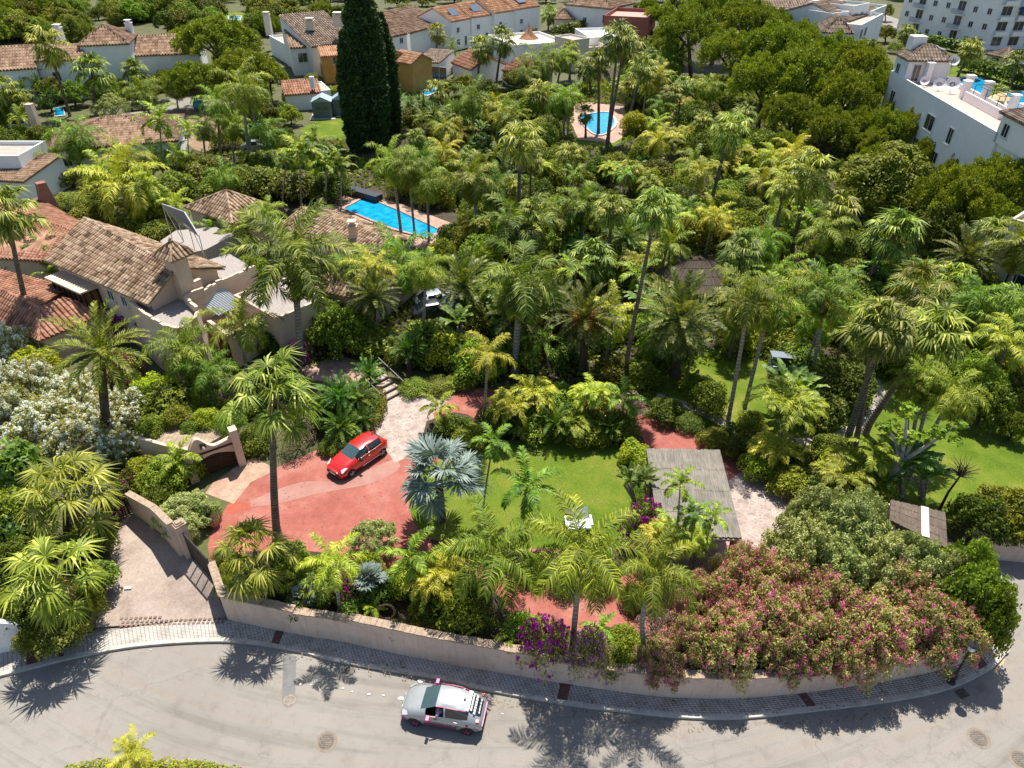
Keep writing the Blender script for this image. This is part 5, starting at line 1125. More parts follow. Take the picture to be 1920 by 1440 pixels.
for k, (x, y, r_, hh) in enumerate(((4.6, 6.0, .7, 3.0), (9, 3.0, .75, .9), (6.8, 2.0, .6, .8), (10.4, 4.0, .9, 1.2), (Lx - 2.6, 3.2, 1.05, 1.5))):
    c_ = q_(x, y, ZA); t = thing('satellite_dish', ['round satellite dish behind the left penthouse', 'middle of the satellite dishes along the terrace parapet', 'smallest satellite dish low by the terrace parapet', 'satellite dish beside the central roof chimney', 'large satellite dish next to the right penthouse'][k], 'satellite dish', c_, 'satellite dishes on the roof terrace')
    MB().tube([c_, c_ + Vector((0, 0, hh))], .05, 6).build('mast', M_metal, t); dm = MB(); ax_ = Vector((-.3, -.75, .55)).normalized(); s_ = ax_.cross(Vector((0, 0, 1))).normalized(); t2 = s_.cross(ax_); o_ = c_ + Vector((0, 0, hh)); vs = [o_ - ax_ * .18]; fs = []
    for j, rr_ in enumerate((.35, .7, 1)):
        for i in range(18): an = i * math.tau / 18; vs.append(o_ + (s_ * math.cos(an) + t2 * math.sin(an)) * r_ * rr_ + ax_ * (.28 * rr_ * rr_ * r_ - .18))
    fs = [(0, 1 + i, 1 + (i + 1) % 18) for i in range(18)] + [(1 + j * 18 + i, 1 + j * 18 + (i + 1) % 18, 1 + (j + 1) * 18 + (i + 1) % 18, 1 + (j + 1) * 18 + i) for j in (0, 1) for i in range(18)]
    dm.add(vs, fs).build('dish', M_white_p, t, smooth=True); MB().beam(o_, o_ + ax_ * r_ * .9, .04).build('feed_arm', M_metal, t)
t = thing('clothes_line', 'dark metal drying frame standing on the pinkish roof terrace', 'clothes line', q_(17, 6, ZA)); mb = MB()
for x in (15, 18, 21):
    for y in (4.6, 7.0): mb.beam(q_(x, y, ZA), q_(x, y, ZA + 2.1), .06)
for y in (4.6, 5.4, 6.2, 7.0): mb.beam(q_(15, y, ZA + 2.1), q_(21, y, ZA + 2.1), .04)
for x in (15, 18, 21): mb.beam(q_(x, 4.6, ZA + 2.1), q_(x, 7.0, ZA + 2.1), .05)
mb.build('frame', M_iron, t)
for k, (a, b, lab) in enumerate((((1710, 90), (1742, 92), 'small gatehouse with brown hip roof left of the parked car by the apartments'), ((1852, 100), (1890, 108), 'small arched gatehouse with brown hip roof behind the long hedge'))):
    h = house(lab, a, name='gatehouse', cat='gatehouse'); block(h, a, b, 3.8, 5, M_cream, 'hip', 1.3, tiles=M_tileG, tw=.4, tl=.6, wins=[('f', 2.2, .3, 1.7, 2.2, 'arch')])
h = house('cream building corner with balconies cut by the right picture edge', (1905, 470), name='building', cat='building')
block(h, (1893, 420), (2010, 452), 7.5, 10, M_cream, 'flat', .5, wins=[('f', 2.2, 3.8, 1.6, 1.2), ('f', 2.2, .8, 1.6, 1.8)])
# sheds
for k, (x, y, w_) in enumerate(((606, 222, 1.0), (641, 217, .82))):
    c_ = P(x, y); t = thing('garden_shed', ['larger grey plastic shed with double door left of the cypress', 'smaller grey plastic shed tucked against the cypress'][k], 'shed', c_, 'grey garden sheds'); s_ = 3.0 * w_; u_ = Vector((1, .12, 0)).normalized()
    MB().obox(c_, u_, -s_ / 2, s_ / 2, 0, s_ * .9, Z0, Z0 + 2.6).build('wall', M_plast, t); f_ = Vector((-u_.y, u_.x, 0)); mb = MB(); q0 = lambda x, y, z: c_ * 1 + u_ * x + f_ * y + Vector((0, 0, z))
    z1 = 2.55; mb.add([q0(-s_ / 2 - .15, -.15, z1), q0(-s_ / 2 - .15, s_, z1), q0(0, s_, z1 + .8), q0(0, -.15, z1 + .8), q0(s_ / 2 + .15, -.15, z1), q0(s_ / 2 + .15, s_, z1)], [(0, 1, 2, 3), (3, 2, 5, 4), (0, 3, 4), (1, 5, 2), (0, 4, 5, 1)]); mb.build('roof', M_plastl, t)
    dr_ = MB(); dr_.obox(c_, u_, -s_ * .36, -.02, -.05, -.003, Z0 + .1, Z0 + 2.2); dr_.obox(c_, u_, .02, s_ * .36, -.05, -.003, Z0 + .1, Z0 + 2.2); o_ = dr_.build('double_door', M_plast, t); MB().obox(c_, u_, -s_ * .3, -.1, -.07, -.052, Z0 + 1.3, Z0 + 1.9).obox(c_, u_, .1, s_ * .3, -.07, -.052, Z0 + 1.3, Z0 + 1.9).build('door_glass', M_glass, o_)
    MB().obox(c_, u_, -s_ / 2 - .5, s_ / 2 + .5, -.8, s_ + .1, Z0 - .05, Z0 + .06).build('shed_base', M_kerb, t)
# ================================================================ CARS
def car(label, front_px, rear_px, spec, paint, z=0, wheelmat=None, pink=False, name='hatchback_car', extras=None, cz=None):
    """front_px / rear_px: picture points of the two visible wheel contacts; built facing +x, y to its left"""
    Ls, Wd, Ht, wb = spec['L'], spec['W'], spec['H'], spec['wb']; fo = spec['fo']
    f, r = P(*front_px, z), P(*rear_px, z); d = (f - r); d.z = 0; d.normalize(); left = Vector((-d.y, d.x, 0)); side = spec.get('side', 1)
    mid = (f + r) / 2 - left * side * (Wd / 2 - .08); root = thing(name, label, 'car', mid); ORIG[root] = Vector((0, 0, 0)); root.rotation_euler.z = math.atan2(d.y, d.x)
    if spec.get('s'): root.scale = (spec['s'],) * 3
    hx = wb / 2 + fo                     # x of the nose
    St = spec['st']; rings = []
    for (s, zb, w, zs, ws, zr, wr) in St:   # s from nose, bottom z, max half width, belt z/half width, roof z/half width
        x = hx - s; rings.append([(x, w * .90, zb), (x, w * .985, zb + .14), (x, w, (zb + zs) * .5 + .02), (x, w * .985, zs - .12), (x, ws, zs), (x, (ws + wr) / 2 + .015, (zs + zr) / 2 + (.01 if zr - zs > .2 else .02)), (x, wr, zr - .035 if zr - zs > .1 else zr), (x, wr * .62, zr + .01), (x, 0, zr + .022)])
    K = 9; m = len(rings); body, gl, ws_, rw, gr_ = MB(), MB(), MB(), MB(), MB(); V = []
    for rg in rings: V += [(x, y, z_) for x, y, z_ in rg] + [(x, -y, z_) for x, y, z_ in reversed(rg[:-1])]
    n2 = 2 * K - 1; c0, c1, c2, c3 = spec['cab']  # station idx: screen base, screen top, rear top, rear base
    FB, FG, FW, FR, FH = [], [], [], [], []
    pil = spec['pillars']
    for i in range(m - 1):
        for j in range(n2 - 1):
            fc = (i * n2 + j, i * n2 + j + 1, (i + 1) * n2 + j + 1, (i + 1) * n2 + j); jj = min(j, n2 - 2 - j)
            if c0 <= i < c1 and jj >= 6: FW.append(fc)
            elif c2 <= i < c3 and jj >= 6: FR.append(fc)
            elif spec['g0'] <= i < spec['g1'] and jj in (4, 5) and i not in pil:
                if not (spec.get('open') and i in (5, 6) and j in (4, 5)): (FG if j < 9 else FH).append(fc)
            else: FB.append(fc)
    FB += [tuple(range(n2)), tuple(range((m - 1) * n2, m * n2))]
    for mbx, F in ((body, FB), (gl, FG), (gr_, FH), (ws_, FW), (rw, FR)):
        used = sorted({i for f_ in F for i in f_}); ix = {u_: k for k, u_ in enumerate(used)}; mbx.add([V[i] for i in used], [tuple(ix[i] for i in f_) for f_ in F])
    bo = body.build('body', paint, root, smooth=True); gl.build('side_windows', M_cglass, root, smooth=True); gr_.build('side_windows', M_cglass, root, smooth=True); ws_.build('windscreen', M_cglass2, root, smooth=True); rw.build('rear_window', M_cglass, root, smooth=True)
    fl = MB(); n_ = len(fl.v); fl.box((0, 0, .42), (Ls * .8, Wd * .8, .06)); fl.build('underbody', M_iron, root)
    R_ = spec['wr']
    for sx in (1, -1):
        for sy in (1, -1):
            cx, cy = sx * wb / 2, sy * (Wd / 2 - .10); t_ = MB(); prof = [(R_ * .62, -.10), (R_ * .95, -.10), (R_, -.06), (R_, .06), (R_ * .95, .10), (R_ * .62, .10)]; n = 20
            vs = [(cx + a_ * math.cos(k * math.tau / n), cy + b_, R_ + a_ * math.sin(k * math.tau / n)) for a_, b_ in prof for k in range(n)]
            t_.add(vs, [(i * n + k, i * n + (k + 1) % n, (i + 1) * n + (k + 1) % n, (i + 1) * n + k) for i in range(5) for k in range(n)]); w_ = t_.build('wheel', plain('tyre_rubber', (.015, .015, .016), .8), root)
            rm = MB(); y0 = cy + sy * .085; rm.tube([(cx, y0 - sy * .03, R_), (cx, y0, R_)], [R_ * .62, R_ * .60], 16); 
            for k in range(5):
                a_ = k * math.tau / 5 + .3; rm.beam((cx, y0 + sy * .012, R_), (cx + math.cos(a_) * R_ * .58, y0 + sy * .012, R_ + math.sin(a_) * R_ * .58), .07, .03) if sy else 0
            rm.build('rim', plain('rim_dark', (.06, .03, .04), .5) if pink else plain('dark_hub', (.08, .08, .085), .5), w_)
            sp = MB()
            for k in range(5): a_ = k * math.tau / 5 + .3; sp.beam((cx + math.cos(a_) * .04, y0 + sy * .02, R_ + math.sin(a_) * .04), (cx + math.cos(a_) * R_ * .6, y0 + sy * .02, R_ + math.sin(a_) * R_ * .6), .075, .035)
            sp.build('spokes', wheelmat, w_)
            ar = MB(); q = []
            for k in range(13):
                a_ = math.pi * k / 12; q.append(((R_ + .03) * math.cos(a_), (R_ + .03) * math.sin(a_)))
            y1 = sy * (Wd / 2 * .985 + .003); ar.add([(cx + a_, y1, R_ + b_) for a_, b_ in q] + [(cx + a_, y1 - sy * .10, R_ + b_) for a_, b_ in q], [tuple(range(13)), tuple(range(25, 12, -1))] + [(k, k + 1, k + 14, k + 13) for k in range(12)]); ar.build('wheel_arch', plain('arch_black', (.012, .012, .012), .8), root)
    return root, hx
M_cglass = plain('tinted_car_glass', (.015, .022, .028), .06, spec=.9); M_cglass2 = plain('windscreen_glass', (.05, .09, .10), .08, spec=.9)
M_tred = plain('flame_red_paint', (.55, .012, .008), .25, spec=.6, coat=.8); M_tsil = plain('silver_white_paint', (.36, .375, .39), .28, metal=.25, spec=.6, coat=.5)
M_pinkp = plain('pink_paint', (.75, .04, .28), .4); M_lamp = plain('clear_lamp', (.75, .78, .8), .12, spec=.9); M_chrome = plain('chrome', (.6, .6, .62), .2, metal=1); M_tail = plain('red_tail_lamp', (.5, .02, .01), .2)
CLIO = dict(L=4.06, W=1.73, H=1.45, wb=2.59, fo=.84, wr=.315, side=1, s=1.0, cab=(4, 6, 10, 12), g0=5, g1=10, pillars=(7,), st=[
 (0.0, .28, .58, .62, .50, .66, .30), (.10, .22, .72, .70, .60, .76, .40), (.38, .20, .82, .80, .66, .88, .46), (.80, .20, .855, .90, .70, .98, .52),
 (1.18, .20, .865, .94, .74, 1.03, .58), (1.42, .20, .865, .95, .77, 1.16, .58), (1.92, .20, .865, .97, .77, 1.42, .55), (2.42, .20, .865, .98, .77, 1.455, .56), (2.50, .20, .865, .985, .77, 1.455, .56), (3.05, .20, .865, 1.0, .77, 1.44, .55), (3.55, .22, .86, 1.02, .76, 1.38, .52), (3.80, .24, .85, 1.03, .72, 1.20, .50), (3.98, .28, .80, .95, .66, .99, .44), (4.06, .34, .70, .74, .58, .78, .36)])
rc_, hx = car('shiny red hatchback with silver wheels parked on the red driveway', (660.7, 893), (716.5, 854.5), CLIO, M_tred, z=Z0 + .005, wheelmat=plain('silver_rim', (.6, .6, .62), .35, metal=.5), name='red_car')
for sy in (1, -1):
    mb = MB(); mb.add([(hx - .09, sy * .50, .62), (hx - .20, sy * .74, .64), (hx - .62, sy * .80, .86), (hx - .50, sy * .66, .88), (hx - .2, sy * .50, .76)], [(0, 1, 2, 3, 4)]); mb.v = [(x + .012, y + sy * .022, z_ + .02) for x, y, z_ in mb.v]; mb.build('headlight', M_lamp, rc_)
    MB().box((hx - 1.62, sy * .94, .98), (.14, .22, .15)).beam((hx - 1.58, sy * .8, .94), (hx - 1.6, sy * .9, .96), .06).build('mirror', plain('gloss_black', (.015, .015, .017), .2), rc_)
    MB().box((hx - 2.6, sy * .875, .34), (1.75, .03, .07)).build('sill_strip', M_chrome, rc_); MB().beam((hx - 1.5, sy * .80, .965), (hx - 3.5, sy * .805, 1.03), .02, .02).build('window_trim', M_chrome, rc_)
    MB().box((hx - 2.35, sy * .875, .83), (.16, .03, .03)).build('door_handle', M_chrome, rc_); MB().box((hx - 3.98, sy * .62, .86), (.12, .2, .18)).build('tail_light', M_tail, rc_)
MB().box((hx - .01, 0, .60), (.05, .95, .05)).build('grille_bar', M_chrome, rc_); MB().box((hx + .0, 0, .40), (.06, 1.1, .16)).build('lower_grille', M_iron, rc_)
e_ = MB(); e_.add([(hx + .03, 0, .53), (hx + .03, .075, .63), (hx + .02, 0, .74), (hx + .03, -.075, .63), (hx - .03, 0, .63)], [(0, 1, 2, 3), (0, 4, 1), (1, 4, 2), (2, 4, 3), (3, 4, 0)]); e_.build('badge', M_chrome, rc_)
MB().box((hx + .035, 0, .46), (.02, .52, .11)).build('number_plate', M_white_p, rc_); MB().box((hx - 3.45, 0, 1.47), (.12, .06, .05)).build('roof_aerial', M_iron, rc_)
# something pale lies on the dashboard and a seat shows through the windscreen
C3 = dict(open=1, L=3.85, W=1.67, H=1.52, wb=2.446, fo=.74, wr=.305, side=1, s=1.0, cab=(4, 6, 10, 12), g0=5, g1=10, pillars=(7,), st=[
 (0.0, .30, .52, .58, .46, .62, .28), (.09, .22, .68, .70, .56, .77, .36), (.34, .20, .78, .82, .64, .91, .44), (.68, .20, .82, .93, .70, 1.02, .50),
 (.98, .20, .83, .97, .73, 1.08, .55), (1.25, .20, .835, .98, .74, 1.24, .56), (1.72, .20, .835, .99, .74, 1.49, .53), (2.10, .20, .835, 1.0, .74, 1.535, .54), (2.18, .20, .835, 1.0, .74, 1.535, .54), (2.75, .20, .835, 1.02, .735, 1.48, .51), (3.22, .22, .825, 1.04, .71, 1.36, .47), (3.56, .24, .80, 1.01, .66, 1.11, .45), (3.76, .28, .76, .90, .60, .95, .40), (3.85, .34, .70, .72, .56, .76, .36)])
wc, hx = car('silver white hatchback with pink trim and lettering driving on the road', (779, 1359), (876.4, 1376), C3, M_tsil, z=0.0, wheelmat=M_pinkp if False else plain('dusty_pink', (.35, .06, .14), .5), pink=True, name='white_car')
for sy in (1, -1):
    mb = MB(); mb.add([(hx - .07, sy * .48, .64), (hx - .16, sy * .70, .62), (hx - .46, sy * .78, .84), (hx - .40, sy * .64, .90), (hx - .18, sy * .50, .80)], [(0, 1, 2, 3, 4)]); mb.v = [(x + .02, y + sy * .03, z_ + .02) for x, y, z_ in mb.v]; mb.build('headlight', M_lamp, wc)
    MB().box((hx - 1.42, sy * .93, 1.0), (.14, .22, .17)).beam((hx - 1.36, sy * .78, .97), (hx - 1.4, sy * .88, .99), .05).build('mirror', M_pinkp, wc)
    MB().tube([(hx - 1.75, sy * .565, 1.497), (hx - 2.2, sy * .575, 1.535), (hx - 2.75, sy * .565, 1.49), (hx - 3.2, sy * .50, 1.365)], .012, 5).build('roof_stripe', M_pinkp, wc)
    MB().box((hx - .16, sy * .70, .42), (.3, .05, .10), R(-sy * 28)).build('bumper_trim', M_pinkp, wc)
    MB().box((hx - 1.95, sy * .838, .50), (1.5, .03, .05)).box((hx - 1.95, sy * .838, .40), (1.5, .03, .04)).build('door_stripes', plain('maroon_stripe', (.28, .04, .10), .5), wc)
    for x in (1.75, 2.68): MB().box((hx - x, sy * .845, .88), (.16, .03, .035)).build('door_handle', M_metal, wc)
    MB().box((hx - 3.66, sy * .655, .93), (.14, .14, .22)).build('tail_light', M_tail, wc)
    k_ = MB(); k_.tube([(hx - 3.2, sy * .835, .78), (hx - 3.2, sy * .85, .78)], .065, 14); k_.build('round_sticker', plain('maroon_dot', (.35, .02, .12), .5), wc)
    lt = MB(); rnd = random.Random(3)   # lettering on the doors too small to read in the picture
    x = 1.25
    while x < 2.9:
        w = rnd.uniform(.05, .09); lt.box((hx - x - w / 2, sy * .842, .62), (w, .012, .045)); x += w + .03 + (.1 if rnd.random() < .2 else 0)
    lt.build('door_lettering', plain('dark_letters', (.05, .04, .06), .6), wc)
lt = MB(); rnd = random.Random(5)
def rear_pt(y, t):  # rear window plane, t 0 top 1 bottom
    a_, b_ = ((3.24, 1.375), (3.56, 1.13)) if t < .68 else ((3.56, 1.13), (3.74, .97)); f_ = t / .68 if t < .68 else (t - .68) / .32
    return Vector((hx - (a_[0] + (b_[0] - a_[0]) * f_), y, a_[1] + (b_[1] - a_[1]) * f_ + .035))
sl = math.atan2(.25, .34)
for row, (t0, hgt, y0, y1, step) in enumerate(((.14, .09, -.42, .42, .085), (.46, .11, -.42, .40, .135), (.84, .06, -.38, .36, .15))):
    y = y0
    while y < y1:
        w = step * rnd.uniform(.7, .85); p = rear_pt(y + w / 2, t0); lt.box(p + Vector((-.02, 0, .012)), (hgt, w, .012), M=Matrix.Rotation(-sl if t0 < .7 else -.75, 3, 'Y')); y += step
lt.build('rear_lettering', M_white_p, wc)
MB().box((hx - 3.16, 0, 1.43), (.16, .98, .035)).build('rear_spoiler', M_tsil, wc); MB().box((hx - 3.86, 0, .58), (.05, 1.25, .10)).build('rear_bumper_trim', M_pinkp, wc)
MB().box((hx - 2.95, 0, 1.51), (.1, .05, .05)).tube([(hx - 2.95, 0, 1.52), (hx - 3.1, 0, 1.66)], .012, 5).build('roof_aerial', M_iron, wc)
MB().box((hx + .0, 0, .62), (.05, .5, .09)).build('grille', M_iron, wc)
# the driver's arm and shoulder at the open front window
def person_driver():
    M_skin = plain('skin', (.45, .26, .17), .6); o = thing('person', 'person at the wheel of the silver car with bare forearm on the open window', 'person', wc.location); ORIG[o] = Vector((0, 0, 0)); o.rotation_euler = wc.rotation_euler
    x0 = hx - 1.78; y0 = .42
    bm = bpy.data.meshes.new('body'); vs = [(x0, y0, .62), (x0 - .04, y0, .85), (x0 - .06, y0, 1.08), (x0 - .04, y0, 1.17), (x0 - .01, y0, 1.30), (x0 + .01, y0, 1.38), (x0 - .06, y0 + .2, 1.06), (x0 + .0, y0 + .36, .99), (x0 + .2, y0 + .42, 1.05), (x0 + .27, y0 + .42, 1.07), (x0 - .04, y0 - .2, 1.06), (x0 + .16, y0 - .2, .9), (x0 + .36, y0 - .12, .98)]
    bm.from_pydata(vs, [(0, 1), (1, 2), (2, 3), (3, 4), (4, 5), (2, 6), (6, 7), (7, 8), (8, 9), (2, 10), (10, 11), (11, 12)], [])
    ob = link('body', bm, o); bm.materials.append(M_skin); md = ob.modifiers.new('skin', 'SKIN'); sb = ob.modifiers.new('sub', 'SUBSURF'); sb.levels = 1; sb.render_levels = 2
    for v_, r_ in zip(bm.skin_vertices[0].data, (.16, .15, .14, .05, .10, .08, .055, .045, .035, .04, .055, .045, .035)): v_.radius = (r_, r_)
    bm.skin_vertices[0].data[0].use_root = True
    fg = MB()
    for k in range(5): fg.tube([(x0 + .28, y0 + .40 + k * .018, 1.075), (x0 + .34, y0 + .40 + k * .018, 1.07), (x0 + .37 - abs(k - 2) * .008, y0 + .41 + k * .016, 1.04)], [.011, .010, .007], 6)
    fg.build('hand', M_skin, o, smooth=True)
    h_ = MB(); h_.lathe((x0 - .03, y0, 1.26), [(.06, 0), (.115, .04), (.12, .1), (.10, .16), (.04, .2)], 12); h_.build('hair', plain('dark_hair', (.03, .02, .012), .8), o)
    sh = MB(); sh.tube([(x0 - .02, y0, .6), (x0 - .05, y0, .85), (x0 - .065, y0, 1.04), (x0 - .05, y0, 1.13)], [.19, .18, .165, .07], 12); sh.tube([(x0 - .06, y0 + .1, 1.07), (x0 - .04, y0 + .24, 1.04), (x0 - .01, y0 + .34, 1.0)], [.08, .075, .065], 8); sh.build('shirt', plain('lilac_shirt', (.35, .33, .5), .8), o, smooth=True)
person_driver()
def small_car(label, c_px, ang, col, z=Z0, L_=4.2):
    c = P(*c_px, z); root = thing('parked_car', label, 'car', c, 'cars parked among the houses'); ORIG[root] = Vector((0, 0, 0)); root.rotation_euler.z = R(ang); rings = []
    St = [(0, .3, .6, .66, .5), (.3, .25, .8, .82, .62), (1.1, .25, .86, .95, .68), (1.25, .25, .86, .98, .7), (1.9, .25, .86, 1.42, .58), (3.2, .25, .86, 1.42, .56), (3.9, .28, .84, 1.02, .64), (4.2, .35, .7, .8, .5)]
    V = []; F = []; G_ = []
    for s_, zb, w, zr, wr in St:
        x = L_ / 2 - s_; zs = min(zr, .95); h5 = [(x, w * .95, zb), (x, w, .6), (x, w * .93, zs), (x, wr, zr), (x, 0, zr + .02)]; V += h5 + [(x, -y, q) for _, y, q in reversed(h5[:-1])]
    for i in range(7):
        for j in range(8):
            f_ = (i * 9 + j, i * 9 + j + 1, i * 9 + j + 10, i * 9 + j + 9); (G_ if (i == 3 and j in (3, 4)) or (i == 5 and j in (3, 4)) or (i in (4,) and j in (2, 5)) else F).append(f_)
    F += [tuple(range(9)), tuple(range(63, 72))]; MB().add(V, F).build('body', plain('car_paint_%d' % (ang * 3 + int(c_px[0])), col, .3, coat=.5), root, smooth=True); MB().add(V, G_).build('windows', M_cglass, root)
    for sx in (1.3, -1.3):
        for sy in (.78, -.78): MB().tube([(sx, sy - .09, .31), (sx, sy + .09, .31)], .31, 14).build('wheel', plain('tyre_rubber', (.015, .015, .016), .8), root)
    return root
small_car('dark car with light windscreen half hidden under trees behind the villa garden', (482, 282), 8, (.25, .28, .3))
small_car('pale blue car parked behind the white wall near the ochre house', (575, 122), 5, (.35, .42, .55)); small_car('grey car parked in the shade right of the tiled wing', (822, 572), 25, (.28, .32, .36)); small_car('black car glimpsed beside the grey car under the palms', (818, 592), 20, (.04, .045, .05))
small_car('light car parked between the gatehouses in the upper right', (1752, 98), -12, (.5, .55, .6)); small_car('white car on the far road by the gatehouse at the right edge', (1912, 133), -10, (.6, .62, .62)); small_car('silver car parked on the far left behind bushes', (50, 240), 70, (.45, .47, .5)); small_car('white van like car at the road above the dry plot', (262, 206), 30, (.6, .6, .58))

# ================================================================ GARDEN STRUCTURES AND FURNITURE
def mat_thatch(name='reed_thatch', c=((.09, .083, .075), (.22, .205, .18), (.35, .32, .28)), sc=14):
    m, n, l, b = _nodes(name); uv = coord(n, 'UV'); mp = n.new('ShaderNodeMapping'); l.new(uv, mp.inputs[0]); mp.inputs['Scale'].default_value = (sc, 1.2, 1)
    f = noise(n, l, mp.outputs[0], 1.0, 5, .8); r = ramp(n, [(.3, c[0]), (.5, c[1]), (.75, c[2])]); l.new(f, r.inputs[0]); o = coord(n); g = noise(n, l, o, .9, 5); r2 = ramp(n, [(.35, (.7, .68, .66)), (.65, (1.05, 1, .92))]); l.new(g, r2.inputs[0])
    l.new(mixc(n, l, 1., r.outputs[0], r2.outputs[0], 'MULTIPLY'), b.inputs['Base Color']); b.inputs['Roughness'].default_value = .95; bump(n, l, f, b, .8, .04); return m
M_thatch = mat_thatch()
def reed_roof(root, q4, th=.16, bands=5, seed=1, mat=None, name='reed_roof'):
    """corrugated reed mat roof: overlapping bands of upright canes between corners (front-left, front-right, back-right, back-left)"""
    rng = random.Random(seed); a, b, c, d = q4; mb = MB(); mb.uv = []; nx = max(20, int((b - a).length / .09)); up_ = Vector((0, 0, 1))
    for k in range(bands):
        t0, t1 = k / bands, (k + 1) / bands + .012
        for e, t in ((0, t0), (1, t1)):
            for i in range(nx + 1):
                s = i / nx; p = a.lerp(b, s).lerp(d.lerp(c, s), t + (rng.uniform(-.006, .006) if 0 < i < nx else 0)); ripple = .05 * abs(math.sin(i * 1.7 + math.sin(i * .7))) + .02 * rng.random()
                mb.v.append(tuple(p + up_ * (ripple + (.02 if e == 0 else .0)))); mb.uv.append((s * 5, t * 6))
        o = len(mb.v) - 2 * (nx + 1)
        for i in range(nx): mb.f.append((o + i, o + i + 1, o + nx + 2 + i, o + nx + 1 + i))
    o = len(mb.v); q = [p - up_ * x for x in (.02, th) for p in q4]; mb.v += [tuple(p) for p in q]; mb.uv += [(0, 0)] * 8; mb.f += [(o, o + 1, o + 2, o + 3), (o + 7, o + 6, o + 5, o + 4)] + [(o + i, o + 4 + i, o + 4 + (i + 1) % 4, o + (i + 1) % 4) for i in range(4)]
    return mb.build(name, mat or M_thatch, root)
pg = thing('carport', 'grey reed roofed carport on terracotta posts between lawn and stone paving', 'carport', P(1300, 940)); q4 = [P(1236, 1004, 3.3), P(1391, 1010, 3.3), P(1350, 846, 3.5), P(1212, 843, 3.5)]
reed_roof(pg, q4, bands=4); bmz = MB()
for s in (.04, .5, .96): bmz.beam(q4[0].lerp(q4[1], s) - Vector((0, 0, .26)), q4[3].lerp(q4[2], s) - Vector((0, 0, .26)), .12, .18)
for t_ in (.04, .5, .95): bmz.beam(q4[0].lerp(q4[3], t_) - Vector((0, 0, .42)), q4[1].lerp(q4[2], t_) - Vector((0, 0, .42)), .12, .14)
bmz.build('roof_beams', M_wood2, pg)
M_tpost = rough_mat('terracotta_post', (.36, .16, .10), (.48, .24, .15), 3)
for s, t_ in ((.05, .06), (.95, .06), (.05, .93), (.95, .93), (.95, .5), (.05, .5)):
    p = q4[0].lerp(q4[1], s).lerp(q4[3].lerp(q4[2], s), t_); MB().box((p.x, p.y, (Z0 + p.z - .5) / 2), (.3, .3, p.z - .5 - Z0 + .02)).build('post', M_tpost, pg)
MB().beam(q4[0] + Vector((0, -.03, -.1)), q4[1] + Vector((0, -.03, -.1)), .05, .12).build('gutter', M_kerb, pg)
gt = thing('gate_shelter', 'dark brown reed roof over the side gate above the grey green trees', 'shelter', P(1735, 1000)); q4 = [P(1668, 976, 3.2), P(1776, 1030, 3.0), P(1772, 962, 3.4), P(1670, 938, 3.4)]
M_thd = mat_thatch('dark_reed', ((.07, .055, .045), (.14, .11, .09), (.24, .19, .15))); reed_roof(gt, q4, bands=4, mat=M_thd)
a_, b_ = q4[0].lerp(q4[1], .62), q4[3].lerp(q4[2], .62); MB().beam(a_ + Vector((0, 0, .1)), b_ + Vector((0, 0, .1)), .38, .05).build('pale_strip', M_cream, gt)
for s, t_ in ((.06, .1), (.94, .1), (.06, .9), (.94, .9)): p = q4[0].lerp(q4[1], s).lerp(q4[3].lerp(q4[2], s), t_); MB().box((p.x, p.y, (Z0 + p.z - .2) / 2), (.35, .35, p.z - .2 - Z0)).build('post', M_wall, gt)
hu = thing('thatched_hut', 'dark thatched garden hut roof sunk among the central palms', 'hut', P(1300, 560)); c_ = P(1300, 556); zr_ = zat(c_, 488); zl = zr_ - 2.2; cs = [Vector((c_.x + x, c_.y + y, zl)) for x, y in ((-3.4, -2.4), (3.4, -2.4), (3.4, 2.4), (-3.4, 2.4))]; rr0, rr1 = Vector((c_.x - 1.0, c_.y, zr_)), Vector((c_.x + 1.0, c_.y, zr_)); 
for k, q4 in enumerate(((cs[0], cs[1], rr1, rr0), (cs[1], cs[2], rr1, rr1), (cs[2], cs[3], rr0, rr1), (cs[3], cs[0], rr0, rr0))): reed_roof(hu, list(q4), bands=4, mat=M_thd, seed=k)
for p in cs: MB().tube([(c_.x + (p.x - c_.x) * .85, c_.y + (p.y - c_.y) * .85, Z0 - .1), (c_.x + (p.x - c_.x) * .85, c_.y + (p.y - c_.y) * .85, zl + .2)], .12, 8).build('post', M_wood, hu)
# swing seats
def swing_seat(label, c_px, rz, cat='swing seat'):
    t = thing('swing_seat', label, cat, P(*c_px)); ORIG[t] = Vector((0, 0, 0)); t.rotation_euler.z = R(rz)
    MB().box((0, 0, .45), (1.5, .6, .12)).build('seat', M_white_p, t); MB().box((0, .36, .8), (1.5, .1, .6)).build('backrest', plain('grey_sling', (.18, .2, .22), .6), t)
    MB().box((0, -.05, 1.72), (2.0, 1.1, .05), M=Matrix.Rotation(R(-6), 3, 'X')).build('canopy', plain('slate_canopy', (.16, .19, .24), .7) if 'lawn' not in label else plain('slate_canopy', (.16, .19, .24), .7), t)
    for sx in (-1, 1): MB().beam((sx * .95, -.6, .02), (sx * .95, 0, 1.7), .05).beam((sx * .95, .6, .02), (sx * .95, 0, 1.7), .05).beam((sx * .95, -.6, .04), (sx * .95, .6, .04), .05).build('side_frame', M_white_p, t)
    MB().beam((-.95, 0, 1.7), (.95, 0, 1.7), .06).build('top_bar', M_white_p, t); MB().box((0, .0, .54), (1.45, .5, .1)).build('cushion', plain('white_cushion', (.72, .75, .8), .8), t); return t
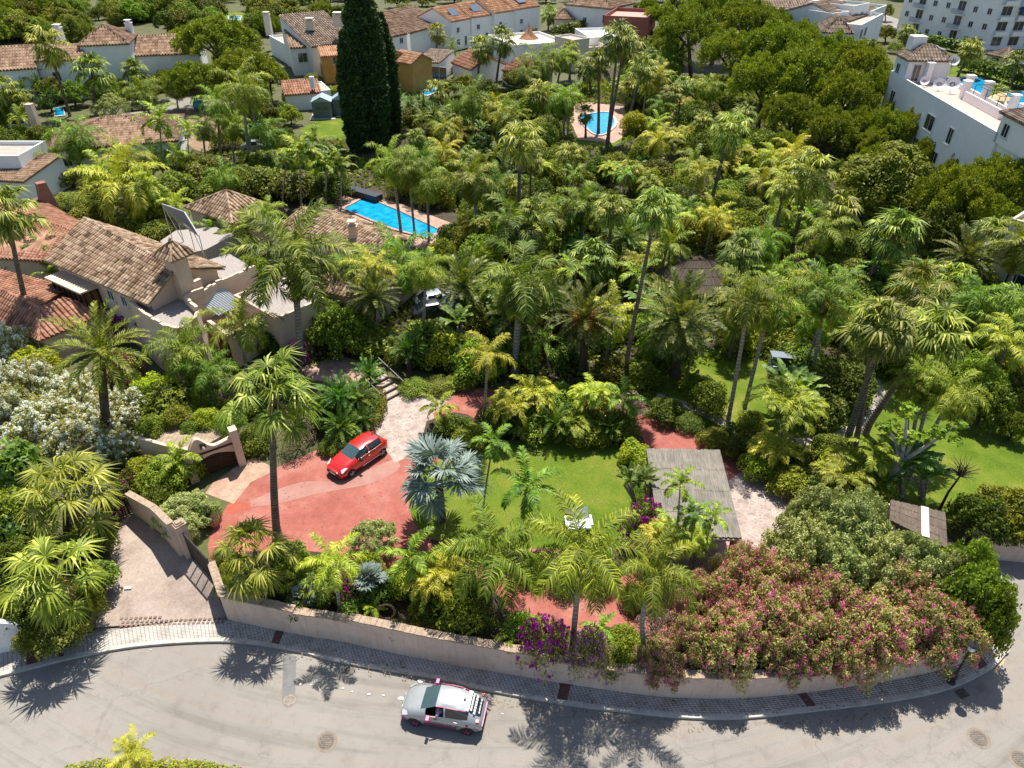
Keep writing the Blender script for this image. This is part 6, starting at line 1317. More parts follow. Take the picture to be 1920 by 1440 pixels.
def lounge(label, c_px, rz):
    t = thing('sun_lounger', label, 'sun lounger', P(*c_px)); ORIG[t] = Vector((0, 0, 0)); t.rotation_euler.z = R(rz)
    MB().box((0, -.1, .42), (1.35, .8, .12)).build('seat', plain('white_cushion', (.72, .75, .8), .8), t); MB().box((0, .55, .66), (1.25, .75, .08), M=Matrix.Rotation(R(38), 3, 'X')).build('backrest', plain('slate_sling', (.22, .26, .32), .6), t); MB().box((-.74, .0, .62), (.1, .8, .06)).beam((-.74, .35, .6), (-.74, .35, .1), .05).build('armrest', M_metal, t); MB().box((.74, .0, .62), (.1, .8, .06)).beam((.74, .35, .6), (.74, .35, .1), .05).build('armrest', M_metal, t)
    for x in (-.55, .55):
        for y in (-.42, .3): MB().box((x, y, .19), (.06, .06, .38)).build('leg', M_metal, t)
lounge('white and slate double garden seat at the front edge of the small lawn', (1084, 990), 4)
swing_seat('white canopied garden seat on the shaded lawn under the leaning palms', (1462, 700), -8)
# solar collector on its frame behind the villa ridge
so_ = thing('solar_collector', 'large tilted grey solar collector on a thin metal frame behind the villa', 'solar collector', P(335, 455)); c = [P(304, 383, 7.6), P(334, 416, 5.9), P(373, 442, 5.9), P(346, 398, 7.6)]
mb = MB(); mb.add([tuple(p) for p in c] + [tuple(p - Vector((0, 0, .12))) for p in c], [(0, 1, 2, 3), (7, 6, 5, 4), (0, 4, 5, 1), (1, 5, 6, 2), (2, 6, 7, 3), (3, 7, 4, 0)]); mb.build('panel', plain('solar_grey', (.17, .20, .22), .25, spec=.8), so_)
mb = MB(); [mb.beam(c[i] + Vector((0, 0, .02)), c[(i + 1) % 4] + Vector((0, 0, .02)), .1, .1) for i in range(4)]; 
for i in range(4): p = c[i]; mb.beam(p, (p.x, p.y, 3.9), .06)
mb.beam(c[0], (c[1].x, c[1].y, 3.9), .05); mb.beam(c[3], (c[2].x, c[2].y, 3.9), .05); mb.build('frame', M_metal, so_)
sb = thing('service_roof', 'gravel flat roof between villa ridge and pyramid pavilion', 'flat roof', P(340, 470)); mb = MB(); mb.prism([tuple(P(x, y, 3.9)[:2]) for x, y in ((300, 452), (330, 432), (405, 426), (440, 440), (385, 468), (335, 478))], .3, 3.9); mb.build('roof_slab', M_grav, sb)
# entrance steps with dark treads and railing
st = thing('entrance_steps', 'garden steps with dark risers and terracotta treads above the stone terrace', 'steps', P(722, 750)); a, b = P(718, 757), P(757, 736); d = (b - a).normalized(); e = Vector((-d.y, d.x, 0)); e = e if e.y > 0 else -e; Ls = (b - a).length
rs, td = MB(), MB()
for k in range(5):
    rs.obox(a, d, 0, Ls, k * .55, k * .55 + .1, .7, Z0 + .17 * (k + 1)); td.obox(a, d, 0, Ls, k * .55 + .1, (k + 1) * .55, .7, Z0 + .17 * (k + 1) - .003)
rs.build('risers', plain('dark_slate', (.03, .03, .035), .5), st); td.build('treads', rough_mat('tread_tile', (.34, .24, .18), (.5, .4, .33), 4), st)
for x in (-.1, Ls + .1):
    mb = MB(); p0, p1 = a + d * x, a + d * x + e * 2.9; 
    for k in range(4): q = p0.lerp(p1, k / 3); mb.beam(q + Vector((0, 0, .2 * k)), q + Vector((0, 0, .95 + .26 * k)), .04)
    mb.beam(p0 + Vector((0, 0, .95)), p1 + Vector((0, 0, 1.75)), .05); mb.build('handrail', M_iron, st)
flat('upper_terrace', G([(560, 690), (640, 668), (720, 690), (700, 712), (640, 720), (580, 712)]), M_terr, Z0 + .03)
# street lamp
b = P(1783, 1279, SZ); lp = thing('street_lamp', 'black street lamp leaning over the pavement under the pink oleanders', 'street lamp', b); hz_ = zat(b, 1213)
MB().lathe((b.x, b.y, SZ), [(.2, 0), (.2, .08), (.14, .12), (.13, .7), (.09, .8), (.06, .95), (.045, 2), (.04, hz_ - .4)], 12).build('pole', M_iron, lp)
MB().lathe((b.x, b.y, hz_ - .3), [(.05, 0), (.16, .1), (.2, .4), (.24, .42)], 8).build('lantern', M_lamp, lp); MB().lathe((b.x, b.y, hz_ + .13), [(.27, 0), (.2, .08), (.06, .2), (.02, .3)], 8).build('lantern_cap', M_iron, lp)
# manhole covers, grates, repairs, litter
M_mh = rough_mat('cast_iron', (.13, .11, .09), (.24, .21, .18), 8, fine=40, metal=.2); M_mhr = rough_mat('manhole_ring', (.20, .16, .125), (.27, .23, .19), 5, fine=30)
for x, y, r_, lab, rm_ in ((612, 1390, .36, 'round manhole cover with brown collar in the middle of the road', 1), (543, 1313, .27, 'pale round manhole cover at the end of the dark asphalt patch', 0), (1835, 1384, .36, 'round manhole cover on the right side of the road', 1), (1914, 1424, .36, 'manhole cover cut by the lower right corner', 1)):
    c = P(x, y, 0); t = thing('manhole_cover', lab, 'manhole cover', c); MB().lathe((c.x, c.y, .001), [(r_, 0), (r_, .012)], 28).build('cover', M_mh if rm_ else M_conc, t); mb = MB(); n = 28; vs = []
    for rr in (r_ + .01, r_ + (.14 if rm_ else .08)): vs += [(c.x + rr * math.cos(k * math.tau / n) * random.uniform(.98, 1.03), c.y + rr * math.sin(k * math.tau / n), .008) for k in range(n)]
    mb.add(vs, [(k, (k + 1) % n, n + (k + 1) % n, n + k) for k in range(n)]).build('collar', M_mhr, t); mb = MB()
    for k in range(-3, 4): w_ = math.sqrt(max(r_ * r_ - (k * r_ * .25) ** 2, .001)) * .9; mb.box((c.x, c.y + k * r_ * .25, .018), (2 * w_, .03, .008))
    mb.build('ribs', M_mh, t)
for x, y, lab, a_ in ((655, 1257, 'rusty drain grate at the kerb left of the white car', -9), (1804, 1300, 'dark drain grate at the kerb by the street lamp', 20)):
    c = P(x, y, 0); t = thing('drain_grate', lab, 'drain grate', c); ORIG[t] = Vector((0, 0, 0)); t.rotation_euler.z = R(a_); MB().box((0, 0, .006), (.55, .42, .012)).build('pit', M_iron, t); mb = MB()
    for k in range(9): mb.box((-.24 + k * .06, 0, .02), (.025, .40, .016))
    mb.build('bars', M_mh, t)
q = [P(x, y, .003) for x, y in ((531, 1226), (556, 1230), (553, 1312), (529, 1312))]; flat('asphalt_patch', q, rough_mat('newer_asphalt', (.15, .148, .15), (.19, .187, .187), 3, fine=30))
q = [P(x, y, .003) for x, y in ((1880, 1234), (1886, 1236), (1868, 1262), (1862, 1260))]; flat('yellow_line', q, rough_mat('worn_yellow', (.45, .33, .16), (.5, .4, .25), 6))
for k, (x, y) in enumerate(((563, 1283), (615, 1291), (643, 1291), (660, 1297), (692, 1302), (719, 1304), (752, 1310), (789, 1277), (942, 1339), (283, 1219), (158, 1242), (583, 1284))):
    c = P(x, y, .01); s_ = (.5 if k in (6, 7) else .22) * random.uniform(.7, 1.1); n = 7; mb = MB(); vs = [(c.x + s_ * math.cos(i * math.tau / n) * random.uniform(.6, 1) * .5, c.y + s_ * .6 * math.sin(i * math.tau / n) * random.uniform(.5, 1) * .5, .012 + random.uniform(0, .03)) for i in range(n)] + [(c.x, c.y, .05)]
    o = mb.add(vs, [(i, (i + 1) % n, n) for i in range(n)]).build('litter', M_white_p); tag(o, None, 'litter'); auto(o, 'scrap of white litter', (x, y), 'litter scattered along the road')
# woven hoops, pots, sign
for k, (x, y, r_, lab) in enumerate(((727, 1163, .42, 'upright pale wicker hoop behind the street wall'), (690, 1160, .38, 'second wicker hoop lying lower beside the upright one'))):
    c = P(x, y); t = MB(); t.tube([(c.x + r_ * math.cos(a_), c.y + (.12 if k == 0 else .3) * math.sin(a_), Z0 + .5 + r_ * math.sin(a_) * (1 if k == 0 else .4) + (.2 if k == 0 else .1)) for a_ in [i * math.tau / 20 for i in range(21)]], .055, 6); o = t.build('wicker_hoop', M_dryg); tag(o, lab, 'hoop')
M_pot = rough_mat('terracotta_pot', (.38, .17, .09), (.5, .26, .16), 4)
def pot(px, r_, lab, fl=None):
    c = P(*px); t = thing('flower_pot', lab, 'flower pot', c); MB().lathe((c.x, c.y, Z0), [(r_ * .6, 0), (r_ * .8, r_ * .5), (r_, r_ * 1.3), (r_ * 1.1, r_ * 1.32), (r_ * 1.1, r_ * 1.5), (r_ * .9, r_ * 1.5)], 16).build('pot', M_pot, t)
    f = link('plant', bushmesh('boug' if fl else 'bright')[0][0], t); f.location = (0, 0, r_ * 1.3); f.scale = (r_ * 1.3,) * 3
    if fl: g_ = link('flowers', bushmesh('boug')[0][1], t); g_.location = f.location; g_.scale = f.scale
pot((403, 985), .35, 'terracotta pot left of the red driveway by the sliding gate', 1); pot((958, 690), .5, 'large pale pot at the foot of the big grey palm'); pot((1175, 745), .4, 'terracotta pot in the shrubs beyond the red path'); pot((880, 720), .3, 'pot on the terrace edge right of the steps', 1)
o = MB().box(P(240, 1102, .52), (.38, .18, .012), R(5)).build('flyer', plain('green_white_paper', (.45, .62, .5), .7)); tag(o, 'small green and white flyer lying on the driveway', 'flyer')
# number tiles on the entrance wall
p0 = Vector(pts[1]) * .25 + Vector(pts[2]) * .75; u_ = (pts[2] - pts[1]); u_.z = 0; u_.normalize(); n_ = Vector((u_.y, -u_.x, 0)); n_ = n_ if n_.y < 0 else -n_
t = thing('wall_sign', 'small row of number tiles above a letter box on the entrance wall', 'sign', p0); mb = MB()
for k in range(3): q = p0 + u_ * (-.35 + .22 * k) + n_ * .02; mb.box((q.x, q.y, 2.35), (.18, .03, .18), math.atan2(u_.y, u_.x))
mb.build('tiles', plain('glazed_tile', (.35, .38, .42), .3), t); q = p0 + u_ * .1 + n_ * .03; MB().box((q.x, q.y, 1.9), (.32, .05, .14), math.atan2(u_.y, u_.x)).build('letter_box', M_metal, t)
# garden seats by the pool and other small things
c = P(760, 352); t = thing('parasol', 'blue folded parasol beside the turquoise pool', 'parasol', c); MB().tube([c, c + Vector((0, 0, 2.4))], .04, 6).build('pole', M_white_p, t); MB().lathe((c.x, c.y, c.z + 1.0), [(.1, 0), (.28, .3), (.2, .9), (.05, 1.4)], 10).build('canopy', plain('blue_cloth', (.05, .25, .5), .8), t)
for k, (x, y) in enumerate(((1905, 160), (1867, 208))):
    c = P(x, y); t = thing('beach_parasol', ['straw parasol behind the larger blue pool', 'straw parasol by the near rim of the blue pool'][k], 'parasol', c, 'straw parasols'); MB().tube([c, c + Vector((0, 0, 2.3))], .06, 6).build('pole', M_white_p, t); MB().lathe((c.x, c.y, c.z + 2.0), [(1.9, 0), (1.2, .35), (.4, .75), (.05, .95)], 12).build('canopy', rough_mat('straw', (.5, .36, .2), (.62, .47, .28), 4), t)
c = P(375, 208); t = thing('tank', 'green teal tank beside the dry plot', 'tank', c); mb = MB(); mb.tube([c + Vector((-.8, 0, .9)), c + Vector((-.6, 0, .9)), c + Vector((.6, 0, .9)), c + Vector((.8, 0, .9))], [.5, .85, .85, .5], 14); mb.build('shell', plain('teal_plastic', (.03, .25, .22), .5), t)
for s_ in (-.5, .5): MB().box(c + Vector((s_, 0, .1)), (.15, 1.2, .3)).build('foot', M_conc, t)
# ================================================================ PLANTING
# -- palms near the drive and the street (crown centre, foot, crown radius in picture pixels)
pl = palm
pl('bigfan', (512, 735), (520, 1003), 98, 'tall fan palm with pale trunk rising from the left edge of the red driveway')
pl('daty', (190, 660), (206, 830), 105, 'brownish date palm with drooping fronds among the white oleanders', skirt='pin')
pl('fan', (12, 395), (66, 632), 66, 'fan palm at the left picture edge with long bare leaning trunk')
pl('bigfan', (125, 925), (130, 1010), 98, 'upper of two broad fan palms left of the entrance driveway')
pl('bigfan', (102, 1075), (112, 1165), 98, 'lower broad fan palm beside the driveway mouth')
pl('bigfan', (478, 1035), (482, 1128), 82, 'short fan palm overhanging the left end of the street wall')
pl('queeny', (625, 1055), (640, 1155), 68, 'yellow feather palm with thin pale trunk behind the street wall')
pl('kentia', (768, 1045), (770, 1125), 58, 'young yellow palm with stiff star of fronds behind the street wall')
pl('queen', (925, 1040), (918, 1140), 112, 'left of two large drooping feather palms above the street wall')
pl('queen', (1090, 1035), (1073, 1218), 118, 'right large drooping feather palm with smooth grey trunk by purple bougainvillea')
pl('queen', (1228, 1075), (1210, 1228), 92, 'curved trunk feather palm left of the pink oleander hedge', curve=-.35)
pl('silver', (822, 885), (828, 975), 86, 'silver blue fan palm at the corner of the small lawn', skirt='')
pl('kentia', (925, 830), (906, 955), 44, 'thin dark stemmed palm between silver palm and small lawn')
pl('kentia', (988, 915), (975, 1000), 66, 'young palm with few broad fronds standing on the small lawn')
pl('kentia', (1276, 908), (1262, 1066), 42, 'small slender palm in front of the reed roofed carport', skirt='')
for x, y, bx, by in ((1300, 965, 1290, 1072), (1335, 970, 1310, 1075), (1262, 985, 1270, 1070)): pl('kentia', (x, y), (bx, by), 38)
pl('queeny', (915, 665), (908, 800), 62, 'golden green feather palm on the stone terrace edge with thick grey trunk')
pl('royal', (978, 525), (965, 700), 112, 'big feather palm with pale grey trunk in the middle of the garden')
pl('royal', (552, 480), (566, 680), 128, 'largest dark feather palm in front of the villa terraces')
pl('queeny', (455, 610), (465, 720), 82, 'yellow green feather palm before the lean to roof of the villa', skirt='')
pl('queen', (348, 655), (372, 745), 76, 'bright feather palm at the foot of the villa terrace')
pl('fan', (975, 262), (972, 445), 52, 'very tall slim fan palm left of the picture centre')
pl('date', (1097, 600), (1092, 700), 78, 'date palm with orange fruit stalks', fruit='orange')
pl('date', (1272, 600), (1266, 705), 98, 'large dark date palm right of the one with orange fruit')
pl('fan', (1232, 385), (1168, 720), 52, 'very tall leaning fan palm with long bare trunk in the garden centre')
pl('fan', (1370, 240), (1330, 395), 46, 'leaning fan palm in front of the pine grove')
pl('fan', (1520, 320), (1482, 480), 58)
pl('fan', (1572, 395), (1537, 500), 50); pl('fan', (1680, 430), (1608, 562), 58); pl('fan', (1862, 440), (1842, 505), 50)
pl('queen', (1405, 560), (1365, 790), 82, 'left of the twin feather palms leaning over the shaded lawn'); pl('queen', (1445, 565), (1395, 770), 78, 'right of the twin feather palms leaning over the shaded lawn')
pl('fan', (1660, 610), (1582, 842), 76, 'tall fan palm leaning right beside the winding stone path'); pl('fan', (1640, 600), (1602, 838), 60)
pl('fan', (1755, 620), (1620, 812), 72, 'strongly leaning fan palm crossing over the winding stone path')
pl('queen', (1548, 545), (1520, 715), 74, skirt='pin'); pl('bigfan', (1722, 540), (1702, 700), 66)
pl('queen', (1785, 740), (1700, 905), 66, 'feather palm on long thin leaning trunk over the right lawn')
for x, y, bx, by in ((1705, 720, 1690, 880), (1730, 700, 1697, 880), (1745, 735, 1702, 884)): pl('queen', (x, y), (bx, by), 44)
pl('queen', (1875, 615), (1868, 695), 62); pl('queen', (1830, 560), (1835, 660), 56); pl('fan', (1790, 520), (1795, 590), 46)
pl('queen', (745, 490), (735, 560), 82); pl('queen', (800, 505), (793, 660), 52, skirt='pin'); pl('queeny', (700, 500), (715, 600), 62)
pl('royal', (970, 420), (975, 520), 84); pl('fan', (1110, 480), (1095, 560), 50)
# -- the far palms
for k, C_, B_, r_ in (('fan', (1160, 70), (1138, 278), 42), ('fan', (1172, 85), (1140, 262), 40), ('fan', (1122, 115), (1122, 250), 36), ('fan', (1100, 125), (1108, 172), 30), ('fan', (902, 88), (895, 160), 32), ('fan', (942, 75), (930, 163), 34), ('fan', (1205, 125), (1180, 225), 34), ('fan', (1225, 160), (1215, 210), 36), ('queen', (1262, 115), (1262, 165), 40),
    ('queen', (1015, 115), (1020, 165), 46), ('queen', (1055, 110), (1045, 160), 34), ('fan', (90, 80), (132, 218), 44), ('fan', (172, 130), (180, 215), 42), ('queen', (455, 165), (470, 320), 58), ('queen', (408, 195), (415, 300), 46), ('kentia', (300, 225), (307, 330), 50), ('queen', (143, 260), (152, 330), 58), ('queeny', (225, 345), (250, 425), 92),
    ('queen', (265, 175), (282, 215), 42), ('kentia', (562, 285), (566, 390), 46), ('kentia', (612, 310), (612, 388), 44), ('kentia', (538, 300), (530, 385), 36), ('kentia', (590, 270), (595, 380), 36), ('kentia', (640, 310), (640, 390), 34), ('kentia', (352, 245), (357, 330), 26), ('queen', (735, 305), (752, 437), 58), ('queen', (765, 315), (778, 445), 48), ('queen', (800, 340), (805, 450), 52),
    ('queen', (885, 185), (890, 275), 46), ('queen', (1058, 185), (1057, 258), 44), ('fan', (1015, 175), (1018, 225), 38), ('fan', (1098, 212), (1098, 258), 22), ('fan', (1290, 165), (1285, 210), 30), ('queen', (1330, 165), (1330, 230), 34),
    ('fan', (1815, 30), (1800, 78), 20), ('fan', (1700, 60), (1695, 85), 20), ('fan', (1822, 92), (1795, 145), 28), ('fan', (1905, 112), (1895, 165), 26), ('bigfan', (1868, 176), (1868, 198), 26), ('fan', (1030, 25), (1028, 58), 22), ('daty', (848, 88), (848, 120), 24), ('kentia', (38, 222), (42, 260), 28), ('fan', (5, 165), (20, 240), 34), ('kentia', (82, 462), (92, 520), 34), ('bigfan', (60, 468), (68, 515), 30),
    ('bigfan', (15, 640), (20, 700), 0), ('daty', (6, 498), (8, 530), 40), ('fan', (1180, 165), (1176, 205), 30), ('queen', (1240, 200), (1238, 262), 30), ('fan', (1700, 400), (1690, 470), 0), ('fan', (1395, 215), (1390, 280), 30), ('kentia', (1825, 270), (1822, 300), 28)):
    if r_: pl(k, C_, B_, r_)
pl('date', (1272, 112), (1270, 160), 34)
# -- thickly planted middle: palms of mixed kinds over an understorey of shrubs
KEEP = [[(630, 345), (850, 400), (860, 460), (720, 462), (600, 400)], [(1075, 195), (1170, 195), (1165, 275), (1075, 280)], [(60, 380), (420, 380), (530, 420), (560, 700), (380, 720), (240, 660), (80, 560)], [(340, 340), (530, 340), (720, 420), (720, 480), (520, 450), (340, 430)],
        [(385, 720), (880, 715), (910, 760), (870, 800), (860, 860), (1200, 820), (1230, 790), (1420, 880), (1560, 950), (1500, 1100), (400, 1100)], [(600, 480), (760, 490), (740, 570), (590, 560)], [(1550, 700), (1920, 760), (1920, 960), (1700, 950), (1600, 870), (1500, 840)], [(1300, 690), (1480, 670), (1460, 780), (1300, 780)],
        [(60, 200), (330, 195), (330, 300), (80, 300)], [(500, 40), (900, 30), (900, 175), (700, 215), (500, 200)], [(560, 180), (690, 180), (690, 265), (550, 262)], [(300, 185), (440, 185), (440, 285), (330, 285)], [(1270, 478), (1345, 478), (1345, 548), (1260, 548)], [(870, 100), (1160, 40), (1160, 150), (900, 165)], [(0, 60), (380, 50), (380, 140), (0, 150)], [(780, 540), (850, 540), (850, 600), (780, 600)],
        [(1280, 0), (1700, 0), (1700, 280), (1800, 300), (1920, 300), (1920, 420), (1740, 440), (1560, 400), (1540, 270), (1290, 150)], [(650, 0), (760, 0), (760, 300), (650, 290)], [(700, 690), (870, 690), (870, 760), (700, 770)], [(0, 480), (240, 500), (240, 640), (0, 640)]]
REG = [(330, 300), (470, 220), (560, 262), (700, 262), (770, 190), (880, 175), (960, 170), (1080, 165), (1180, 110), (1290, 130), (1400, 290), (1560, 400), (1760, 450), (1930, 480), (1930, 760), (1760, 730), (1560, 700), (1480, 760), (1420, 700), (1290, 720), (1230, 770), (1100, 740), (960, 720), (880, 715), (760, 690), (700, 655), (600, 690), (540, 690), (520, 560), (620, 560), (600, 470), (740, 480), (860, 460), (860, 400), (700, 350), (620, 385), (520, 380), (430, 350)]
def clear(x, y, r=0):
    for k in KEEP:
        if inpoly(x, y, k) or (r and (inpoly(x - r, y, k) or inpoly(x + r, y, k) or inpoly(x, y - r, k) or inpoly(x, y + r, k))): return False
    return True
fr = random.Random(21); nb = npalm = 0; yy = 33.0
while yy < 150:
    st_ = 2.95 + max(0, (yy - 60)) * .026; xx = -75.0
    while xx < 95:
        x, y = xx + fr.uniform(-.42, .42) * st_, yy + fr.uniform(-.42, .42) * st_; px_, py_ = proj((x, y, Z0)); xx += st_
        if not inpoly(px_, py_, REG) or not (0 < px_ < 1925) or not clear(px_, py_): continue
        sc = ppm((x, y, Z0)); zone_y = inpoly(px_, py_, [(1330, 240), (1500, 300), (1500, 400), (1350, 420)]) or inpoly(px_, py_, [(1180, 230), (1330, 250), (1330, 330), (1200, 330)]); rr = fr.random(); zone_y = zone_y or inpoly(px_, py_, [(1150, 200), (1520, 260), (1560, 420), (1400, 480), (1180, 420)]) or fr.random() < .12
        if rr < .50:
            kind = fr.choice(['shrub', 'shrub', 'bright', 'bright', 'dark', 'lime' if zone_y or fr.random() < .4 else 'shrub', 'lime' if zone_y else 'bright', 'broad']); R_ = fr.uniform(1.3, 2.3) * (1 + max(0, yy - 70) * .006); H_ = R_ * fr.uniform(.9, 1.5); q = proj((x, y, Z0 + H_ * .5))
            if clear(q[0], q[1], R_ * sc * .7): bush(kind, q, R_ * sc, H_); nb += 1
        else:
            kind = fr.choice(['areca', 'areca', 'queeny', 'banana', 'cycad', 'kentia'] if rr < .68 else ['queen', 'queen', 'queen', 'royal', 'fan', 'fan', 'queeny', 'kentia', 'date'])
            if zone_y: kind = fr.choice(['areca', 'areca', 'queeny', 'queeny', 'fan'])
            hgt = {'areca': fr.uniform(1.2, 2.6), 'banana': fr.uniform(1.4, 2.6), 'cycad': fr.uniform(.5, 1.4), 'kentia': fr.uniform(2.5, 5), 'date': fr.uniform(2, 4), 'fan': fr.uniform(3, 8.5)}.get(kind, fr.uniform(2.8, 6.5)); ht_r = KIND[kind][0] * fr.uniform(.75, 1.05)
            q = proj((x + fr.uniform(-.4, .4), y, Z0 + hgt))
            if clear(q[0], q[1], ht_r * sc * .75): pl(kind, q, (px_, py_), ht_r * ppm((x, y, Z0 + hgt)), skirt=('pin' if fr.random() < .45 and kind in ('queen', 'royal') else None)); npalm += 1
    yy += st_ * .9
print('fill', nb, npalm)
# -- planting around the drive, lawn and along the street wall
for C_, r_, h_, k in (((640, 760), 46, 1.6, 'shrub'), ((585, 770), 40, 1.8, 'bright'), ((700, 1010), 52, 2.0, 'olive'), ((760, 1085), 40, 1.6, 'bright'), ((830, 1080), 48, 2.2, 'shrub'), ((870, 1140), 60, 2.4, 'shrub'), ((700, 1110), 40, 1.5, 'dark'), ((585, 1080), 40, 1.4, 'bright'), ((800, 1150), 38, 1.3, 'shrub'), ((570, 1130), 36, 1.2, 'shrub'), ((540, 1040), 34, 1.2, 'dark'),
    ((980, 1180), 40, 1.4, 'bright'), ((860, 1165), 34, 1.2, 'dark'), ((1060, 1085), 40, 1.1, 'hedge'), ((1000, 1065), 34, 1.2, 'shrub'), ((1130, 1090), 30, 1.0, 'hedge'), ((1120, 1060), 40, 1.2, 'bright'), ((1190, 1120), 30, 1.1, 'shrub'), ((1170, 1200), 38, 1.2, 'bright'), ((1240, 1240), 56, 1.8, 'olea'), ((1150, 1235), 40, 1.2, 'shrub'), ((1230, 1170), 40, 1.6, 'dry'),
    ((850, 800), 36, 1.3, 'shrub'), ((880, 815), 36, 1.2, 'bright'), ((930, 790), 42, 1.5, 'shrub'), ((1010, 790), 52, 1.7, 'shrub'), ((1100, 800), 48, 1.6, 'bright'), ((1160, 800), 40, 1.6, 'shrub'), ((1190, 850), 30, 1.2, 'lime'), ((1205, 890), 26, 1.3, 'hedge'), ((1212, 930), 26, 1.3, 'hedge'), ((1040, 745), 45, 1.6, 'bright'), ((960, 750), 36, 1.3, 'shrub'), ((1180, 760), 38, 1.6, 'dry'), ((1120, 745), 38, 1.4, 'shrub'),
    ((1290, 790), 30, .9, 'hedge'), ((1250, 770), 36, 1.4, 'shrub'), ((1340, 825), 34, 1.0, 'shrub'), ((1385, 840), 34, 1.1, 'shrub'), ((1430, 870), 40, 1.6, 'bright'), ((1480, 900), 44, 1.5, 'bright'), ((1530, 925), 34, 1.2, 'dark'), ((1590, 880), 56, 2.0, 'lime'), ((1560, 840), 40, 1.4, 'shrub'), ((1640, 920), 44, 2.0, 'bright'), ((1600, 960), 40, 1.6, 'shrub'), ((1470, 850), 44, 1.5, 'shrub'),
    ((1330, 750), 38, 2.2, 'shrub'), ((1310, 720), 32, 1.2, 'shrub'), ((1580, 720), 62, 2.8, 'shrub'), ((1545, 770), 44, 2.0, 'dark'), ((1480, 640), 50, 2.2, 'shrub'), ((1830, 715), 60, 3.6, 'ficus'), ((1850, 760), 50, 3.0, 'tree'), ((1910, 720), 50, 3.0, 'tree'), ((1905, 800), 26, 2.0, 'plume'), ((1890, 958), 66, 2.6, 'tree'), ((1838, 968), 56, 2.4, 'tree'), ((1930, 985), 46, 2.2, 'tree'),
    ((640, 620), 64, 3.4, 'plume'), ((590, 590), 52, 3.2, 'plume'), ((325, 760), 74, 2.2, 'shrub'), ((370, 775), 52, 1.8, 'hedge'), ((285, 740), 50, 2.2, 'lime'), ((265, 890), 44, 1.6, 'lime'), ((300, 900), 48, 1.8, 'bright'), ((345, 960), 60, 1.9, 'olive'), ((295, 930), 34, 1.5, 'shrub'), ((390, 960), 26, 1.0, 'bright'), ((350, 875), 30, 2.0, 'lime'), ((250, 905), 34, 1.3, 'boug'),
    ((60, 690), 50, 2.4, 'lime'), ((40, 960), 60, 2.4, 'bright'), ((30, 1050), 52, 2.0, 'shrub'), ((70, 1130), 60, 1.8, 'shrub'), ((160, 1130), 36, 1.2, 'shrub'), ((25, 1140), 46, 1.8, 'bright'), ((170, 1010), 44, 1.8, 'shrub'), ((180, 1080), 40, 1.3, 'dark'), ((110, 1190), 46, .9, 'dark'), ((60, 1195), 36, .8, 'shrub'), ((205, 955), 30, 1.5, 'boug'), ((30, 880), 44, 2.6, 'broad'), ((15, 1010), 40, 2.0, 'broad'),
    ((775, 725), 30, .8, 'hedge'), ((820, 722), 32, .8, 'hedge'), ((865, 712), 30, .8, 'hedge'), ((690, 755), 30, 1.2, 'shrub'), ((655, 825), 34, 1.0, 'hedge'), ((620, 835), 26, .8, 'shrub'), ((555, 815), 40, 2.2, 'dry'), ((480, 820), 40, 1.4, 'shrub'), ((835, 640), 40, 1.4, 'bright'), ((880, 650), 40, 1.4, 'shrub'), ((760, 660), 40, 1.6, 'shrub'), ((700, 640), 50, 1.8, 'dark'), ((1480, 730), 34, 1.5, 'dark'), ((1410, 790), 30, 1.2, 'bright'),
    ((440, 740), 26, 1.3, 'bougp'), ((240, 600), 44, 2.6, 'bougp'), ((560, 660), 26, 1.6, 'bougp'), ((222, 690), 44, 2.0, 'boug'), ((470, 760), 30, 1.2, 'dark'), ((515, 640), 30, 1.8, 'dark'), ((420, 265), 30, 2.0, 'shrub'), ((350, 300), 30, 2.0, 'shrub'), ((330, 350), 40, 2.6, 'shrub'), ((290, 385), 46, 2.4, 'bright'), ((395, 320), 50, 3.0, 'shrub'), ((500, 340), 44, 3.0, 'dark'), ((455, 345), 44, 3.0, 'shrub'), ((410, 350), 40, 2.6, 'bright'), ((560, 345), 46, 3, 'dark'), ((620, 350), 40, 3, 'shrub')):
    bush(k, C_, r_, h_)
for C_, r_, h_, lab in (((1022, 1203), 54, 2.4, 'deep purple bougainvillea spilling over the street wall at the feather palm foot'), ((665, 1098), 36, 2.0, 'magenta bougainvillea bush behind the yellow feather palm trunk'), ((748, 1178), 24, .8, 'low magenta bougainvillea at the wall top beside the wicker hoop'), ((1210, 985), 44, 2.8, 'tall magenta bougainvillea against the left side of the reed carport')):
    bush('bougp' if 'purple' in lab or 'tall' in lab else 'boug', C_, r_, h_, lab)
bush('lilac', (1108, 1222), 46, 2.3, 'lilac flowering shrub drooping over the street wall right of the purple bougainvillea', lift=.2)
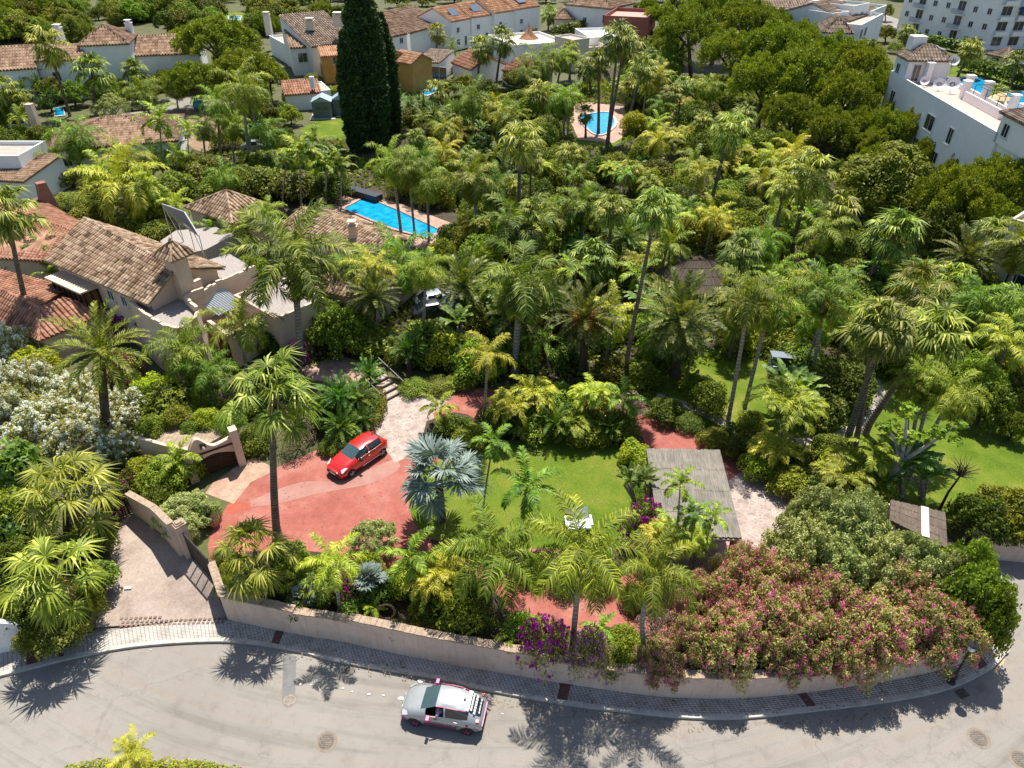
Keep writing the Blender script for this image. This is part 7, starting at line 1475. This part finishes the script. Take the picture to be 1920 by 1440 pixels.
# cycads, small palms and bananas
for C_, B_, r_, k in (((635, 745), (640, 790), 48, 'cycad'), ((672, 750), (675, 780), 44, 'cycad'), ((640, 800), (642, 825), 44, 'cycad'), ((690, 700), (690, 725), 34, 'cycad'), ((600, 770), (603, 800), 40, 'cycad'), ((680, 790), (682, 812), 34, 'cycad'), ((765, 660), (768, 700), 40, 'cycad'), ((840, 650), (838, 690), 40, 'cycad'), ((690, 1085), (700, 1125), 38, 'bluefan'), ((570, 1120), (572, 1140), 32, 'bluefan'),
    ((960, 770), (965, 810), 48, 'areca'), ((1000, 740), (1005, 790), 50, 'areca'), ((1110, 750), (1110, 800), 52, 'areca'), ((1170, 750), (1165, 810), 46, 'kentia'), ((1080, 800), (1080, 825), 42, 'areca'), ((1040, 795), (1040, 822), 42, 'cycad'), ((980, 800), (980, 820), 36, 'cycad'), ((1140, 805), (1140, 826), 36, 'cycad'), ((825, 765), (825, 800), 38, 'kentia'), ((700, 1140), (700, 1160), 26, 'kentia'), ((820, 1090), (825, 1140), 60, 'areca'), ((800, 1120), (800, 1150), 34, 'kentia'),
    ((1178, 905), (1192, 950), 30, 'banana'), ((1208, 900), (1215, 960), 28, 'banana'), ((1240, 1010), (1245, 1062), 44, 'areca'), ((1300, 1020), (1300, 1068), 44, 'areca'), ((955, 1195), (950, 1215), 40, 'kentia'), ((1125, 1180), (1122, 1200), 34, 'kentia'), ((1470, 780), (1470, 860), 74, 'areca'), ((1450, 850), (1450, 880), 52, 'areca'), ((1510, 770), (1512, 830), 40, 'areca'), ((1580, 900), (1580, 940), 60, 'areca'), ((1640, 850), (1620, 930), 50, 'kentia'), ((1610, 880), (1600, 930), 46, 'kentia'),
    ((1690, 880), (1690, 930), 60, 'banana'), ((1730, 900), (1730, 935), 50, 'banana'), ((1660, 910), (1662, 940), 44, 'banana'), ((1470, 735), (1470, 770), 52, 'banana'), ((1500, 740), (1500, 790), 44, 'banana'), ((335, 865), (352, 905), 46, 'kentia'), ((30, 855), (28, 900), 36, 'banana'), ((590, 1100), (600, 1135), 36, 'fan'), ((700, 560), (700, 640), 60, 'date'), ((1020, 640), (1030, 700), 40, 'kentia'), ((860, 610), (862, 660), 40, 'banana'), ((560, 1085), (566, 1110), 40, 'kentia'),
    ((250, 1412), (262, 1450), 50, 'queeny'), ((770, 195), (775, 235), 34, 'yucca'), ((810, 205), (812, 240), 38, 'yucca'), ((850, 225), (852, 255), 32, 'yucca'), ((60, 170), (62, 200), 34, 'yucca'), ((30, 180), (32, 205), 30, 'yucca'), ((95, 185), (97, 210), 26, 'yucca'), ((1860, 325), (1862, 345), 20, 'kentia')):
    pl(k, C_, B_, r_)
# pink oleander hedge, grey green trees and corner trees
for k, (C_, r_, h_) in enumerate((((1330, 1130), 72, 3.2), ((1400, 1080), 70, 3.4), ((1370, 1195), 76, 3.2), ((1450, 1160), 84, 3.4), ((1530, 1200), 80, 3.2), ((1560, 1130), 76, 3.2), ((1640, 1180), 84, 3.3), ((1730, 1170), 78, 3.2), ((1790, 1180), 62, 2.8), ((1690, 1110), 70, 3.0), ((1480, 1215), 60, 2.8), ((1300, 1200), 50, 2.6), ((1600, 1225), 56, 2.6), ((1490, 1100), 62, 3.0))): bush('olea', C_, r_, h_)
for C_, r_, h_ in (((1510, 1035), 82, 4.0), ((1590, 1000), 90, 4.2), ((1540, 970), 66, 4.0), ((1615, 975), 56, 4.0), ((1640, 1060), 84, 3.8), ((1690, 1050), 58, 3.4), ((1720, 1070), 74, 3.6), ((1570, 1075), 70, 3.6), ((1780, 1080), 52, 3.4), ((1505, 975), 40, 3.2)): bush('olive', C_, r_, h_)
for C_, r_, h_ in (((1830, 1130), 66, 4.0), ((1855, 1165), 50, 3.6), ((1810, 1070), 54, 3.6)): bush('plume', C_, r_, h_)
for C_, r_, h_ in (((45, 720), 64, 3.4), ((30, 650), 50, 3.2), ((85, 790), 70, 3.2), ((135, 740), 62, 3.0), ((170, 800), 66, 2.8), ((225, 770), 60, 2.6), ((215, 840), 50, 2.0), ((120, 830), 50, 2.2), ((10, 760), 50, 3.0)): bush('oleaw', C_, r_, h_)
bush('olea', (170, 850), 50, 1.6); bush('olea', (130, 830), 36, 1.5)
long_hedge([(130, 1466), (260, 1456), (400, 1466), (440, 1480)], 1.2, .7, 'clipped green hedge with small flowers cut by the bottom picture edge', M_bright, z=0.0, size=.09, dens=420, flowers=M_pink, fd=14)
long_hedge([(1360, 815), (1430, 862), (1500, 905), (1560, 935)], 1.5, 1.0, 'low green planting between the red driveway and the stone path', M_tree, dens=170)
long_hedge([(1178, 850), (1205, 900), (1228, 960), (1240, 1010)], 1.0, 1.4, 'variegated yellow hedge along the left side of the reed carport', M_lime, dens=200, size=.12)
long_hedge([(760, 735), (820, 737), (870, 728), (895, 716)], .9, .8, 'low curved hedge behind the stone terrace beside the steps', M_hedge, dens=260, size=.1)
long_hedge([(650, 850), (690, 810), (712, 770), (705, 745)], 1.2, .8, 'dark curved hedge around the cycads beside the red car', M_tree, dens=260, size=.1)
long_hedge([(1800, 132), (1870, 152), (1925, 168), (1990, 180)], 3.2, 3.2, 'tall clipped hedge behind the oval blue pool of the apartments', M_hedge, dens=26, size=.4)
long_hedge([(1690, 78), (1760, 92), (1830, 104)], 3, 2.6, 'clipped hedge at the foot of the corner apartment building', M_hedge, dens=20, size=.45)
long_hedge([(1040, 72), (1090, 62), (1140, 50)], 3, 3, 'olive coloured hedge before the sand coloured hip roofs', M_hedge, dens=20, size=.4)
long_hedge([(60, 345), (110, 355), (160, 345)], 2.4, 2.0, 'long clipped hedge below the white low house on the left', M_hedge, dens=60, size=.25)
long_hedge([(535, 195), (600, 188), (650, 186)], 2, 2.2, 'green hedge behind the grey garden sheds', M_bright, dens=50, size=.28)
long_hedge([(760, 100), (840, 82), (900, 70)], 2.5, 1.8, 'planting strip in front of the white row houses', M_tree, dens=22, size=.4)
long_hedge([(690, 462), (600, 408)], 1.1, 1.0, 'low hedge along the terracotta edge of the turquoise pool', M_hedge, dens=90, size=.18)
long_hedge([(830, 132), (870, 140), (900, 146)], 2, 1.2, 'orange flowering border by the small pool of the annex', M_bright, dens=40, size=.3, flowers=M_oran, fd=30)
for k, C_, B_, r_ in (('areca', (205, 385), (208, 405), 44), ('queeny', (275, 345), (282, 420), 56), ('areca', (250, 400), (252, 418), 40), ('queeny', (190, 320), (200, 400), 60), ('queeny', (240, 300), (246, 395), 58), ('areca', (300, 400), (302, 415), 34), ('kentia', (395, 430), (398, 470), 36), ('kentia', (435, 440), (440, 490), 40), ('kentia', (465, 435), (470, 480), 36), ('queeny', (330, 380), (335, 425), 40),
    ('queen', (500, 400), (505, 470), 40), ('areca', (140, 470), (142, 490), 26), ('kentia', (100, 515), (104, 545), 34), ('queen', (395, 700), (402, 780), 56), ('queeny', (700, 520), (705, 600), 56), ('kentia', (40, 470), (46, 520), 30), ('queen', (420, 330), (424, 400), 40), ('queen', (660, 500), (664, 580), 50)): pl(k, C_, B_, r_)
for C_, r_, h_, k in (((165, 400), 34, 1.8, 'shrub'), ((290, 430), 34, 1.6, 'bright'), ((235, 425), 34, 1.6, 'shrub'), ((320, 360), 34, 2.2, 'dark'), ((130, 375), 30, 1.6, 'hedge'), ((470, 500), 34, 2.0, 'bright'), ((530, 560), 36, 2, 'shrub'), ((180, 345), 34, 2.2, 'shrub'), ((220, 330), 30, 2.4, 'bright'), ((420, 400), 26, 2, 'shrub'), ((500, 700), 34, 1.4, 'shrub'), ((545, 720), 30, 1.2, 'bright'), ((430, 770), 30, 1.4, 'hedge')): bush(k, C_, r_, h_)
for C_, r_, h_, k in (((440, 1062), 30, 1.0, 'shrub'), ((560, 1060), 34, 1.2, 'bright'), ((425, 1095), 24, .9, 'bright'), ((845, 440), 26, 2.2, 'dark'), ((860, 455), 30, 2.4, 'shrub'), ((830, 470), 30, 2.2, 'bright'), ((530, 1090), 30, 1.0, 'shrub'), ((660, 1140), 30, 1.0, 'dark'), ((420, 1040), 22, .9, 'hedge'), ((690, 1060), 30, 1.3, 'bright'), ((620, 1110), 30, 1.0, 'dark')): bush(k, C_, r_, h_)
# the dark cypresses
for lab, cx, foot, w_, top, n in (('giant dark cypress column reaching the top of the picture', 703, 275, 38, -60, 16000), ('narrower cypress standing against the left of the giant one', 672, 285, 24, 62, 8000), ('third cypress spire on the right flank of the giant cypress', 735, 262, 24, 30, 8000)):
    b = P(cx, foot); H_ = zat(b, top) - Z0; w = w_ / ppm((b.x, b.y, 5)); rng = np.random.default_rng(cx); root = thing('cypress', lab, 'cypress tree', b); lb = []
    for i in range(60):
        t_ = (i + .5) / 60; rr = w * (.95 if t_ < .7 else .95 - (t_ - .7) * 2.1) * (.75 + .25 * min(1, t_ * 5)); 
        for j in range(3): a_ = i * GA + j * 2.1; lb.append(((math.cos(a_) * rr * .42, math.sin(a_) * rr * .42, H_ * (t_ * .97 + .02)), (rr * .6, rr * .6, H_ * .045)))
    link('crown', leaf_cloud(rng, lb, n * 3, .26, out=1.2, elong=1.9, inner=.1).mesh('crown', M_cyp), root); trunk(root, H_ * .8, .35, .12, (0, 0), M_barkd, n=6)
# pines of the grove, upper right
for C_, B_, r_, h_ in (((1290, 60), (1295, 165), 64, 6.5), ((1330, 20), (1335, 120), 60, 7), ((1250, 95), (1255, 150), 36, 5), ((1400, 40), (1390, 150), 62, 7), ((1370, 100), (1370, 190), 60, 6.5), ((1450, 90), (1440, 200), 66, 7), ((1500, 75), (1490, 160), 46, 6), ((1430, 150), (1420, 250), 64, 6.5), ((1500, 140), (1490, 250), 74, 7), ((1560, 110), (1550, 200), 62, 6.5), ((1610, 120), (1600, 210), 58, 6.5), ((1580, 180), (1570, 270), 66, 6.5), ((1640, 170), (1630, 250), 40, 5.5), ((1480, 215), (1480, 285), 56, 5), ((1550, 240), (1545, 300), 56, 5), ((1610, 235), (1605, 290), 44, 4.5), ((1660, 240), (1660, 300), 46, 4.5), ((1715, 240), (1710, 300), 50, 4.5), ((1640, 270), (1640, 310), 40, 3.5), ((1470, 270), (1470, 310), 34, 3), ((1240, 30), (1245, 80), 36, 5), ((1450, 45), (1445, 110), 40, 6)): bush('pine', C_, r_, h_, B=B_)
bush('ficus', (1665, 335), 92, 5.2, 'broad dome shaped bright green tree left of the right edge pines', B=(1665, 400))
for C_, B_, r_, h_, k in (((1790, 370), (1785, 450), 74, 5.5, 'pine'), ((1870, 350), (1870, 440), 74, 5.5, 'pine'), ((1850, 400), (1850, 460), 60, 4.5, 'pine'), ((1760, 420), (1765, 470), 44, 3.6, 'tree'), ((1910, 300), (1915, 350), 44, 4, 'pine'), ((1820, 310), (1820, 360), 40, 3.5, 'tree')): bush(k, C_, r_, h_, B=B_)
# pines and broad leaved trees, upper left
for C_, B_, r_, h_ in (((405, 75), (415, 160), 76, 7), ((360, 150), (370, 205), 56, 5), ((455, 130), (460, 200), 62, 5.5), ((505, 140), (510, 190), 34, 4), ((340, 75), (345, 130), 34, 4)): bush('pine', C_, r_, h_, B=B_)
for i in range(70):
    px_, py_ = fr.uniform(-20, 520), fr.uniform(-4, 62)
    if py_ > 48 and px_ > 380 or (py_ > 50 and 150 < px_ < 350) or inpoly(px_, py_, [(400, 15), (480, 15), (480, 50), (400, 50)]): continue
    r_ = fr.uniform(22, 36); bush(fr.choice(['tree', 'tree', 'ficus', 'plume', 'pine']), (px_, py_), r_, None, B=(px_, py_ + fr.uniform(12, 24)))
for C_, B_, r_, h_, k in (((20, 100), (20, 120), 0, 4, 'tree'), ((90, 165), (90, 195), 30, 3, 'tree'), ((210, 160), (212, 180), 26, 2.6, 'tree'), ((140, 175), (142, 200), 30, 3, 'plume'), ((210, 200), (214, 225), 36, 3.4, 'olive'), ((290, 165), (290, 190), 30, 3, 'tree'), ((480, 40), (480, 60), 26, 3.5, 'tree'), ((560, 30), (560, 45), 30, 4, 'tree'), ((600, 20), (600, 40), 30, 4, 'pine'), ((640, 25), (640, 40), 26, 4, 'tree'), ((530, 10), (530, 30), 34, 4, 'tree'), ((480, 0), (480, 20), 30, 4, 'tree'), ((760, 20), (760, 40), 24, 3, 'tree'), ((745, -2), (745, 15), 24, 4, 'pine'), ((800, 0), (790, 12), 18, 3, 'tree'),
    ((20, 205), (20, 235), 40, 3.5, 'tree'), ((10, 265), (10, 290), 30, 3, 'tree'), ((75, 255), (78, 275), 26, 2.6, 'tree'), ((75, 330), (78, 350), 30, 2, 'tree'), ((600, 225), (603, 240), 0, 2, 'tree'), ((545, 215), (547, 235), 22, 2.4, 'plume'), ((770, 225), (772, 250), 34, 3, 'tree'), ((965, 150), (965, 175), 30, 3, 'tree'), ((870, 155), (870, 180), 26, 2.6, 'tree'), ((905, 165), (905, 190), 30, 2.6, 'tree'), ((1240, 65), (1240, 80), 22, 3, 'tree'), ((1180, 18), (1182, 30), 20, 3.5, 'tree'), ((1215, 12), (1216, 28), 18, 4, 'pine'), ((1000, 65), (1000, 75), 16, 2.5, 'tree'), ((1660, 62), (1660, 80), 22, 3, 'tree'), ((1680, 90), (1680, 100), 18, 2, 'dark'),
    ((1410, 5), (1410, 30), 30, 5, 'pine'), ((1370, -5), (1370, 20), 34, 5, 'tree'), ((1280, 10), (1280, 40), 34, 5, 'tree'), ((1770, 110), (1772, 122), 20, 2, 'bright'), ((1660, 20), (1660, 40), 16, 3, 'tree'), ((625, 40), (625, 50), 0, 3, 'tree'), ((585, 148), (588, 156), 16, 1.6, 'hedge'), ((1005, 195), (1005, 225), 30, 3, 'bright'), ((1110, 290), (1110, 310), 0, 3, 'bright')):
    if r_: bush(k, C_, r_, h_, B=B_)
# trees and shrubs between the far houses
FK = [[(-30, 60), (380, 40), (385, 150), (-30, 165)], [(55, 195), (340, 195), (340, 320), (55, 330)], [(-30, 280), (60, 280), (60, 370), (-30, 370)], [(490, 30), (960, -20), (1020, -20), (1020, 75), (900, 160), (780, 210), (520, 215)], [(545, 170), (700, 170), (700, 270), (545, 270)], [(860, 90), (1000, 60), (1170, 55), (1170, 140), (1000, 165), (870, 165)], [(1020, -20), (1220, -20), (1220, 75), (1030, 70)],
      [(300, 180), (450, 175), (450, 290), (330, 290)], [(220, 185), (300, 175), (300, 235), (220, 235)], [(1230, -30), (1920, -30), (2000, 300), (1660, 300), (1540, 290), (1230, 200)], [(400, 10), (480, 10), (480, 52), (400, 52)], [(640, -20), (770, -20), (770, 290), (640, 290)], [(-30, 370), (700, 370), (560, 700), (-30, 700)], [(760, 140), (830, 140), (830, 190), (760, 190)]]
yy = 92.0; nf = 0
while yy < 300:
    st_ = 4.6 + (yy - 90) * .022; xx = -190.0
    while xx < 190:
        x, y = xx + fr.uniform(-.4, .4) * st_, yy + fr.uniform(-.4, .4) * st_; px_, py_ = proj((x, y, Z0)); xx += st_
        if not (-10 < px_ < 1930) or inpoly(px_, py_, REG) or py_ > 380: continue
        R_ = fr.uniform(1.2, 2.6); H_ = R_ * fr.uniform(1.0, 1.7); q = proj((x, y, Z0 + H_ * .5)); w = R_ * ppm((x, y, Z0)) * .6
        if any(inpoly(a_, b_, k) for k in FK for a_, b_ in (q, (px_, py_), (px_ - w, q[1]), (px_ + w, q[1]))): continue
        bush(fr.choice(['shrub', 'bright', 'tree', 'tree', 'hedge', 'plume', 'dark']), q, R_ * ppm((x, y, Z0)), H_); nf += 1
    yy += st_
for i in range(50):
    x_ = 370 + i * 27 + fr.uniform(-8, 8)
    if 1410 < x_ < 1690: continue
    y_ = fr.uniform(-26, -6); bush(fr.choice(['tree', 'pine', 'plume', 'shrub']), (x_, y_), fr.uniform(17, 26), None, B=(x_, y_ + 15))
for i in range(60):
    x_, y_ = fr.uniform(370, 1230), fr.uniform(-5, 60)
    if not any(inpoly(x_, y_, k) or inpoly(x_, y_ + 14, k) for k in [FK[3], FK[5], FK[6], FK[10], FK[11]]): bush(fr.choice(['tree', 'plume', 'pine']), (x_, y_), fr.uniform(14, 24), None, B=(x_, y_ + 14))
SK = [[(60, 200), (335, 200), (335, 300), (80, 300)], [(225, 178), (448, 178), (448, 292), (330, 292), (225, 230)], [(528, 138), (628, 138), (628, 200), (528, 200)], [(560, 180), (690, 180), (690, 262), (560, 262)], [(490, 40), (670, 40), (670, 142), (490, 130)], [(95, 195), (130, 195), (130, 225), (95, 225)], [(0, 60), (385, 60), (385, 128), (0, 140)]]
for i in range(150):
    x_, y_ = fr.uniform(-5, 640), fr.uniform(128, 262); r_ = fr.uniform(9, 19)
    if not any(inpoly(x_ + dx_, y_ + dy_, k) for k in SK for dx_, dy_ in ((0, 0), (r_, 0), (-r_, 0), (0, r_))) and x_ < 650: bush(fr.choice(['shrub', 'bright', 'tree', 'hedge', 'dark', 'lime']), (x_, y_), r_)
for C_, r_, h_, k in (((330, 783), 30, 1.2, 'shrub'), ((385, 786), 30, 1.1, 'lime'), ((285, 800), 28, 1.1, 'shrub'), ((430, 790), 30, 1.2, 'hedge'), ((360, 800), 22, .7, 'bright')): bush(k, C_, r_, h_, z=2.6)
for k, C_, B_, r_ in (('queen', (225, 300), (232, 345), 42), ('queen', (285, 290), (290, 345), 40), ('kentia', (330, 290), (334, 345), 30), ('queen', (100, 300), (106, 345), 36), ('fan', (40, 190), (48, 240), 32), ('queen', (380, 240), (386, 300), 36), ('queen', (435, 235), (440, 310), 38), ('fan', (250, 130), (256, 180), 28), ('queen', (330, 165), (334, 205), 30), ('kentia', (60, 150), (64, 190), 28), ('queen', (500, 250), (504, 320), 40), ('fan', (820, 60), (818, 110), 24), ('queen', (985, 140), (986, 180), 34), ('fan', (1070, 95), (1068, 150), 26), ('kentia', (870, 210), (872, 250), 34), ('fan', (820, 170), (822, 220), 30)): pl(k, C_, B_, r_)
for C_, B_, r_, h_, k in (((60, 160), (60, 178), 26, 3, 'tree'), ((110, 165), (110, 182), 24, 3, 'plume'), ((255, 152), (255, 170), 26, 3, 'tree'), ((310, 150), (310, 168), 26, 3, 'pine'), ((20, 150), (20, 170), 26, 3, 'tree'), ((690, 130), (690, 150), 0, 3, 'tree'), ((500, 215), (500, 235), 26, 3, 'tree'), ((440, 240), (442, 260), 26, 3, 'tree'), ((725, 215), (725, 240), 0, 3, 'tree'), ((840, 165), (842, 185), 22, 2.6, 'tree'), ((1640, 300), (1640, 330), 34, 3.4, 'pine'), ((1745, 290), (1745, 330), 40, 4.2, 'pine'), ((1800, 330), (1800, 370), 44, 4.2, 'pine'), ((1690, 210), (1692, 270), 34, 4.5, 'pine')):
    if r_: bush(k, C_, r_, h_, B=B_)
print('far fill', nf)
# small frangipani like tree and bare tree on the right lawn
b = P(1650, 935); t = thing('tree', 'pale stemmed tree with sparse leafy branches beside the right lawn', 'tree', b); mb = MB(); lb = []
def limb(p, q, r0, r1): mb.tube([p, p.lerp(q, .5) + Vector((.08, 0, .1)), q], [r0, (r0 + r1) / 2, r1], 7)
n0 = PY(1688, 868, b.y); limb(b, n0, .26, .2)
for x, y, r_ in ((1715, 820, 30), (1770, 815, 26), (1665, 800, 22), (1700, 770, 20), (1790, 800, 18)): e = PY(x, y, b.y + random.uniform(-.8, .8)); limb(n0, e, .14, .05); q = e - b; w = r_ / ppm(e); lb += [((q.x + random.uniform(-w, w) * .6, q.y + random.uniform(-w, w) * .6, q.z + random.uniform(-.2, .3)), (w * .5, w * .5, w * .3)) for _ in range(4)]
mb.build('trunk', M_barkl, t, smooth=True); link('crown', leaf_cloud(NR, lb, 900, .2).mesh('crown', M_bright), t)
b = P(1762, 955); t = thing('bare_tree', 'almost leafless small tree with fine twigs on the right lawn', 'tree', b); mb = MB(); tp = PY(1800, 893, b.y); mb.tube([b, b.lerp(tp, .5) + Vector((-.1, 0, .1)), tp], [.1, .07, .05], 7)
for i in range(60): a_ = i * GA; e = tp + Vector((math.cos(a_) * 1.1 * random.random() ** .5, math.sin(a_) * 1.1 * random.random() ** .5, random.uniform(.1, 1.2))); m_ = tp.lerp(e, .5) + Vector((random.uniform(-.15, .15), 0, .1)); mb.tube([tp, m_, e], [.03, .018, .006], 4)
mb.build('trunk', M_barkd, t)
# ground cover under the planting
gv = Q(); n = 0; pts_ = []
gr = np.random.default_rng(5)
while len(pts_) < 42000:
    x, y = gr.uniform(-90, 95), gr.uniform(24, 150) if gr.random() < .5 else gr.uniform(24, 85); px_, py_ = proj((x, y, Z0))
    if inpoly(px_, py_, [(1230, 20), (1660, 60), (1720, 330), (1900, 380), (1920, 480), (1560, 420), (1400, 300), (1290, 150)]): pts_.append((x, y)); continue
    if -20 < px_ < 1940 and (inpoly(px_, py_, REG) or inpoly(px_, py_, [(440, 1040), (700, 1060), (860, 1090), (960, 1150), (1250, 1190), (1500, 1090), (1700, 970), (1830, 1080), (1840, 1200), (1650, 1255), (1300, 1290), (1050, 1265), (800, 1215), (450, 1150)])) and clear(px_, py_): pts_.append((x, y))
pts_ = np.array(pts_); m = len(pts_); s = .16 + .003 * np.maximum(pts_[:, 1] - 30, 0); p = np.column_stack([pts_, Z0 + gr.uniform(.03, .4, m)]); ax = nrm(gr.normal(0, 1, (m, 3)) + [0, 0, .5]); sd = nrm(np.cross(ax, gr.normal(0, 1, (m, 3))))
gv.add(np.stack([p - ax * s[:, None], p + sd * s[:, None] * .6, p + ax * s[:, None], p - sd * s[:, None] * .6], 1), np.arange(m * 4).reshape(-1, 4)); o = link('ground_cover', gv.mesh('ground_cover', M_bright)); o['kind'] = 'stuff'
# fallen leaves on the drive, lawn and pavement
lr_ = np.random.default_rng(8); q_l = Q(); pts_ = []
for poly, n_, z in (([(400, 1050), (440, 950), (620, 850), (740, 880), (780, 980), (700, 1050)], 260, Z0 + .02), ([(800, 880), (960, 835), (1160, 840), (1190, 960), (1170, 1020), (820, 1000)], 420, Z0 + .03), ([(960, 1110), (1240, 1150), (1240, 1190), (1000, 1170)], 160, Z0 + .02), ([(700, 745), (840, 735), (800, 850), (720, 850)], 120, Z0 + .02), ([(1380, 900), (1530, 940), (1440, 1030)], 160, Z0 + .02), ([(200, 1150), (220, 1000), (350, 1060), (420, 1150)], 0, 0), ([(430, 1170), (1000, 1280), (1500, 1305), (1850, 1230), (1880, 1250), (1500, 1345), (1000, 1318), (430, 1215)], 700, .165), ([(900, 1305), (1300, 1355), (1700, 1325), (1700, 1345), (1300, 1375), (900, 1320)], 400, .012)):
    k = 0; xs = [a_[0] for a_ in poly]; ys = [a_[1] for a_ in poly]
    while k < n_:
        x, y = lr_.uniform(min(xs), max(xs)), lr_.uniform(min(ys), max(ys))
        if inpoly(x, y, poly): p = P(x, y, z); pts_.append((p.x, p.y, z)); k += 1
p = np.array(pts_); m = len(p); a_ = lr_.uniform(0, 6.28, m); ax = np.stack([np.cos(a_), np.sin(a_), lr_.normal(0, .15, m)], 1); sd = nrm(np.cross(ax, UPZ)); s = lr_.uniform(.025, .07, m)[:, None]
q_l.add(np.stack([p - ax * s, p + sd * s * .5, p + ax * s, p - sd * s * .5], 1), np.arange(m * 4).reshape(-1, 4)); o = link('fallen_leaves', q_l.mesh('fallen_leaves', M_dead)); o['kind'] = 'stuff'
# shrubs past the 290 that show largest become one mass of shrubbery
sh_ = [a_ for a_ in AUTO if a_[0].name.split('.')[0] == 'shrub']; ch_ = {}
for c in bpy.data.objects:
    if c.parent is not None: ch_.setdefault(c.parent.name, []).append(c)
def shsize(a_):
    f = next(c for c in ch_[a_[0].name] if c.name.startswith('foliage')); return f.scale[0] * ppm(a_[0].location)
sh_.sort(key=shsize, reverse=True); V_, F_, n_ = [], [], 0
for a_ in sh_[290:]:
    o = a_[0]
    for c in ch_[o.name]:
        if c.name.startswith('foliage'):
            me = c.data; co = np.empty(len(me.vertices) * 3, dtype=np.float32); me.vertices.foreach_get('co', co); co = co.reshape(-1, 4, 3)[::2].reshape(-1, 3)
            cr, sr = math.cos(c.rotation_euler.z), math.sin(c.rotation_euler.z); sx, sy, sz = c.scale; x, y = co[:, 0] * sx, co[:, 1] * sy
            V_.append(np.stack([x * cr - y * sr + o.location.x + c.location.x, x * sr + y * cr + o.location.y, co[:, 2] * sz + o.location.z + c.location.z], 1)); F_.append(np.arange(len(co)).reshape(-1, 4) + n_); n_ += len(co)
        bpy.data.objects.remove(c)
    bpy.data.objects.remove(o)
gone = {id(a_) for a_ in sh_[290:]}; AUTO = [a_ for a_ in AUTO if id(a_) not in gone]
if V_: o = link('shrubbery', npmesh('shrubbery', np.concatenate(V_), np.concatenate(F_), M_tree)); o['kind'] = 'stuff'
# ================================================================ LABELS BY LANDMARK
LM = [('red car', 668, 858), ('turquoise pool', 740, 420), ('reed carport', 1300, 930), ('small lawn', 1050, 920), ('silver fan palm', 825, 885), ('silver car', 832, 1330), ('tiled villa', 250, 500), ('giant cypress', 703, 200), ('pyramid roofed pavilion', 432, 390), ('freeform pool', 1120, 232),
      ('white oleanders', 110, 740), ('entrance steps', 728, 722), ('black sliding gate', 380, 1030), ('winding stone path', 1600, 800), ('long apartment block', 1800, 220), ('ochre house', 640, 140), ('pink oleander hedge', 1550, 1150), ('arched gateway', 410, 850), ('grey sheds', 620, 200), ('row houses', 900, 50), ('thatched hut', 1290, 515), ('street lamp', 1790, 1250),
      ('orange fruited palm', 1097, 600), ('big grey trunked palm', 970, 560), ('centre leaning palm', 1220, 400), ('conical turret', 991, 75), ('red flat house', 1165, 45), ('white tower house', 200, 100), ('dry plot', 380, 240), ('shaded garden seat', 1462, 690), ('dome shaped tree', 1665, 340), ('tall slim palm', 975, 270), ('stepped flats', 1600, 40), ('driveway mouth', 300, 1150), ('side gate roof', 1725, 970), ('bottom edge hedge', 300, 1430), ('right lawn', 1830, 850), ('low reddish roof', 60, 570)]
ORD = ['nearest', 'second nearest', 'third nearest', 'fourth nearest', 'fifth nearest', 'sixth nearest', 'seventh nearest', 'eighth nearest', 'ninth nearest', 'tenth nearest', 'eleventh nearest', 'twelfth nearest', 'thirteenth nearest', 'fourteenth nearest', 'fifteenth nearest'] + ['%dth nearest' % k for k in range(16, 60)]
bk_ = {}
for o, desc, (px_, py_), grp in AUTO:
    l_ = min(LM, key=lambda q: math.hypot(q[1] - px_, q[2] - py_)); dx, dy = px_ - l_[1], py_ - l_[2]; dr_ = ('right of' if dx > 0 else 'left of') if abs(dx) > abs(dy) else ('below' if dy > 0 else 'above'); bk_.setdefault((desc, l_[0], dr_), []).append((math.hypot(dx, dy), o, grp))
for (desc, l_, dr_), it in bk_.items():
    it.sort(key=lambda q: q[0])
    for k, (_, o, grp) in enumerate(it):
        o['label'] = ('%s %s the %s' % (desc, dr_, l_)) if len(it) == 1 else ('%s, %s the %s and %s it' % (desc, ORD[k], l_, dr_)); o['group'] = grp
